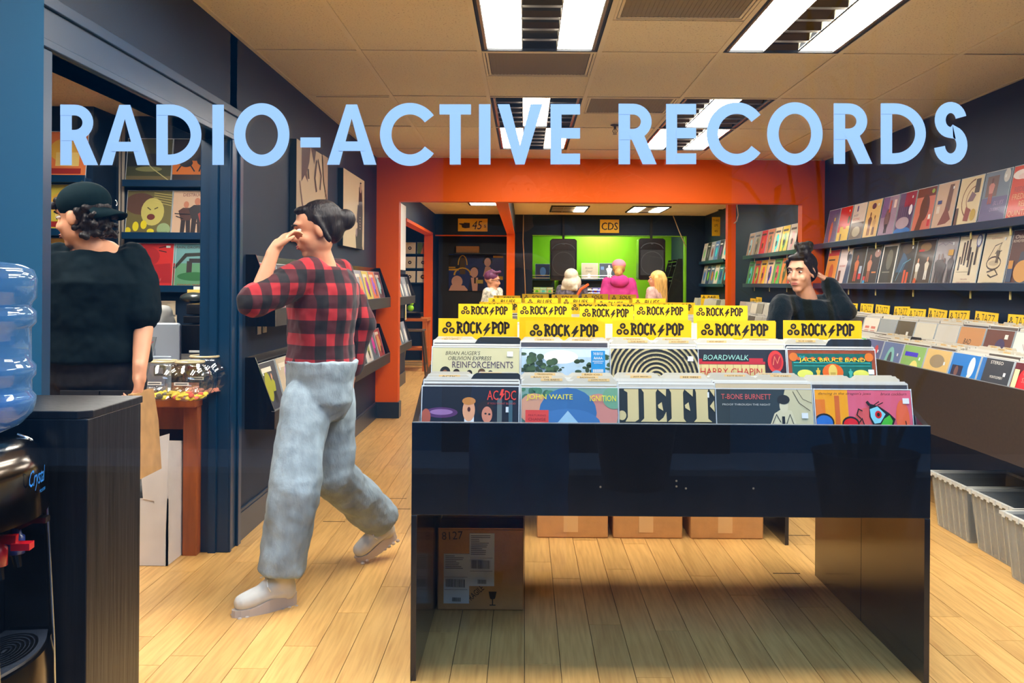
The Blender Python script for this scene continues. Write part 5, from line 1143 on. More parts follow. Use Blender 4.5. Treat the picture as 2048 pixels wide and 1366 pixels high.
# speakers
def speaker(cx, y, z0, label):
    t = thing('loudspeaker', label, 'speaker', (cx, y, z0)); w, h = .235, .70
    prof = [(-w, 0), (-w + .02, -.02), (w - .02, -.02), (w, 0), (w, h - .03), (w - .04, h), (-w + .04, h), (-w, h - .03)]
    MB().prism(prof, 0, .36, lambda a, b, d: (a, d, b)).build('cabinet', BLACKPL, t, bevel=.012)
    GR = mat('speaker_grille', S(34, 36, 40), .6, bump=.5, bscale=500)
    MB().box((-w + .03, -.012, .06), (w - .03, -.001, h - .2)).build('grille', GR, t, bevel=.01)
    m = MB(); vs, fs = ribbon(arc(0, .27, .195, .2, 0, 350, 35), .012, True); m.add([(a, -.014, b) for a, b in vs], fs); m.build('woofer_ring', mat('dark_grey', S(60, 62, 66), .4), t)
    m = MB(); vs, fs = ribbon(arc(0, .50, .2, .12, 10, 170, 12), .012); m.add([(a, -.004, b) for a, b in vs], fs); m.lathe([(.02, 0), (.015, .01)], 12, (0, -.002, .60)); m.build('horn', MC['dark_grey'], t)
    return t
for (x0, x1, y0, y1, Y, lab) in ((1277, 1331, 474, 558, 16.7, 'large black loudspeaker hanging right in front of the green wall'), (1101, 1153, 475, 559, 16.7, 'large black loudspeaker hanging left in front of the green wall')):
    a, b = P(x0, y0, Y), P(x1, y1, Y); s_ = speaker((a.x + b.x) / 2, Y, b.z, lab); sc = (a.z - b.z) / .72; s_.scale = (sc * .98, 1, sc)
    MB().box((-.02, .1, .70), (.02, .14, CEIL - b.z)).build('hanging_bracket', BLACKMAT, s_).scale = (1, 1, 1)
# CD racks on the green wall
def cd_rack(x0, x1, zs, label, Y=18.55):
    t = thing('cd_rack', label, 'CD rack', ((x0 + x1) / 2, Y, 0), group='CD racks'); L = x1 - x0
    MB().box((-L / 2, .0, .2), (L / 2, .03, zs[-1] + .02)).build('back_board', mat('navy_dark', S(12, 26, 40), .5), t)
    for z in zs:
        MB().box((-L / 2, -.16, z - .02), (L / 2, 0, z)).build('shelf_board', NAVYD, t)
        MB().tube([(-L / 2, -.165, z + .02), (L / 2, -.165, z + .02)], .006, 6).tube([(-L / 2, -.165, z + .07), (L / 2, -.165, z + .07)], .005, 6).build('rail', CHROME, t)
    return t
zs = [.55, .82, 1.09, 1.36]
cd_rack(.14, .55, zs, 'narrow CD rack left of the left loudspeaker'); cd_rack(.62, 1.62, zs, 'wide CD rack on the green wall between the loudspeakers')
r9 = random.Random(2); n = 0
for z in zs[1:3]:
    for x in [.22, .34, .46] + [.68 + .125 * k for k in range(8)]:
        c = S(*[r9.choice([60, 120, 200, 235]) for _ in range(3)]); rown = 'middle' if z < 1 else 'upper'; n += 1
        o = art_cover('CD case, %s row, %s' % (rown, '%s in the narrow left rack' % ordw[int((x - .2) / .12)] if x < .6 else ordw[min(11, int((x - .68) / .125 + .5))] + ' from left in the wide rack'), [('r', .1, .7, .8, .2, S(226, 226, 220)), ('e', .5, .35, .25, .25, S(*[r9.choice([40, 120, 220]) for _ in range(3)]))], c, 'CD cases', .115, name='cd_case'); o.location = (x, 18.43, z + .001); o.rotation_euler = (-R(8), 0, 0)
for x, w, lab, c, art in ((.33, .28, 'framed dark album standing on the top CD rack at the left', S(24, 44, 90), [('r', .1, .1, .8, .8, S(20, 34, 70)), ('e', .5, .5, .2, .3, S(60, 90, 150))]), (1.20, .30, 'grey album cover with loose lettering on the top CD rack', S(176, 160, 140), [('t', 'Acoustic', .2, .65, .5, .12, S(80, 80, 76), .3), ('t', 'Dead', .25, .45, .4, .12, S(80, 80, 76), .3), ('e', .45, .22, .1, .15, S(220, 214, 200))]),
                          (1.53, .30, 'dark album cover with a pale sitting figure on the top CD rack', S(60, 66, 76), [('fig', .6, .1, .8, S(200, 196, 190), S(200, 190, 180), S(190, 186, 180)), ('r', .08, .6, .2, .2, S(90, 120, 160))])):
    o = art_cover(lab, art, c, None, w); o.location = (x, 18.44, 1.362); o.rotation_euler = (-R(9), 0, 0)
for k in range(2):
    o = art_cover(('pink and blue', 'red and yellow')[k] + ' CD box on the top CD rack beside the left loudspeaker', [('r', .1, .5, .8, .3, (S(230, 90, 130), S(240, 200, 40))[k])], (S(90, 170, 190), S(206, 40, 50))[k], 'CD cases', .13, name='cd_case'); o.location = (.74 + .15 * k, 18.43, 1.362); o.rotation_euler = (-R(8), 0, 0)
# stepped media racks along the green room's right side
t = thing('media_rack', 'stepped dark media rack with wire rails on the right side of the green room', 'CD rack', (2.55, 17.9, 0))
for k in range(3):
    y = -.75 + .55 * k
    MB().prism([(.16, 0), (-.38 + .0, 0), (.08, 1.72), (.16, 1.72)], y, y + .03, lambda a, b, d: (a, d, b)).build('side_panel', BLACKMAT, t)
for k in range(6):
    z = .25 + .27 * k; x = -.36 + .45 * z / 1.72
    MB().box((x + .02, -.72, z), (.15, .35, z + .02)).build('shelf_board', BLACKMAT, t)
    MB().tube([(x, -.72, z + .07), (x, .35, z + .07)], .006, 6).build('rail', CHROME, t)
# cords
def cord(pts, label, r=.008, c=S(196, 170, 130)):
    o = MB().tube(pts, r, 6).build('cord', mat('cord_' + str(round(c[0], 2)), c, .6), None, True); tag(o, label, 'cord')
cord([P(1047, 430, 16.8), P(1046, 480, 16.8), P(1049, 540, 16.8), P(1051, 592, 16.8)], 'tan cord hanging from the ceiling left of the green room')
cord([P(1346, 431, 16.6), P(1358, 462, 16.6), P(1372, 494, 16.6)], 'tan cord running down to the green opening corner')
cord([Vector((P(1474, 412, 10.4).x, 10.4, CEIL - .02)), P(1474, 412, 10.4), P(1477, 430, 10.4), P(1474, 442, 10.4), P(1468, 447, 10.4)], 'pale looping cord beside the orange column', .006, S(206, 200, 190))
p = P(1442, 414, 15.5); t = thing('security_camera', 'small dark camera fixed under the ceiling left of the orange column', 'camera', tuple(p)); MB().box((-.04, -.08, -.05), (.04, .08, .03)).build('housing', BLACKPL, t, bevel=.01); MB().box((-.01, -.01, .03), (.01, .01, CEIL - p.z)).build('mount', BLACKPL, t)

# ================================================================== FLOOR ITEMS UNDER THE BINS
def carton(x0, x1, Y, h, d, label, tape=True, group=None, flap=True, m=CARD, tw=.045):
    t = thing('carton', label, 'box', ((x0 + x1) / 2, Y, 0), group=group); W = x1 - x0
    MB().box((-W / 2, 0, .001), (W / 2, d, h)).build('body', m, t, bevel=.006)
    MB().box((-W / 2 + .002, .001, h), (W / 2 - .002, d / 2 - .003, h + .004)).build('flap', m, t); MB().box((-W / 2 + .002, d / 2 + .003, h), (W / 2 - .002, d, h + .004)).build('flap', m, t)
    if tape: MB().box((-tw, -.0012, .03), (tw * .6, .0, h)).build('tape', TAPE, t)
    return t
for x0, x1, w in ((1073, 1217, 'left'), (1225, 1366, 'middle'), (1380, 1528, 'right')):
    a, b = P(x0, 1076, 4.97), P(x1, 1077, 4.97); carton(a.x + .003, b.x - .003, 4.97, .33, .36, 'brown carton with tape strip under the second island, %s one of three' % w, group='cartons under the second island')
a, b = P(874, 1222, 3.86), P(1047, 1222, 3.86)
t = carton(a.x, b.x, 3.86, .315, .34, 'worn brown carton with white shipping labels under the foreground island', False)
PAP = mat('label_paper', attr=True, rough=.5)
def ship(x0, y0, x1, y1, seed, rows):
    r = random.Random(seed); W0 = (b.x - a.x); q = lambda px, py: ((px - 874) / 173 * W0 - W0 / 2, (1222 - py) / 162 * .315)
    p0, p1 = q(x0, y1), q(x1, y0); mb = MB().box((p0[0], -.002, p0[1]), (p1[0], -.0005, p1[1]), S(206, 208, 206)); W, Hh = p1[0] - p0[0], p1[1] - p0[1]; G = S(84, 84, 88); art = []
    y = .95
    for k in range(rows): art.append(('r', .06, y, r.uniform(.3, .8), .012, G)); y -= .035
    art += [('r', .08 + .035 * k, .34, r.choice([.012, .02]), .16, K) for k in range(22)] + [('r', .35 + .035 * k, .06, .018, .08, K) for k in range(10)] + [('r', .04, .30, .9, .008, G), ('r', .04, .55, .9, .008, G)]
    art_to(mb, art, W, Hh, -.002, p0[0]); 
    # art_to draws from z=0, so lift
    for i in range(8, len(mb.v)): v = mb.v[i]; mb.v[i] = (v[0], v[1], v[2] + p0[1])
    return mb.build('shipping_label', PAP, t)
ship(887, 1109, 938, 1208, 1, 8); ship(938, 1068, 988, 1173, 2, 11)
def on_box(txt, px, py, wpx, hpx, rot, col, name):
    vs, fs = fit_text(txt, 0, 0, wpx / 173 * (b.x - a.x), hpx / 162 * .315, 0); c_, s_ = math.cos(R(rot)), math.sin(R(rot)); ox, oz = (px - 874) / 173 * (b.x - a.x) - (b.x - a.x) / 2, (1222 - py) / 162 * .315
    MB().add([(ox + p * c_ - q * s_, -.0012, oz + p * s_ + q * c_) for p, q in vs], fs).build(name, mat('box_ink', S(50, 34, 24), .6), t)
on_box('FRAGILE', 939, 1206, 40, 12, 42, K, 'fragile_print'); on_box('8127', 883, 1082, 42, 16, 3, K, 'marker_number')
m = MB(); q = lambda px, py: ((px - 874) / 173 * (b.x - a.x) - (b.x - a.x) / 2, (1222 - py) / 162 * .315)
for poly in ([(977, 1184), (993, 1184), (990, 1198), (985, 1200), (980, 1198)], [(984, 1200), (986, 1200), (986, 1210), (984, 1210)], [(979, 1210), (991, 1210), (991, 1212), (979, 1212)]):
    m.add([(q(*c)[0], -.0012, q(*c)[1]) for c in poly], [tuple(range(len(poly)))])
m.build('glass_symbol', MC['box_ink'], t)

# clear tubs on the right
def tub(x, y0, y1, label):
    L = y1 - y0; t = thing('storage_tub', label, 'storage box', (x, (y0 + y1) / 2, 0), R(-90), 'clear storage tubs'); D = .42; h = .272
    def ring(z, ins): return [(-L / 2 + ins, ins, z), (L / 2 - ins, ins, z), (L / 2 - ins, D - ins, z), (-L / 2 + ins, D - ins, z)]
    v = ring(0.002, .035) + ring(h, .008) + ring(h, .014) + ring(.008, .041)
    fs = [(3, 2, 1, 0)] + [(i, (i + 1) % 4, 4 + (i + 1) % 4, 4 + i) for i in range(4)] + [(4 + i, 4 + (i + 1) % 4, 8 + (i + 1) % 4, 8 + i) for i in range(4)] + [(8 + i, 8 + (i + 1) % 4, 12 + (i + 1) % 4, 12 + i) for i in range(4)] + [(12, 13, 14, 15)]
    MB().add(v, fs).build('tub_body', TUBPL, t)
    m = MB()
    for k in range(6):
        xx = -L / 2 + .05 + (L - .1) * k / 5; m.add([(xx - .003, .026 + .004, .01), (xx + .004, .030, .01), (xx + .004, .001, h - .004), (xx - .004, .001, h - .004), (xx - .004, .04, .01), (xx + .004, .04, .01), (xx + .004, .012, h - .004), (xx - .004, .012, h - .004)], [(0, 1, 2, 3), (0, 3, 7, 4), (1, 5, 6, 2)])
    m.build('moulded_ribs', mat('tub_rib', S(214, 206, 184), .4, alpha=.35), t)
    RM = mat('tub_rim', S(214, 214, 206), .35, alpha=.85)
    m = MB().box((-L / 2 - .004, -.006, h), (L / 2 + .004, .012, h + .014)).box((-L / 2 - .004, D - .012, h), (L / 2 + .004, D + .006, h + .014)).box((-L / 2 - .004, .012, h), (-L / 2 + .014, D - .012, h + .014)).box((L / 2 - .014, .012, h), (L / 2 + .004, D - .012, h + .014)); m.build('rim', RM, t)
    m = MB()
    for k in range(7): xx = -L / 2 + .03 + (L - .08) * k / 6; m.box((xx, -.010, h - .006), (xx + .022, -.006, h + .017))
    m.build('rim_tabs', RM, t)
    MB().box((-L / 2 + .06, .05, .012), (L / 2 - .06, D - .06, .20)).build('contents', mat('tub_contents', S(84, 92, 104), .7, var=.3, scale=9), t)
tub(2.17, 4.885, 5.33, 'clear storage tub with white rim beside the island, farthest of three'); tub(2.17, 4.41, 4.86, 'clear storage tub with white rim, middle of three under the wall bin'); tub(2.10, 3.93, 4.38, 'clear storage tub at the right frame edge, nearest of three')

# ================================================================== NEAR LEFT: PEDESTAL, COOLER, BOTTLE
t = thing('pedestal_cabinet', 'tall black wood-grain cabinet standing behind the water cooler', 'cabinet', (-1.18, 2.46, 0))
MB().box((-.155, -.16, 0), (.172, .16, .948)).build('body', BLACKWOOD, t, bevel=.003)
MB().prism([(-.157, -.163), (.150, -.163), (.176, -.140), (.176, .162), (-.157, .162)], .948, .966, lambda x, y, d: (x, y, d)).build('top_board', BLACKWOOD, t, bevel=.002)
CZ = .0
t = thing('water_cooler', 'glossy black and chrome water cooler with red and blue taps beside the window', 'water cooler', (-1.183, 2.10, 0), R(97))
def plan(w, yb, yf, bulge, n=10):
    return [(-w, yb), (-w, yf)] + [(-w + 2 * w * k / n, yf - bulge * math.sin(math.pi * k / n)) for k in range(1, n)] + [(w, yf), (w, yb)]
def loft(secs, closed_top=True):
    mb = MB(); n = len(secs[0][1]); vs = []; fs = []
    for z, pl in secs: vs += [(x, y, z) for x, y in pl]
    for i in range(len(secs) - 1):
        for k in range(n): k2 = (k + 1) % n; fs.append((i * n + k, i * n + k2, (i + 1) * n + k2, (i + 1) * n + k))
    fs.append(tuple(range(n))[::-1]); fs.append(tuple(range((len(secs) - 1) * n, len(secs) * n)))
    return mb.add(vs, fs)
DKCH = mat('dark_chrome', S(86, 78, 70), .16, metal=1)
loft([(.765, plan(.150, .12, -.125, .028)), (.86, plan(.150, .12, -.120, .027)), (.895, plan(.146, .12, -.105, .026)), (.912, plan(.135, .115, -.085, .024)), (.918, plan(.12, .11, -.06, .03))]).build('head', DKCH, t, angle=40)
for s_ in (-1, 1): loft([(0, [(s_ * .160, .15), (s_ * .160, -.140), (s_ * .146, -.140), (s_ * .146, .15)]), (.45, [(s_ * .158, .15), (s_ * .158, -.128), (s_ * .146, -.128), (s_ * .146, .15)]), (.86, [(s_ * .154, .14), (s_ * .154, -.104), (s_ * .1505, -.104), (s_ * .1505, .14)]), (.905, [(s_ * .150, .12), (s_ * .150, -.08), (s_ * .1475, -.08), (s_ * .1475, .12)])]).build('side_panel', BLACKPL, t)
for s_ in (-1, 1): MB().tube([(s_ * .1555, -.146, 0), (s_ * .1545, -.134, .45), (s_ * .153, -.118, .76), (s_ * .152, -.108, .86), (s_ * .146, -.085, .907), (s_ * .13, -.06, .921)], .0042, 8).build('chrome_edge', CHROME, t, True)
MB().box((-.145, -.03, .47), (.145, .12, .764)).build('recess_back', mat('recess_black', S(10, 12, 18), .08, coat=.8), t)
MB().box((-.145, .12, 0), (.145, .15, .90)).build('back_panel', BLACKPL, t)
loft([(0, plan(.145, .119, -.15, .022)), (.43, plan(.145, .119, -.138, .024)), (.470, plan(.145, .119, -.132, .026))]).build('base_cover', DKCH, t, angle=40)
tr_ = loft([(.471, plan(.132, -.035, -.125, .025)), (.480, plan(.135, -.035, -.128, .026))]).build('drip_tray', mat('tray_grey', S(96, 104, 118), .25, metal=.7), t)
m = MB()
for k in range(7):
    vs, fs = ribbon(arc(0, -.085, .018 + .015 * k, .007 + .008 * k, 0, 350, 35), .006, True); m.add([(a_, max(b_, -.15), .4815) for a_, b_ in vs], fs)
m.build('tray_grid', CHROME, t)
for s_, c, nm in ((-.045, S(206, 20, 36), 'red'), (.05, S(30, 60, 150), 'blue')):
    TM = mat('tap_' + nm, c, .3, coat=.4)
    tp = MB().tube([(s_, -.03, .695), (s_, -.085, .695)], .013, 10).lathe([(.019, .675), (.019, .712), (.013, .716), (.010, .73)], 14, (s_, -.088, 0)).build('tap', TM, t, True); tp['label'] = nm + ' plastic tap'
    MB().tube([(s_, -.088, .675), (s_, -.094, .645)], [.011, .008], 10).build('spout', BLACKPL, tp)
    MB().tube([(s_, -.088, .73), (s_ + .002, -.125, .728 if nm == 'red' else .752)], [.010, .014], 4).box((s_ - .014, -.155, .708 if nm == 'red' else .742), (s_ + .014, -.118, .722 if nm == 'red' else .754)).build('lever', TM if nm == 'red' else BLACKPL, tp)
vs, fs = fit_text('Crystal', 0, 0, .085, .045, .35)
def onhead(x, z): n_ = (x + .15) / .30; return (x, -.1265 - .028 * math.sin(math.pi * n_), z)
LB = mat('logo_blue', S(40, 140, 235), .4)
MB().add([onhead(-.05 + p_, .825 + q_) for p_, q_ in vs], fs).build('logo', LB, t)
vs, fs = fit_text('MOUNTAIN', 0, 0, .04, .007, .2); MB().add([onhead(.0 + p_, .815 + q_) for p_, q_ in vs], fs).build('logo', LB, t)
MB().lathe([(.060, .918), (.062, .930), (.050, .955), (.040, .957)], 28).build('bottle_collar', DKCH, t, True)
prof = [(.020, 0), (.030, .004), (.034, .02), (.06, .035), (.105, .055), (.128, .08), (.134, .10), (.134, .115), (.126, .125), (.126, .15), (.134, .16), (.134, .18), (.125, .19), (.124, .26), (.126, .262), (.134, .272), (.134, .295), (.124, .305), (.126, .315), (.134, .325), (.135, .365), (.128, .385), (.105, .397), (.06, .402), (.02, .403)]
t = thing('water_bottle', 'clear blue plastic water bottle upside down on the cooler', 'bottle', (-1.178, 2.10, .905))
mb = MB().lathe(prof, 40); inner = MB().lathe([(r_ - .002 if r_ > .01 else r_, z + (.001)) for r_, z in prof], 40)
o = mb.build('bottle_shell', BOTTLEPL, t, True)
WATER = mat('water_blue', S(60, 150, 230), .05, coat=.5, alpha=.35)
MB().lathe([(r_ - .004, z + .002) for r_, z in prof[:8]] + [(.128, .118), (.0, .118)], 36).build('water', WATER, t, True)
MB().box((-.118, -.06, .19), (-.1, .05, .29)).build('label', mat('bottle_label', S(10, 120, 215), .4), t)

# ================================================================== COUNTER ROOM
DX1, DY0 = -1.50, 4.56
t = thing('counter_desk', 'orange-brown wooden counter desk in the side room', 'desk', (-2.05, 4.80, 0))
MB().box((-.75, -.24, .69), (.545, .45, .735)).build('desktop', WOODD, t, bevel=.004)
MB().box((.475, -.20, 0), (.54, .44, .69)).build('leg_panel', WOODD, t, bevel=.002); MB().box((-.74, -.20, 0), (-.68, .44, .69)).build('leg_panel', WOODD, t, bevel=.002)
MB().box((-.68, -.1, .57), (.475, -.08, .69)).build('apron', WOODD, t); MB().box((-.68, .2, .0), (.475, .22, .57)).build('modesty_panel', mat('dark_wood', S(60, 36, 26), .5), t)
a = b = Vector((-1.582, 0, 0))
t = thing('open_carton', 'white open carton with torn flap holding a round drum under the desk', 'box', (-1.72, 4.43, 0))
x1 = b.x + 1.72
MB().box((-.22, 0, .002), (x1, .008, .30)).build('front_side', CARDW, t); MB().box((-.22, .36, .002), (x1, .368, .46)).build('back_side', CARDW, t)
MB().prism([(0, .002), (.36, .002), (.36, .50), (.0, .56), (.0, .002)][:4], x1 - .008, x1, lambda a_, b_, d: (d, a_, b_)).build('right_side', CARDW, t); MB().box((-.22, .008, .002), (-.212, .36, .40)).build('left_side', CARDW, t)
MB().prism([(x1 - .012, .0), (x1 + .004, .59), (x1 - .13, .55), (x1 - .11, .30), (x1 - .06, .29)], -.004, .003, lambda a_, b_, d: (a_, d, b_)).build('torn_flap', CARDW, t)
MB().box((-.21, .01, .0025), (x1 - .01, .35, .01)).build('bottom', CARDW, t)
t = thing('snare_drum', 'dark round drum with grey marbled head standing inside the white carton', 'drum', (-1.88, 4.60, .012))
MB().lathe([(.14, -.05), (.147, -.045), (.147, .045), (.14, .05)], 32).xf(Matrix.Rotation(R(78), 4, 'X')).build('shell', BLACKPL, t, True, loc=(.06, 0, .30))
MB().lathe([(.135, 0), (.05, .008), (.0, .01)], 32).xf(Matrix.Rotation(R(78), 4, 'X')).build('drum_head', mat('marbled', S(120, 124, 126), .3, var=.6, scale=25), t, True, loc=(.06, -.052, .305))
MB().box((-.08, -.02, .0), (.12, .06, .17)).build('padding', CARDW, t)
# fishbowls
def bowl(px, py, Y, s_, tilt, label, fill):
    p = P(px, py, Y); t = thing('glass_bowl', label, 'bowl', (p.x, p.y, .736), group='glass bowls on the desk'); t.rotation_euler = (R(tilt), R(-tilt * .4), 0)
    prof = [(.04, 0), (.075, .012), (.1, .05), (.105, .085), (.095, .125), (.075, .155), (.062, .168), (.066, .175)]
    MB().lathe([(r_ * s_, z * s_) for r_, z in prof], 32, cap=False).build('bowl_glass', BOWLGLASS, t, True)
    MB().lathe([(.062 * s_, .168 * s_), (.068 * s_, .173 * s_), (.064 * s_, .179 * s_), (.060 * s_, .174 * s_), (.062 * s_, .168 * s_)], 32, cap=False).build('rim', mat('bowl_rim', S(214, 200, 160), .1, alpha=.75), t, True)
    m = MB(); r = random.Random(px)
    for k in range(46):
        a_ = r.uniform(0, 6.3); q_ = math.sqrt(r.random()) * .068 * s_; c = r.choice(fill)
        m.ball((q_ * math.cos(a_), q_ * math.sin(a_), .012 + r.uniform(0, .02) * s_), (.013, .013, .004), c, 0, 8, 4, Matrix.Rotation(r.uniform(0, 1), 3, 'X'))
    tag(m.build('button_badges', PLAIN, t), kind='stuff')
    m = MB().box((-.032, 0, .078 * s_), (.032, .001, .092 * s_), WH).box((-.026, 0, .083 * s_), (.026, -.0004, .087 * s_), S(70, 70, 70)); o = m.build('price_strip', PLAIN, t); o.location.y = -.108 * s_
YL, RD = S(236, 206, 20), S(206, 60, 40)
bowl(326, 806, 4.46, 1.0, 0, 'left round glass bowl of yellow badges on the desk', [YL, YL, S(60, 50, 20)]); bowl(379, 806, 4.44, 1.0, 0, 'middle glass bowl with yellow and red badges and a black sticker', [YL, YL, RD]); bowl(409, 800, 4.66, 1.05, 0, 'right glass bowl with pinkish contents at the desk edge', [S(214, 130, 110), S(214, 130, 110)])
# monitor seen from behind
p = P(325, 742, 4.92)
t = thing('computer_monitor', 'silver computer monitor seen from behind on the desk', 'monitor', (p.x - .02, 4.93, .736), R(8)); SIL = mat('silver_back', S(176, 186, 196), .35, metal=.3)
MB().prism([(-.26, .13), (-.25, .12), (.09, .12), (.10, .13), (.10, .315), (.09, .325), (-.25, .325), (-.26, .315)], -.01, .025, lambda a_, b_, d: (a_, d, b_)).build('screen_back', SIL, t, bevel=.006)
MB().box((-.16, -.05, .002), (.0, .12, .010)).box((-.14, -.018, .01), (-.02, -.010, .2)).build('stand', SIL, t)
o = MB().box((-.055, -.004, 0), (.055, .004, .17)).build('card_reader', mat('pale_blue_card', S(176, 196, 216), .4), None, bevel=.006); o.location = tuple(P(312, 742, 4.80) + Vector((.02, 0, 0))); o.location.z = .737
MB().box((-.028, -.0055, .075), (.028, -.0045, .125)).build('symbol', mat('symbol_grey', S(90, 110, 120), .5), o); MB().box((-.016, -.0062, .086), (.016, -.0056, .114)).build('symbol', MC['pale_blue_card'], o); tag(o, 'pale blue payment stand with a square symbol in front of the monitor', 'card reader')
o = MB().prism([(-.10, 0), (.0, 0), (.05, .27), (-.10, .27)], -.003, .003, lambda a_, b_, d: (a_, d, b_)).build('display_card', mat('grey_card', S(110, 118, 122), .4)); o.location = (P(285, 780, 4.66).x, 4.66, .737); o.rotation_euler = (R(-8), 0, 0); tag(o, 'grey tilted display card with red letters beside the man hand', 'sign')
vs, fs = fit_text('EY', 0, 0, .05, .03); MB().add([(-.01 + p_, -.0036, .22 + q_) for p_, q_ in vs], fs).build('print', mat('red_print', S(170, 50, 60), .5), o); MB().box((-.01, -.0042, .195), (.03, -.0035, .205)).build('yellow_strip', YELLOW, o)
# stereo stack
p = P(394, 760, 6.2); x0 = P(352, 700, 6.2).x; x1 = -1.56
lab = ['black receiver at the bottom of the stereo stack', 'black tuner with a small blue display', 'black amplifier with round knobs and a row of stickers', 'black tape deck near the top of the stack', 'slim black player on top of the stereo stack']
o = thing('stereo_stand', 'dark stand carrying the stereo stack in the counter room', 'stand', ((x0 + x1) / 2 - .02, 6.42, 0)); MB().box((-.30, -.2, .56), (.30, .2, .60)).build('top_board', MC['dark_wood'], o)
for sx in (-.27, .27):
    for sy in (-.17, .17): MB().box((sx - .02, sy - .02, 0), (sx + .02, sy + .02, .56)).build('leg', MC['dark_wood'], o)
zz = .60
for k, hh in enumerate((.13, .08, .19, .055, .075)):
    t = thing('stereo_component', lab[k], 'stereo', ((x0 + x1) / 2 - (.02 if k < 3 else .01), 6.42, zz), group='stereo stack'); w_ = .27 if k != 4 else .25
    MB().box((-w_, -.17, .006), (w_, .17, hh - .004)).build('case', BLACKPL, t, bevel=.004)
    for sx in (-.2, .2): MB().box((sx - .02, -.14, 0), (sx + .02, .14, .006)).build('foot', BLACKMAT, t)
    if k == 2:
        for q_ in range(3): MB().lathe([(.022, 0), (.02, .018)], 16).xf(Matrix.Rotation(R(90), 4, 'X')).build('knob', BLACKMAT, t, True, loc=(.04 + .07 * q_, -.17, .06))
        MB().box((-.15, -.172, .135), (.06, -.1705, .165)).build('sticker', mat('sticker_white', S(220, 226, 226), .4), t); MB().box((-.22, -.172, .012), (-.10, -.1705, .026)).build('sticker', MC['sticker_white'], t)
    if k == 1: 
        vs, fs = fit_text('PHONO', 0, 0, .07, .018); MB().add([(.08 + p_, -.172, .035 + q_) for p_, q_ in vs], fs).build('display', mat('display_blue', S(40, 150, 190), .5, emit=S(40, 170, 220), estr=1.5), t)
    if k == 0: MB().box((.05, -.172, .07), (.17, -.1705, .086)).build('sticker', MC['sticker_white'], t)
    if k == 4: MB().box((-.16, -.175, .02), (.12, -.1705, .05)).build('drawer', BLACKMAT, t)
    zz += hh
o = MB().ball((0, 0, .035), (.09, .06, .035), S(90, 96, 90)).build('desk_phone', mat('phone_dark', S(54, 60, 56), .25, coat=.4), None, True); o.location = (P(385, 615, 6.3).x, 6.32, zz); tag(o, 'rounded dark telephone handset resting on the stereo stack', 'phone')
t = thing('notepad', 'yellow and white notepads standing above the stereo stack', 'notepad', (P(405, 600, 6.5).x, 6.50, zz)); MB().box((-.10, 0, 0), (.09, .03, .085)).build('yellow_pad', mat('pad_yellow', S(236, 196, 90), .6), t); MB().box((-.07, .032, .0), (.10, .05, .105)).build('white_pad', WHITEPL, t)
# office chair back
t = thing('office_chair', 'black leather office chair behind the monitor', 'chair', (P(380, 740, 5.6).x - .02, 5.42, 0)); LE = mat('black_leather', S(46, 42, 38), .3, coat=.3)
MB().box((-.22, -.22, .42), (.22, .22, .50)).build('seat', LE, t, bevel=.03); MB().box((-.12, .16, .50), (.14, .24, .86)).build('backrest', LE, t, bevel=.04); MB().tube([(0, 0, .08), (0, 0, .42)], .03, 10).build('column', CHROME, t)
for k in range(5): a_ = 2 * math.pi * k / 5; MB().tube([(0, 0, .08), (.26 * math.cos(a_), .26 * math.sin(a_), .03)], [.03, .02], 6).build('leg', BLACKPL, t)
# notices
for px, py, lab in ((323, 617, 'upper framed paper notice on the counter room wall'), (326, 645, 'lower framed paper notice on the counter room wall')):
    p = P(px, py, 7.08); mb = MB().box((-.10, -.004, -.055), (.10, 0, .055), S(214, 196, 166)); art_to(mb, [('r', .06, .06, .88, .02, S(120, 90, 80))] + [('r', .12, .85 - .09 * k, .7 - .1 * (k % 3), .02, S(120, 106, 96)) for k in range(9)], .2, .11, -.004)
    for i in range(8, len(mb.v)): v = mb.v[i]; mb.v[i] = (v[0], v[1], v[2] - .055)
    o = mb.build('notice', PRINT); o.location = p; tag(o, lab, 'notice', 'wall notices')
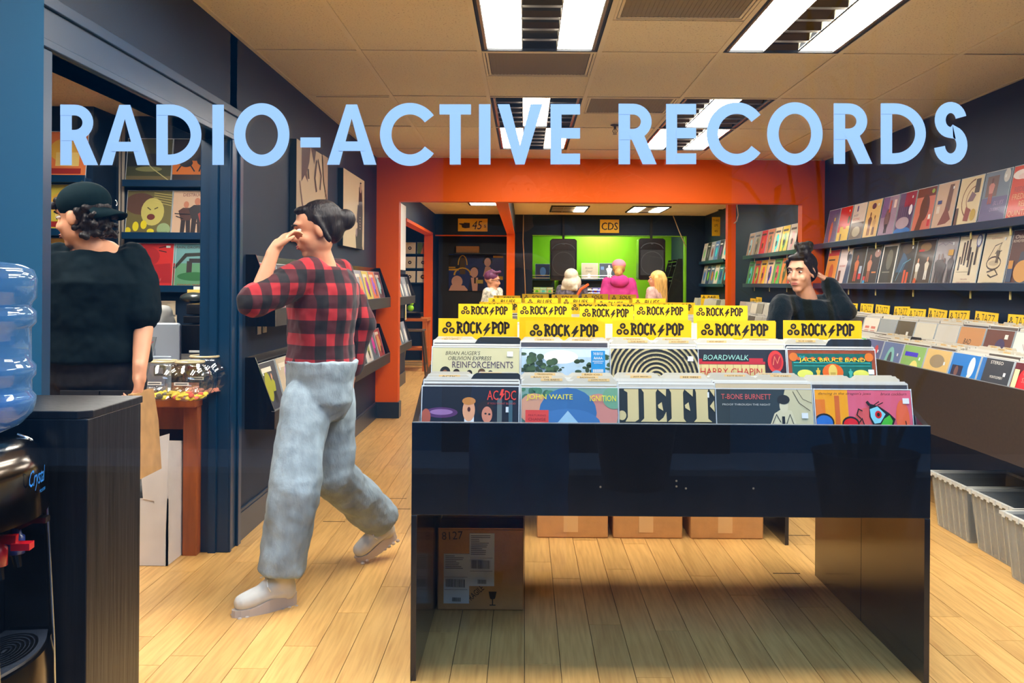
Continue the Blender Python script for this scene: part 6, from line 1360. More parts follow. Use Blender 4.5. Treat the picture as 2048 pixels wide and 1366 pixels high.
# counter room record shelves
SB = [(1.224, [('red album cover with a faint face, bottom row behind the counter', S(206, 44, 34), [('e', .4, .7, .25, .22, S(170, 34, 30)), ('p', [(.2, .1), (.4, .5), (.9, .55), (.95, .1)], S(170, 30, 30)), ('s', [(.62, .9), (.78, .93)], .02, K), ('s', [(.62, .84), (.8, .8)], .02, K), ('r', .78, .9, .1, .05, WH), ('t', 'Red', .55, .14, .16, .07, S(200, 120, 110), .2)]),
               ('green and blue album cover with an arched machine, bottom row by the doorway edge', S(96, 150, 110), [('r', 0, .55, 1, .45, S(110, 160, 160)), ('p', [(0, .45), (.25, .78), (.7, .8), (1, .6), (1, .52), (.65, .72), (.3, .70), (.05, .42)], S(50, 50, 40)), ('r', .3, .2, .12, .4, S(60, 50, 44)), ('r', .35, .56, .35, .1, S(50, 46, 44)), ('e', .5, .25, .4, .1, S(50, 110, 60)), ('fig', .75, .25, .35, S(200, 180, 140), SK, S(60, 60, 50)), ('t', 'RAIN, DROPS AND SUN', .05, .88, .95, .06, S(96, 60, 50)), ('t', 'DENNIS WARHORSE', .12, .03, .8, .05, S(170, 50, 30))])]),
      (1.597, [('olive album cover with a screaming face and yellow lemons, middle row behind the counter', S(110, 100, 56), [('e', .3, .7, .35, .25, S(96, 66, 50)), ('e', .58, .52, .26, .32, S(196, 184, 100)), ('e', .55, .40, .09, .07, S(110, 50, 40)), ('s', [(.46, .62), (.54, .56)], .025, S(90, 80, 40)), ('s', [(.62, .58), (.70, .62)], .025, S(90, 80, 40)), ('e', .22, .18, .07, .11, S(226, 206, 30)), ('e', .40, .22, .07, .10, S(226, 206, 30)), ('e', .05, .08, .07, .08, S(226, 206, 30)), ('e', .56, .07, .08, .06, S(226, 206, 30)), ('e', .85, .12, .15, .14, S(150, 170, 120)), ('t', 'VIOLENCE', .66, .03, .28, .035, K)] + [('s', [(.6, .95 - .05 * k), (1, .9 - .06 * k)], .012, S(206, 190, 110)) for k in range(5)]),
               ('tan album cover of a band of long haired figures, middle row by the doorway edge', S(206, 170, 140), [('t', 'DESTRUCTOR', .22, .88, .62, .07, S(110, 40, 44))] + [('fig', x, .04, h, c, S(190, 120, 90), S(46, 36, 34)) for x, h, c in ((.3, .72, S(80, 50, 40)), (.55, .8, S(50, 44, 44)), (.72, .62, S(150, 60, 50)), (.9, .75, S(140, 50, 50)))] + [('s', [(.05, .48), (.4, .46)], .02, K), ('s', [(.08, .42), (.25, .36)], .02, K), ('s', [(.5, .3), (.8, .1)], .03, S(60, 40, 36))])]),
      (1.966, [('dark olive album cover under glossy plastic, top row behind the counter', S(70, 72, 44), [('r', 0, .36, 1, .3, S(40, 42, 34)), ('r', 0, .0, 1, .14, S(110, 96, 60)), ('e', .5, .3, .3, .06, S(130, 130, 80)), ('s', [(.4, .5), (.6, .3), (.95, .05)], .02, S(190, 180, 120))]),
               ('orange and black album cover of galloping horses, top row by the doorway edge', S(50, 40, 34), [('r', 0, .18, 1, .32, S(206, 110, 30)), ('e', .3, .45, .15, .1, K), ('e', .7, .5, .16, .12, K), ('s', [(.2, .4), (.1, .25)], .03, K), ('s', [(.4, .4), (.5, .25)], .03, K), ('s', [(.65, .42), (.6, .25)], .03, K), ('s', [(.8, .45), (.92, .3)], .03, K), ('t', 'LOVE PARTY', .6, .78, .36, .1, K)])])]
for z, recs in SB:
    M = Matrix.Translation((-2.18, 7.1, z)); wall_shelf('navy record shelf on the counter room back wall, %s' % {1.224: 'bottom', 1.597: 'middle', 1.966: 'top'}[z], M, 1.32, .09, (0.0,), group='counter room shelves')
    for k, (lab, base, art) in enumerate(recs):
        x = P((297 if z > 1.3 else 305) if k == 0 else 389 - (0 if z > 1.3 else -2), 400, 7.04).x
        o = art_cover(lab, art, base, 'counter room records'); o.location = (x, 7.03, z + .001); o.rotation_euler = (-R(9), 0, 0)
    for k in range(1):
        o = small_cover('album cover farther right, hidden by the door frame, %s row' % {1.224: 'bottom', 1.597: 'middle', 1.966: 'top'}[z], 'counter room records', r7); o.location = (-1.665, 7.03, z + .001); o.rotation_euler = (-R(9), 0, 0)
for zi, z in enumerate((1.24, 1.60, 1.955)):
    M = Matrix.Translation((-3.26, 6.72, z)); wall_shelf('navy shelf on the counter room wall bump at the left, %s' % ('bottom', 'middle', 'top')[zi], M, .66, .09, (), group='counter room shelves')
    for k in range(2):
        c, cn = [(S(196, 110, 60), 'copper'), (S(226, 170, 50), 'golden'), (S(206, 50, 30), 'red'), (S(200, 180, 60), 'mustard'), (S(214, 80, 30), 'orange'), (S(220, 120, 60), 'orange and yellow')][zi * 2 + k]
        o = art_cover('%s album cover on the %s shelf above the man in the cap' % (cn, ('bottom', 'middle', 'top')[zi]), [('e', .5, .6, .3, .25, S(220, 170, 60)), ('r', .1, .08, .8, .12, S(150, 40, 30)), ('r', .35, .25, .5, .3, S(226, 196, 110))], c, 'counter room records'); o.location = (-3.425 + .325 * k, 6.65, z + .001); o.rotation_euler = (-R(9), 0, 0)

# ================================================================== PEOPLE
SKIN = mat('skin', S(214, 152, 118), .45, spec=.35, var=.05, scale=20)
SKIN2 = mat('skin_light', S(226, 170, 140), .45, spec=.35, var=.05, scale=20)
LIP = mat('lips', S(176, 96, 84), .4)
EYEW = mat('eye_white', S(225, 220, 214), .25, coat=.5); EYED = mat('eye_iris', S(52, 36, 26), .15, coat=.8)
FOLD = {}; FA = {}
for n_, sc_ in (('shirt', .11), ('trousers', .13)):
    tx = bpy.data.textures.new(n_ + '_folds', 'CLOUDS'); tx.noise_scale = sc_; tx.noise_depth = 2; FOLD[n_] = tx
def cap(mb, p0, p1, r0, r1, seg=14):
    p0, p1 = Vector(p0), Vector(p1); d = (p1 - p0).normalized(); pts = []; rs = []
    for a in (88, 60, 30): pts.append(p0 - d * r0 * math.sin(R(a))); rs.append(max(r0 * math.cos(R(a)), .001))
    pts += [p0, p1]; rs += [r0, r1]
    for a in (30, 60, 88): pts.append(p1 + d * r1 * math.sin(R(a))); rs.append(max(r1 * math.cos(R(a)), .001))
    return mb.tube(pts, rs, seg)
def capf(mb, p0, p1, r0, r1, seg=16):          # round start, flat open-looking end (a hem)
    p0, p1 = Vector(p0), Vector(p1); d = (p1 - p0).normalized(); pts = []; rs = []
    for a in (88, 60, 30): pts.append(p0 - d * r0 * math.sin(R(a))); rs.append(max(r0 * math.cos(R(a)), .001))
    return mb.tube(pts + [p0, p1], rs + [r0, r1], seg)
def chain(mb, pts, rs, seg=14):
    for i in range(len(pts) - 1): cap(mb, pts[i], pts[i + 1], rs[i], rs[i + 1], seg)
def vox(mb, name, m, parent, size=.008, it=6, fac=.5):
    o = mb.build(name, m, parent, True)
    r = o.modifiers.new('remesh', 'REMESH'); r.mode = 'VOXEL'; r.voxel_size = size; r.use_smooth_shade = True
    if it: s = o.modifiers.new('smooth', 'SMOOTH'); s.factor = fac; s.iterations = it
    if name in ('shirt', 'trousers'):
        d = o.modifiers.new('folds', 'DISPLACE'); d.texture = FOLD[name]; d.strength = .030 if size < .01 else .02; d.mid_level = .5; d.texture_coords = 'LOCAL'
    return o
def eloft(mb, path, radii, rot, seg=24):
    vs = []; fs = []; n = len(path)
    for p, (rx, ry) in zip(path, radii):
        for i in range(seg):
            a = 2 * math.pi * i / seg; c, s = math.cos(a), math.sin(a); q = .85
            vs.append(Vector(p) + rot @ Vector((rx * math.copysign(abs(c) ** q, c), ry * math.copysign(abs(s) ** q, s), 0)))
    for j in range(n - 1):
        for i in range(seg): i2 = (i + 1) % seg; fs.append((j * seg + i, j * seg + i2, (j + 1) * seg + i2, (j + 1) * seg + i))
    fs.append(tuple(range(seg))[::-1]); fs.append(tuple(range((n - 1) * seg, n * seg)))
    return mb.add(vs, fs)
def Rz(a): return Matrix.Rotation(a, 3, 'Z')
def rotm(yaw, pitch=0, roll=0): return (Matrix.Rotation(yaw, 3, 'Z') @ Matrix.Rotation(pitch, 3, 'X') @ Matrix.Rotation(roll, 3, 'Y'))
def hand(mb, w, d, n, s, curl=.35, k=1.0):
    w, d, n, s = Vector(w), Vector(d).normalized(), Vector(n).normalized(), Vector(s).normalized()
    rot = Matrix((s, n, d)).transposed()
    mb.ball(w + d * .045 * k, (.039 * k, .014 * k, .048 * k), rot=rot, seg=14)
    cap(mb, w - d * .02, w + d * .03 * k, .024 * k, .026 * k)
    for i, (o_, l) in enumerate(((.029, .070), (.010, .080), (-.010, .074), (-.028, .058))):
        b = w + d * .082 * k + s * o_ * k; c = curl + .06 * i
        d1 = (d * math.cos(c) + n * math.sin(c) + s * o_ * 2).normalized(); d2 = (d * math.cos(c * 2.3) + n * math.sin(c * 2.3) + s * o_ * 1.5).normalized(); d3 = (d * math.cos(c * 3.3) + n * math.sin(c * 3.3)).normalized()
        p1 = b + d1 * l * .42 * k; p2 = p1 + d2 * l * .32 * k; p3 = p2 + d3 * l * .26 * k
        chain(mb, [b - d * .02, p1, p2, p3], [.0095 * k, .0088 * k, .008 * k, .007 * k], 8)
    t0 = w + d * .018 * k + s * .022 * k; t1 = w + d * .052 * k + s * .052 * k + n * .008; t2 = w + d * .078 * k + s * .060 * k + n * .018
    chain(mb, [t0, t1, t2], [.014 * k, .011 * k, .009 * k], 8)
def head_parts(mb, c, rot, k=1.0, ears=True):
    c = Vector(c); q = lambda x, y, z: c + rot @ Vector((x * k, y * k, z * k))
    B = lambda p, r, rr=None: mb.ball(q(*p), tuple(a * k for a in r), rot=rot if rr is None else rot @ rr, seg=18, rings=12)
    B((0, .016, .030), (.073, .093, .082)); B((0, -.020, -.030), (.058, .066, .076)); B((0, -.050, -.088), (.030, .026, .022)); B((0, .0, -.055), (.056, .058, .048))
    B((0, -.068, .034), (.050, .020, .014)); B((-.034, -.056, -.028), (.024, .022, .022)); B((.034, -.056, -.028), (.024, .022, .022))
    cap(mb, q(0, -.078, .018), q(0, -.100, -.020), .008 * k, .0125 * k, 10); B((-.011, -.088, -.026), (.009, .010, .008)); B((.011, -.088, -.026), (.009, .010, .008))
    B((0, -.078, -.056), (.024, .012, .012))
    if ears:
        for s_ in (-1, 1): B((s_ * .074, .006, -.006), (.010, .020, .030)); 
def face_bits(parent, c, rot, k, hair, brows=True, look=(0, 0), lips=True):
    c = Vector(c); q = lambda x, y, z: c + rot @ Vector((x * k, y * k, z * k))
    for s_ in (-1, 1):
        e = MB().ball(q(s_ * .031, -.0705, .010), (.0112 * k, .0112 * k, .0068 * k), rot=rot, seg=14, rings=10).build('eye', EYEW, parent, True)
        MB().ball(q(s_ * .031 + look[0], -.0795, .010 + look[1]), (.0062 * k, .0036 * k, .0062 * k), rot=rot, seg=12).build('iris', EYED, e, True)
        if brows: MB().tube([q(s_ * .014, -.0865, .028), q(s_ * .030, -.0875, .035), q(s_ * .050, -.075, .029)], [.0032 * k, .004 * k, .002 * k], 8).build('eyebrow', hair, parent, True)
    if lips: MB().ball(q(0, -.0865, -.052), (.021 * k, .006 * k, .0038 * k), rot=rot).ball(q(0, -.0865, -.0605), (.019 * k, .0065 * k, .0048 * k), rot=rot).build('lips', LIP, parent, True)
def std(base, yaw, Ht, lean=0):
    """joints of a standing figure; forward is local -Y turned by yaw; its left side is local +X"""
    b = Vector((base[0], base[1], 0)); r = Rz(yaw); k = Ht / 1.70
    f = lambda x, y, z: b + r @ Vector((x * k, (y - lean * max(0, z - .9)) * k, z * k))
    return dict(k=k, f=f, r=r, yaw=yaw, pel=f(0, 0, .93), waist=f(0, 0, 1.08), chest=f(0, .0, 1.26), neck=f(0, .01, 1.45), head=f(0, -.015, 1.585),
                shL=f(.17, .01, 1.40), shR=f(-.17, .01, 1.40), elL=f(.23, .03, 1.12), elR=f(-.23, .03, 1.12), wrL=f(.24, -.05, .88), wrR=f(-.24, -.05, .88),
                hipL=f(.09, 0, .90), hipR=f(-.09, 0, .90), knL=f(.10, -.02, .49), knR=f(-.10, -.02, .49), anL=f(.10, .03, .085), anR=f(-.10, .03, .085), toeL=r @ Vector((.05, -1, 0)), toeR=r @ Vector((-.05, -1, 0)))
def figure(t, J, top, legs, skin, shoe, sleeve='long', size=.009, hk=1.0, headrot=None, hem=.0, gap=.016, shirt_long=.0, hands=True, wide=0.0, fitk=1.0, torso=1.0):
    o0 = t.location.copy(); k = J['k']; r = J['r']; L = lambda v: Vector(v) - o0
    hr = headrot if headrot is not None else r
    # body, one surface under the clothes
    mb = MB(); g = lambda n: L(J[n])
    up = (g('neck') - g('pel')).normalized()
    mb.ball(g('pel'), (.155 * k, .105 * k, .12 * k), rot=r, seg=16); mb.ball(g('waist'), (.125 * k, .09 * k, .14 * k), rot=r, seg=16); mb.ball(g('chest'), (.150 * k, .10 * k, .17 * k), rot=r, seg=16)
    cap(mb, g('shL'), g('shR'), .05 * k, .05 * k); cap(mb, g('neck') - up * .03, g('head') - up * .03 * hk + Vector((0, 0, -.03)), .054 * hk, .050 * hk)
    for s_ in 'LR':
        cap(mb, g('sh' + s_), g('el' + s_), .044 * k, .036 * k); cap(mb, g('el' + s_), g('wr' + s_), .037 * k, .026 * k)
        cap(mb, g('hip' + s_), g('kn' + s_), .075 * k, .05 * k); cap(mb, g('kn' + s_), g('an' + s_), .05 * k, .036 * k)
        if hands:
            d = J.get('hd' + s_) or (g('wr' + s_) - g('el' + s_)); d = Vector(d).normalized()
            n = J.get('hn' + s_); n = Vector(n) if n is not None else r @ Vector((-1 if s_ == 'L' else 1, 0, 0)); n = (n - d * n.dot(d)).normalized(); sd = J.get('hs' + s_); sd = Vector(sd) if sd is not None else r @ Vector((0, -1, .2)); sd = (sd - d * sd.dot(d) - n * sd.dot(n)).normalized()
            hand(mb, g('wr' + s_), d, n, sd, J.get('curl' + s_, .35), k if k > .9 else .92)
    head_parts(mb, g('head'), hr, hk)
    vox(mb, 'body', skin, t, size, 4)
    # top
    mb = MB(); e = gap; lo, wa, ch, nk = g('pel') + up * (.06 - shirt_long) * k, g('waist'), g('chest'), g('neck')
    ma = (g('shL') + g('shR')) / 2
    eloft(mb, [lo, lo * .5 + wa * .5, wa, wa * .5 + ch * .5, ch, ch * .4 + ma * .6, ma + up * .03 * k, nk - up * .03 * k],
          [((.158 + e) * k * torso, (.118 + e) * k * torso), ((.150 + e) * k * torso, (.112 + e) * k * torso), ((.142 + e) * k * torso, (.105 + e) * k * torso), ((.150 + e) * k * torso, (.110 + e) * k * torso), ((.160 + e) * k * torso, (.118 + e) * k * torso), ((.168 + e) * k, (.105 + e) * k), ((.135 + e) * k, (.072 + e) * k), ((.062 + e * .5) * k, (.058 + e * .4) * k)], r)
    cap(mb, g('shL'), g('shR'), (.050 + e * .5) * k, (.050 + e * .5) * k)
    for s_ in 'LR':
        sh, el, wr = g('sh' + s_), g('el' + s_), g('wr' + s_); sl = sleeve if isinstance(sleeve, str) else sleeve[s_]
        if sl == 'long': cap(mb, sh, el, (.050 + e) * k, (.043 + e) * k); cap(mb, el, wr - (wr - el).normalized() * .02, (.043 + e) * k, (.033 + e * .8) * k)
        elif sl == 'elbow': cap(mb, sh, el, (.052 + e) * k, (.048 + e) * k)
        elif sl == 'short': cap(mb, sh, sh + (el - sh) * .78, (.052 + e) * k, (.050 + e) * k)
    vox(mb, 'shirt', top, t, size, 5)
    # trousers
    mb = MB(); e = .014 + wide
    tp = g('pel') + up * .10 * k; xw = J.get('waistup', 0)
    eloft(mb, [g('pel') - up * .13 * k, g('pel') - up * .05 * k, g('pel') + up * .03 * k, tp + up * xw], [((.115 + wide * .5) * k, (.085 + wide * .5) * k), ((.168 + wide * .4) * k, (.122 + wide * .3) * k), ((.170 + wide * .3) * k, (.124 + wide * .3) * k), ((.150 + J.get('ww', 0)) * k, (.112 + J.get('ww', 0)) * k)], r)
    for s_ in 'LR':
        hp, kn, an = g('hip' + s_), g('kn' + s_), g('an' + s_); cap(mb, hp, kn, (.088 + wide * .45) * k, (.056 + e) * k); capf(mb, kn, an + (kn - an).normalized() * J.get('hem', .01), (.056 + e) * k, (.044 + e * 1.15) * k)
    vox(mb, 'trousers', legs, t, size, 5)
    if shoe:
        for s_ in 'LR':
            an = g('an' + s_); d = Vector(J['toe' + s_]).normalized(); mb = MB(); gz = -an.z + .03
            heel = an + Vector((0, 0, gz)) - d * .04; toe = an + Vector((0, 0, gz)) + d * .15; cap(mb, heel, toe, .034, .030); cap(mb, an + Vector((0, 0, -.01)), an + Vector((0, 0, gz)), .045, .04); cap(mb, an, toe - d * .05, .036, .034)
            vox(mb, 'shoe', shoe, t, size, 3)
def person(label, base, group=None): return thing('person', label, 'person', (base[0], base[1], 0), 0, group)
HAIRD = mat('hair_dark', S(26, 18, 15), .5, spec=.3, var=.5, scale=60, stretch=(1, 1, .15), bump=.5, bscale=90)
JEANS_L = mat('jeans_light', S(142, 158, 168), .8, var=.26, scale=14, stretch=(1, 1, .5), bump=.25, bscale=120)
JEANS_D = mat('jeans_black', S(44, 44, 46), .9, spec=.1, var=.2, scale=40)
TEE = mat('tee_black', S(8, 20, 24), .9, spec=.1, var=.25, scale=8, bump=.35, bscale=12)
def plaid():
    m = mat('plaid_flannel', S(90, 20, 24), .9, sheen=.1); nt = m.node_tree; b = nt.nodes['Principled BSDF']; L = nt.links.new
    tc = nt.nodes.new('ShaderNodeTexCoord'); sx = nt.nodes.new('ShaderNodeSeparateXYZ'); L(tc.outputs['Object'], sx.inputs[0])
    def band(sock, f, ph=0):
        a = nt.nodes.new('ShaderNodeMath'); a.operation = 'MULTIPLY_ADD'; a.inputs[1].default_value = f; a.inputs[2].default_value = ph; L(sock, a.inputs[0])
        s = nt.nodes.new('ShaderNodeMath'); s.operation = 'SINE'; L(a.outputs[0], s.inputs[0])
        g = nt.nodes.new('ShaderNodeMath'); g.operation = 'GREATER_THAN'; g.inputs[1].default_value = .1; L(s.outputs[0], g.inputs[0]); return g.outputs[0]
    ad = nt.nodes.new('ShaderNodeMath'); ad.operation = 'ADD'; L(sx.outputs['X'], ad.inputs[0]); L(sx.outputs['Y'], ad.inputs[1])
    v, h = band(ad.outputs[0], 62), band(sx.outputs['Z'], 62)
    sm = nt.nodes.new('ShaderNodeMath'); sm.operation = 'ADD'; L(v, sm.inputs[0]); L(h, sm.inputs[1]); dv = nt.nodes.new('ShaderNodeMath'); dv.operation = 'MULTIPLY'; dv.inputs[1].default_value = .5; L(sm.outputs[0], dv.inputs[0])
    cr = nt.nodes.new('ShaderNodeValToRGB'); cr.color_ramp.interpolation = 'CONSTANT'; e = cr.color_ramp.elements; e[0].color = (*S(14, 10, 14), 1); e[1].position = .25; e[1].color = (*S(66, 12, 20), 1)
    n = e.new(.75); n.color = (*S(158, 26, 34), 1); L(dv.outputs[0], cr.inputs[0]); L(cr.outputs[0], b.inputs['Base Color']); return m
PLAID = plaid()

# ---- 1. the walking woman
t = person('woman in red plaid shirt and pale jeans walking past the doorway, hand at face', (-.92, 4.08))
yaw = R(-62); r = Rz(yaw); f_ = r @ Vector((0, -1, 0)); lf = r @ Vector((1, 0, 0))
J = dict(hem=.015, waistup=.02, ww=.040, k=.95, r=r, pel=P(640, 775, 4.10), waist=P(642, 695, 4.10), chest=P(645, 605, 4.10), neck=P(648, 522, 4.10), head=P(632, 460, 4.06),
         shL=P(622, 550, 4.00), shR=P(672, 548, 4.26), elL=P(512, 598, 3.86), elR=P(722, 650, 4.34), wrL=P(548, 500, 3.90), wrR=P(700, 740, 4.34),
         hipL=P(612, 800, 4.02), hipR=P(668, 800, 4.22), knL=P(590, 975, 3.88), knR=P(662, 945, 4.22), anL=P(562, 1150, 3.88), anR=P(762, 1040, 4.56), toeL=(-.82, -.56, 0), toeR=f_,
         hdL=P(592, 440, 3.96) - P(548, 500, 3.90), hnL=Vector((.5, .3, -.6)), hsL=Vector((.2, .2, 1)), curlL=.45)
hrot = rotm(R(-72), R(12))
# rolled sleeve: plaid to the elbow, bare forearm raised
figure(t, J, PLAID, JEANS_L, SKIN, None, sleeve={'L': 'elbow', 'R': 'long'}, size=.0065, hk=1.0, headrot=hrot, wide=.034, gap=.026, shirt_long=-.045)
hc = J['head'] - t.location; q = lambda x, y, z: hc + hrot @ Vector((x, y, z))
face_bits(t, hc, hrot, 1.0, HAIRD)
mb = MB(); mb.ball(q(0, .028, .042), (.080, .092, .080), rot=hrot, seg=18); mb.ball(q(0, .060, .0), (.066, .058, .070), rot=hrot); mb.ball(q(0, .125, .02), (.045, .04, .045)); mb.ball(q(.0, -.035, .088), (.048, .040, .018), rot=hrot)
for s_ in (-1, 1): cap(mb, q(s_ * .070, .0, .05), q(s_ * .074, .035, -.05), .016, .012)
vox(mb, 'hair', HAIRD, t, .006, 3)
# boots
BOOT = mat('boot_cream', S(206, 204, 196), .6, var=.06, scale=20); SOLE = mat('boot_sole', S(190, 176, 164), .7)
def boot(parent, ankle, heel, toe, up, name='boot'):
    """heel, toe: points on the bottom of the sole"""
    heel, toe = Vector(heel), Vector(toe); d = (toe - heel).normalized(); up = (Vector(up) - d * Vector(up).dot(d)).normalized(); s = d.cross(up); Lk = (toe - heel).length
    q = lambda a, b, c: heel + d * a * Lk + s * b + up * c
    mb = MB(); chain(mb, [q(.18, 0, .075), q(.45, 0, .075), q(.72, 0, .060), q(.86, 0, .055)], [.040, .041, .039, .034]); chain(mb, [q(.16, 0, .07), Vector(ankle) + up * .02], [.042, .046]); cap(mb, q(.50, 0, .085), Vector(ankle), .036, .042)
    o = vox(mb, name, BOOT, parent, .005, 4)
    n = 20; out = []
    for i in range(n):
        a = 2 * math.pi * i / n; x = .5 + .53 * math.cos(a); wd = .041 * (1 if x < .75 else 1.05) * math.sin(a) * (.86 if x < .45 else 1); out.append((x, wd))
    mb = MB(); vs = []
    for lv, (z0, z1) in enumerate(((0, .022), (.022, .034))):
        vs = [q(x, b, (z0 if lv == 0 else z1)) for x, b in out]
    ring0 = [q(x, b, .004) for x, b in out]; ring1 = [q(x, b, .034 + (.022 if x < .5 else .022 * max(0, (.7 - x) / .2))) for x, b in out]
    mb.add(ring0 + ring1, [tuple(range(n))[::-1], tuple(range(n, 2 * n))] + [(i, (i + 1) % n, n + (i + 1) % n, n + i) for i in range(n)]); so = mb.build('sole', SOLE, o)
    mb = MB()
    for k in range(9):
        x = .04 + .115 * k
        if .42 < x < .56: continue
        for b in (-1, 1): c = q(x, b * .030, .004); mb.ball(c, (.010, .010, .008), seg=6, rings=4)
    mb.build('tread_lugs', SOLE, o)
    mb = MB()
    for k in range(4):
        a = .52 - .075 * k; z = .140 + .012 * k
        mb.tube([q(a, -.026, z - .012), q(a, 0, z), q(a + .01, .026, z - .012)], .0028, 6)
    mb.tube([q(.50, -.01, .13), q(.56, -.05, .11), q(.5, -.045, .09)], .0025, 6)
    mb.build('laces', mat('lace', S(235, 235, 232), .6), o)
o0 = t.location
boot(t, J['anL'] - o0 + Vector((.0, 0, -.02)), P(590, 1211, 3.93) - o0, P(467, 1238, 3.76) - o0, (0, 0, 1))
toe = P(716, 1124, 4.50); toe.z = .006; heel = P(792, 1075, 4.60); boot(t, J['anR'] - o0, heel - o0, toe - o0, (.5, .1, .9))
# ---- 2. the man with the cap, back view
t = person('man in a backwards dark cap and black t-shirt seen from behind, carrying a paper bag', (-1.62, 3.78))
J = std((-1.62, 3.78), R(176), 1.70); k = J['k']; o0 = t.location
J.update(anR=J['anR'] + Vector((-.10, 0, 0)), knR=J['knR'] + Vector((-.06, 0, 0)), head=P(163, 436, 3.74), neck=P(188, 486, 3.76), shR=P(264, 524, 3.78), shL=P(112, 524, 3.80), elR=P(287, 655, 3.74), wrR=P(279, 742, 3.66), elL=P(98, 640, 3.84), wrL=P(104, 740, 3.8), hdR=Vector((0, -.05, -1)), hnR=Vector((-1, 0, 0)), hsR=Vector((0, 1, .1)), curlR=.6)
hrot = rotm(R(-100), R(8))
figure(t, J, TEE, JEANS_D, SKIN, BLACKMAT, sleeve='short', size=.007, hk=1.0, headrot=hrot, gap=.024, shirt_long=.03, wide=.02, torso=1.08)
hc = J['head'] - o0; q = lambda x, y, z: hc + hrot @ Vector((x, y, z)); face_bits(t, hc, hrot, 1.0, HAIRD)
mb = MB(); rr = random.Random(5)
for k_ in range(130):
    a = rr.uniform(-1.0, 1.0); zz = rr.uniform(-.085, .03); yy = rr.uniform(.005, .10)
    if abs(a) > .55 or yy > .05: mb.ball(q(a * .075 * (1 if abs(a) > .8 else .98), yy, zz), rr.uniform(.008, .016), seg=8, rings=6)
mb.ball(q(0, .05, -.015), (.070, .056, .066), rot=hrot); mb.ball(q(0, .03, .03), (.078, .088, .07), rot=hrot)
for k_ in range(10): mb.ball(q(rr.uniform(-.05, .05), -.085 + rr.uniform(-.01, .02), .052 + rr.uniform(-.01, .025)), .016, seg=8, rings=6)
vox(mb, 'hair', HAIRD, t, .005, 1)
CAPM = mat('cap_black', S(8, 26, 30), .9, spec=.1, var=.15, scale=20)
mb = MB(); mb.ball(q(0, .018, .058), (.088, .102, .076), rot=hrot, seg=24, rings=14); o = vox(mb, 'cap', CAPM, t, .006, 3)
mb = MB(); n = 12; vs = []
for i in range(n + 1):
    a = -math.pi / 2 + math.pi * i / n; x = .075 * math.sin(a); c = math.cos(a)
    vs += [q(x, .085 + .0 * c, .030 - .35 * x * x * 10), q(x * .95, .10 + .075 * c, .002 - .012 * c - 2.0 * x * x * 2)]
fs = [(2 * i, 2 * i + 1, 2 * i + 3, 2 * i + 2) for i in range(n)]; mb.add(vs, fs); br = mb.build('brim', CAPM, o, True); sd = br.modifiers.new('s', 'SOLIDIFY'); sd.thickness = .006
MB().ball(q(0, .02, .134), .006).build('button', CAPM, o)
vs, fs = ribbon(arc(0, 0, .007, .010, 60, 300, 8), .003); MB().add([q(-.052 + .0, .112, .045) + (hrot @ Vector((a, .004, b))) for a, b in vs], fs).build('emblem', WHITEPL, o)
for s_ in (0, 1): MB().box((-.075, -.003, 0), (.075, .003, .15)).build('back_pocket', JEANS_D, t, bevel=.002, loc=P(150 + 78 * s_, 800, 3.60) - o0 + Vector((0, .045, -.12)))
# paper bag
p = P(286, 795, 3.66); t2 = thing('paper_bag', 'brown paper bag hanging from the hand of the man in the cap', 'bag', (p.x - .012, 3.68, 0))
loft([(.555, [(-.03, -.11), (.035, -.11), (.035, .11), (-.03, .11)]), (.74, [(-.025, -.115), (.02, -.115), (.02, .115), (-.025, .115)]), (.86, [(-.012, -.10), (.006, -.10), (.006, .10), (-.012, .10)])]).build('bag_body', KRAFT, t2)

# ---- 3. woman with a hair bun
SWEAT = mat('sweater_black', S(12, 22, 24), .95, spec=.1, var=.3, scale=60, sheen=.2, bump=.4, bscale=150)
t = person('woman with dark hair in a bun and black sweater, hand behind her head', (1.66, 5.72)); o0 = t.location
J = std((1.66, 5.72), R(-22), 1.44); r = J['r']
J.update(head=P(1602, 545, 5.62), neck=P(1616, 590, 5.66), shL=P(1660, 606, 5.74), shR=P(1562, 612, 5.62), elL=P(1690, 622, 5.60), wrL=P(1656, 566, 5.70), elR=P(1548, 690, 5.60), wrR=P(1575, 740, 5.45), hdL=Vector((-.65, .25, .75)), hnL=Vector((-.7, .2, -.4)), hsL=Vector((-.3, -.9, 0)), curlL=.3)
hrot = rotm(R(-42), R(6))
figure(t, J, SWEAT, JEANS_D, SKIN2, BLACKMAT, sleeve='long', size=.006, hk=.98, headrot=hrot, gap=.03)
hc = J['head'] - o0; q = lambda x, y, z: hc + hrot @ Vector((x, y, z)); face_bits(t, hc, hrot, .98, HAIRD)
mb = MB(); mb.ball(q(0, .030, .045), (.080, .088, .075), rot=hrot, seg=18); mb.ball(q(0, .05, .0), (.076, .06, .07), rot=hrot); mb.ball(q(0, .045, .135), (.048, .044, .036)); mb.ball(q(.02, .065, .150), (.03, .03, .025))
rr = random.Random(9)
for k_ in range(14): a = rr.uniform(0, 6.28); mb.ball(q(.04 * math.cos(a), .045 + .04 * math.sin(a), .135 + rr.uniform(-.025, .03)), .014, seg=8, rings=6)
for s_ in (-1, 1): cap(mb, q(s_ * .055, -.045, .065), q(s_ * .078, .01, -.02), .013, .012)
mb.ball(q(0, -.035, .088), (.055, .045, .02), rot=hrot); vox(mb, 'hair', HAIRD, t, .005, 2)
mb = MB()
for k_ in range(0): a = P(1650 + k_ * 8, 632 + k_ * 3, 5.53) - o0; mb.add([a, a + Vector((.012, 0, .002)), a + Vector((-.004, 0, -.05)), a + Vector((-.02, 0, -.055))], [(0, 1, 2, 3)])
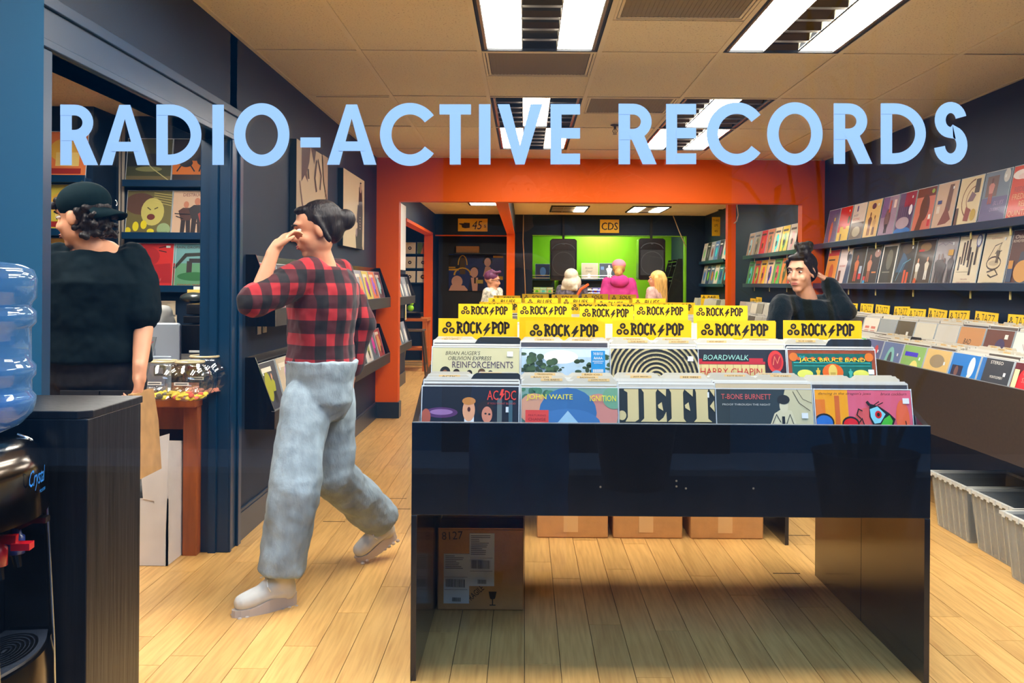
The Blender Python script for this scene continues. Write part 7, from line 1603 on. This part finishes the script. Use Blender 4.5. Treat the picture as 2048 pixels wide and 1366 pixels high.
# ---- background people
def bgp(label, px, ytop, Y, yaw, hyaw, Ht_extra, top, hairm, hairf, sleeve='long', hk=1.0, skin=SKIN, legs=JEANS_D, hpitch=0):
    p = P(px, ytop, Y); Ht = p.z; base = (p.x, Y); t = person(label, base); J = std(base, R(yaw), Ht, .05)
    J['head'] = Vector((p.x, Y, Ht - .115 * hk)) ; hrot = rotm(R(hyaw), R(hpitch))
    figure(t, J, top, legs, skin, BLACKMAT, sleeve=sleeve, size=.012, hk=hk, headrot=hrot)
    hc = J['head'] - t.location; q = lambda x, y, z: hc + hrot @ Vector((x, y, z)); face_bits(t, hc, hrot, hk, hairm)
    mb = MB(); hairf(mb, q, hrot); vox(mb, 'hair', hairm, t, .009, 2)
    return t, q, hrot, J
def bob(mb, q, h): mb.ball(q(0, .02, .04), (.09, .1, .085), rot=h); mb.ball(q(0, .05, -.07), (.120, .075, .085), rot=h); mb.ball(q(.085, .0, -.06), (.042, .055, .085), rot=h); mb.ball(q(-.085, .0, -.06), (.042, .055, .085), rot=h); [mb.ball(q(-.1 + .025 * i, .07, -.13), (.02, .03, .04), rot=h) for i in range(9)]
def longh(mb, q, h):
    mb.ball(q(0, .02, .04), (.088, .098, .08), rot=h); cap(mb, q(0, .05, 0), q(0, .08, -.26), .085, .06); cap(mb, q(.075, .0, .02), q(.08, .02, -.20), .03, .025); cap(mb, q(-.075, .0, .02), q(-.08, .02, -.20), .03, .025)
def shorth(mb, q, h):
    mb.ball(q(0, .025, .05), (.086, .094, .080), rot=h)
    for k_ in range(12): mb.ball(q(.05 * math.cos(k_), -.02 + .05 * math.sin(k_), .105 + .01 * (k_ % 3)), .02)
def bunh(mb, q, h): mb.ball(q(0, .03, .02), (.082, .085, .08), rot=h); mb.ball(q(0, .10, -.05), (.055, .05, .055)); mb.ball(q(.02, .10, -.11), (.03, .03, .05))
PAT = mat('patterned_top', S(200, 196, 176), .8, var=.7, scale=22); PAT2 = mat('speckled_jacket', S(96, 92, 104), .8, var=.8, scale=30)
t, q, h, J = bgp('person with short purple hair and glasses in a pale patterned top before the drawn poster', 985, 543, 12.4, 60, 80, 0, PAT, mat('hair_purple', S(96, 40, 78), .6, var=.4, scale=40), shorth, hpitch=10)
m = MB(); 
for s_ in (-1, 1): vs, fs = ribbon(arc(s_ * .033, .008, .022, .018, 0, 330, 11), .004, True); m.add([q(a, -.088, b) for a, b in vs], fs)
m.tube([q(.055, -.085, .01), q(.08, .0, .01)], .003, 5).tube([q(-.055, -.085, .01), q(-.08, .0, .01)], .003, 5); m.build('glasses', BLACKPL, t)
t, q, h, J = bgp('woman with white bobbed hair and an orange bag strap, seen from behind', 1144, 538, 12.8, 170, 150, 0, PAT2, mat('hair_white', S(222, 214, 190), .6, var=.15, scale=40), bob)
a = J['shR'] - t.location; MB().tube([a + Vector((.06, 0, .06)), a + Vector((-.04, -.13, 0)), a + Vector((-.2, -.15, -.30))], .018, 6).build('bag_strap', mat('strap_orange', S(236, 90, 30), .6), t)
t, q, h, J = bgp('woman in a magenta hooded top and pink cap, seen from behind', 1238, 520, 12.9, 180, 172, 0, mat('hoodie_magenta', S(206, 60, 140), .85, var=.15, scale=10), mat('hair_blond', S(206, 160, 90), .6, var=.3, scale=50), bunh)
PC = mat('cap_pink', S(240, 150, 168), .7)
mb = MB(); mb.ball(q(0, .01, .055), (.092, .104, .074), rot=h, seg=20); o = vox(mb, 'cap', PC, t, .009, 2); MB().ball(q(0, -.13, .03), (.07, .07, .012), rot=h).build('brim', PC, o, True)
mb = MB(); mb.ball(J['neck'] - t.location + Vector((0, -.10, -.04)), (.13, .07, .09)); vox(mb, 'hood', MC['hoodie_magenta'], t, .012, 3)
t, q, h, J = bgp('woman with long blond hair in a pale pink top looking left', 1313, 541, 12.4, -120, -100, 0, mat('top_pink', S(206, 166, 156), .85, var=.3, scale=24), mat('hair_gold', S(222, 176, 100), .6, var=.35, scale=50, stretch=(1, 1, .2)), longh, sleeve='short')
# clerk behind the monitor
t, q, h, J = bgp('person in a grey hooded sweatshirt behind the silver monitor, mostly hidden', 283, 549, 5.95, 20, 20, 0, mat('hoodie_grey', S(150, 150, 146), .9, var=.12, scale=12, bump=.3, bscale=20), HAIRD, shorth)
# photographer, reflected in the window
t = person('photographer in blue jeans standing outside behind the camera, seen only as a reflection', (-.02, -.62)); J = std((-.02, -.62), R(180), 1.76)
J.update(elL=J['f'](.25, -.12, 1.20), wrL=J['f'](.10, -.36, 1.28), elR=J['f'](-.25, -.12, 1.20), wrR=J['f'](-.10, -.36, 1.28))
figure(t, J, mat('jacket_navy', S(20, 34, 60), .8), mat('jeans_blue', S(50, 130, 210), .8, var=.2, scale=10), SKIN, BLACKMAT, size=.012, wide=.03)
hc = J['head'] - t.location; q = lambda x, y, z: hc + Rz(R(180)) @ Vector((x, y, z)); face_bits(t, hc, Rz(R(180)), 1, HAIRD); mb = MB(); shorth(mb, q, Rz(R(180))); vox(mb, 'hair', HAIRD, t, .01, 2)

# ================================================================== palms outside (window reflection)
LEAF = mat('palm_leaf', S(40, 78, 36), .35, var=.3, scale=12)
def palm(x, y, label, seed, n=9, hh=2.6):
    r = random.Random(seed); t = thing('potted_palm', label, 'plant', (x, y, 0), group='palms outside')
    MB().lathe([(.20, 0), (.26, .40), (.27, .42), (.25, .42), (.24, .38)], 24).build('pot', mat('pot_dark', S(40, 42, 46), .5), t, True)
    for s_ in range(n):
        a = r.uniform(0, 6.28); bx, by = .12 * math.cos(a), .12 * math.sin(a); h1 = r.uniform(.8, hh); top = Vector((bx + .35 * math.cos(a), by + .35 * math.sin(a), .38 + h1))
        st = MB().tube([(bx, by, .38), ((bx + top.x) / 2 - .03, (by + top.y) / 2, .38 + h1 * .5), top], [.016, .014, .010], 6).build('stem', mat('palm_stem', S(60, 70, 44), .6), t)
        mb = MB()
        for k in range(13):
            a2 = r.uniform(0, 6.28); ln = r.uniform(.3, .55); d = Vector((math.cos(a2), math.sin(a2), r.uniform(-.1, .7))); sd = d.cross(Vector((0, 0, 1))).normalized() * .018; p = top
            pts = [p, p + d * ln * .5 + Vector((0, 0, .02)), p + d * ln + Vector((0, 0, -.12))]
            mb.add([pts[0] - sd * .3, pts[0] + sd * .3, pts[1] + sd, pts[2], pts[1] - sd], [(0, 1, 2, 4), (4, 2, 3)])
        mb.build('frond', LEAF, st)
palm(1.75, -1.6, 'tall leafy palm in a dark pot outside the window, right of the camera', 1, 12, 2.7); palm(3.4, -.9, 'palm in a dark pot outside the window, farthest right', 2, 11, 2.4); palm(.7, -2.75, 'palm in a dark pot outside near the blue mall wall', 3, 9, 1.6)
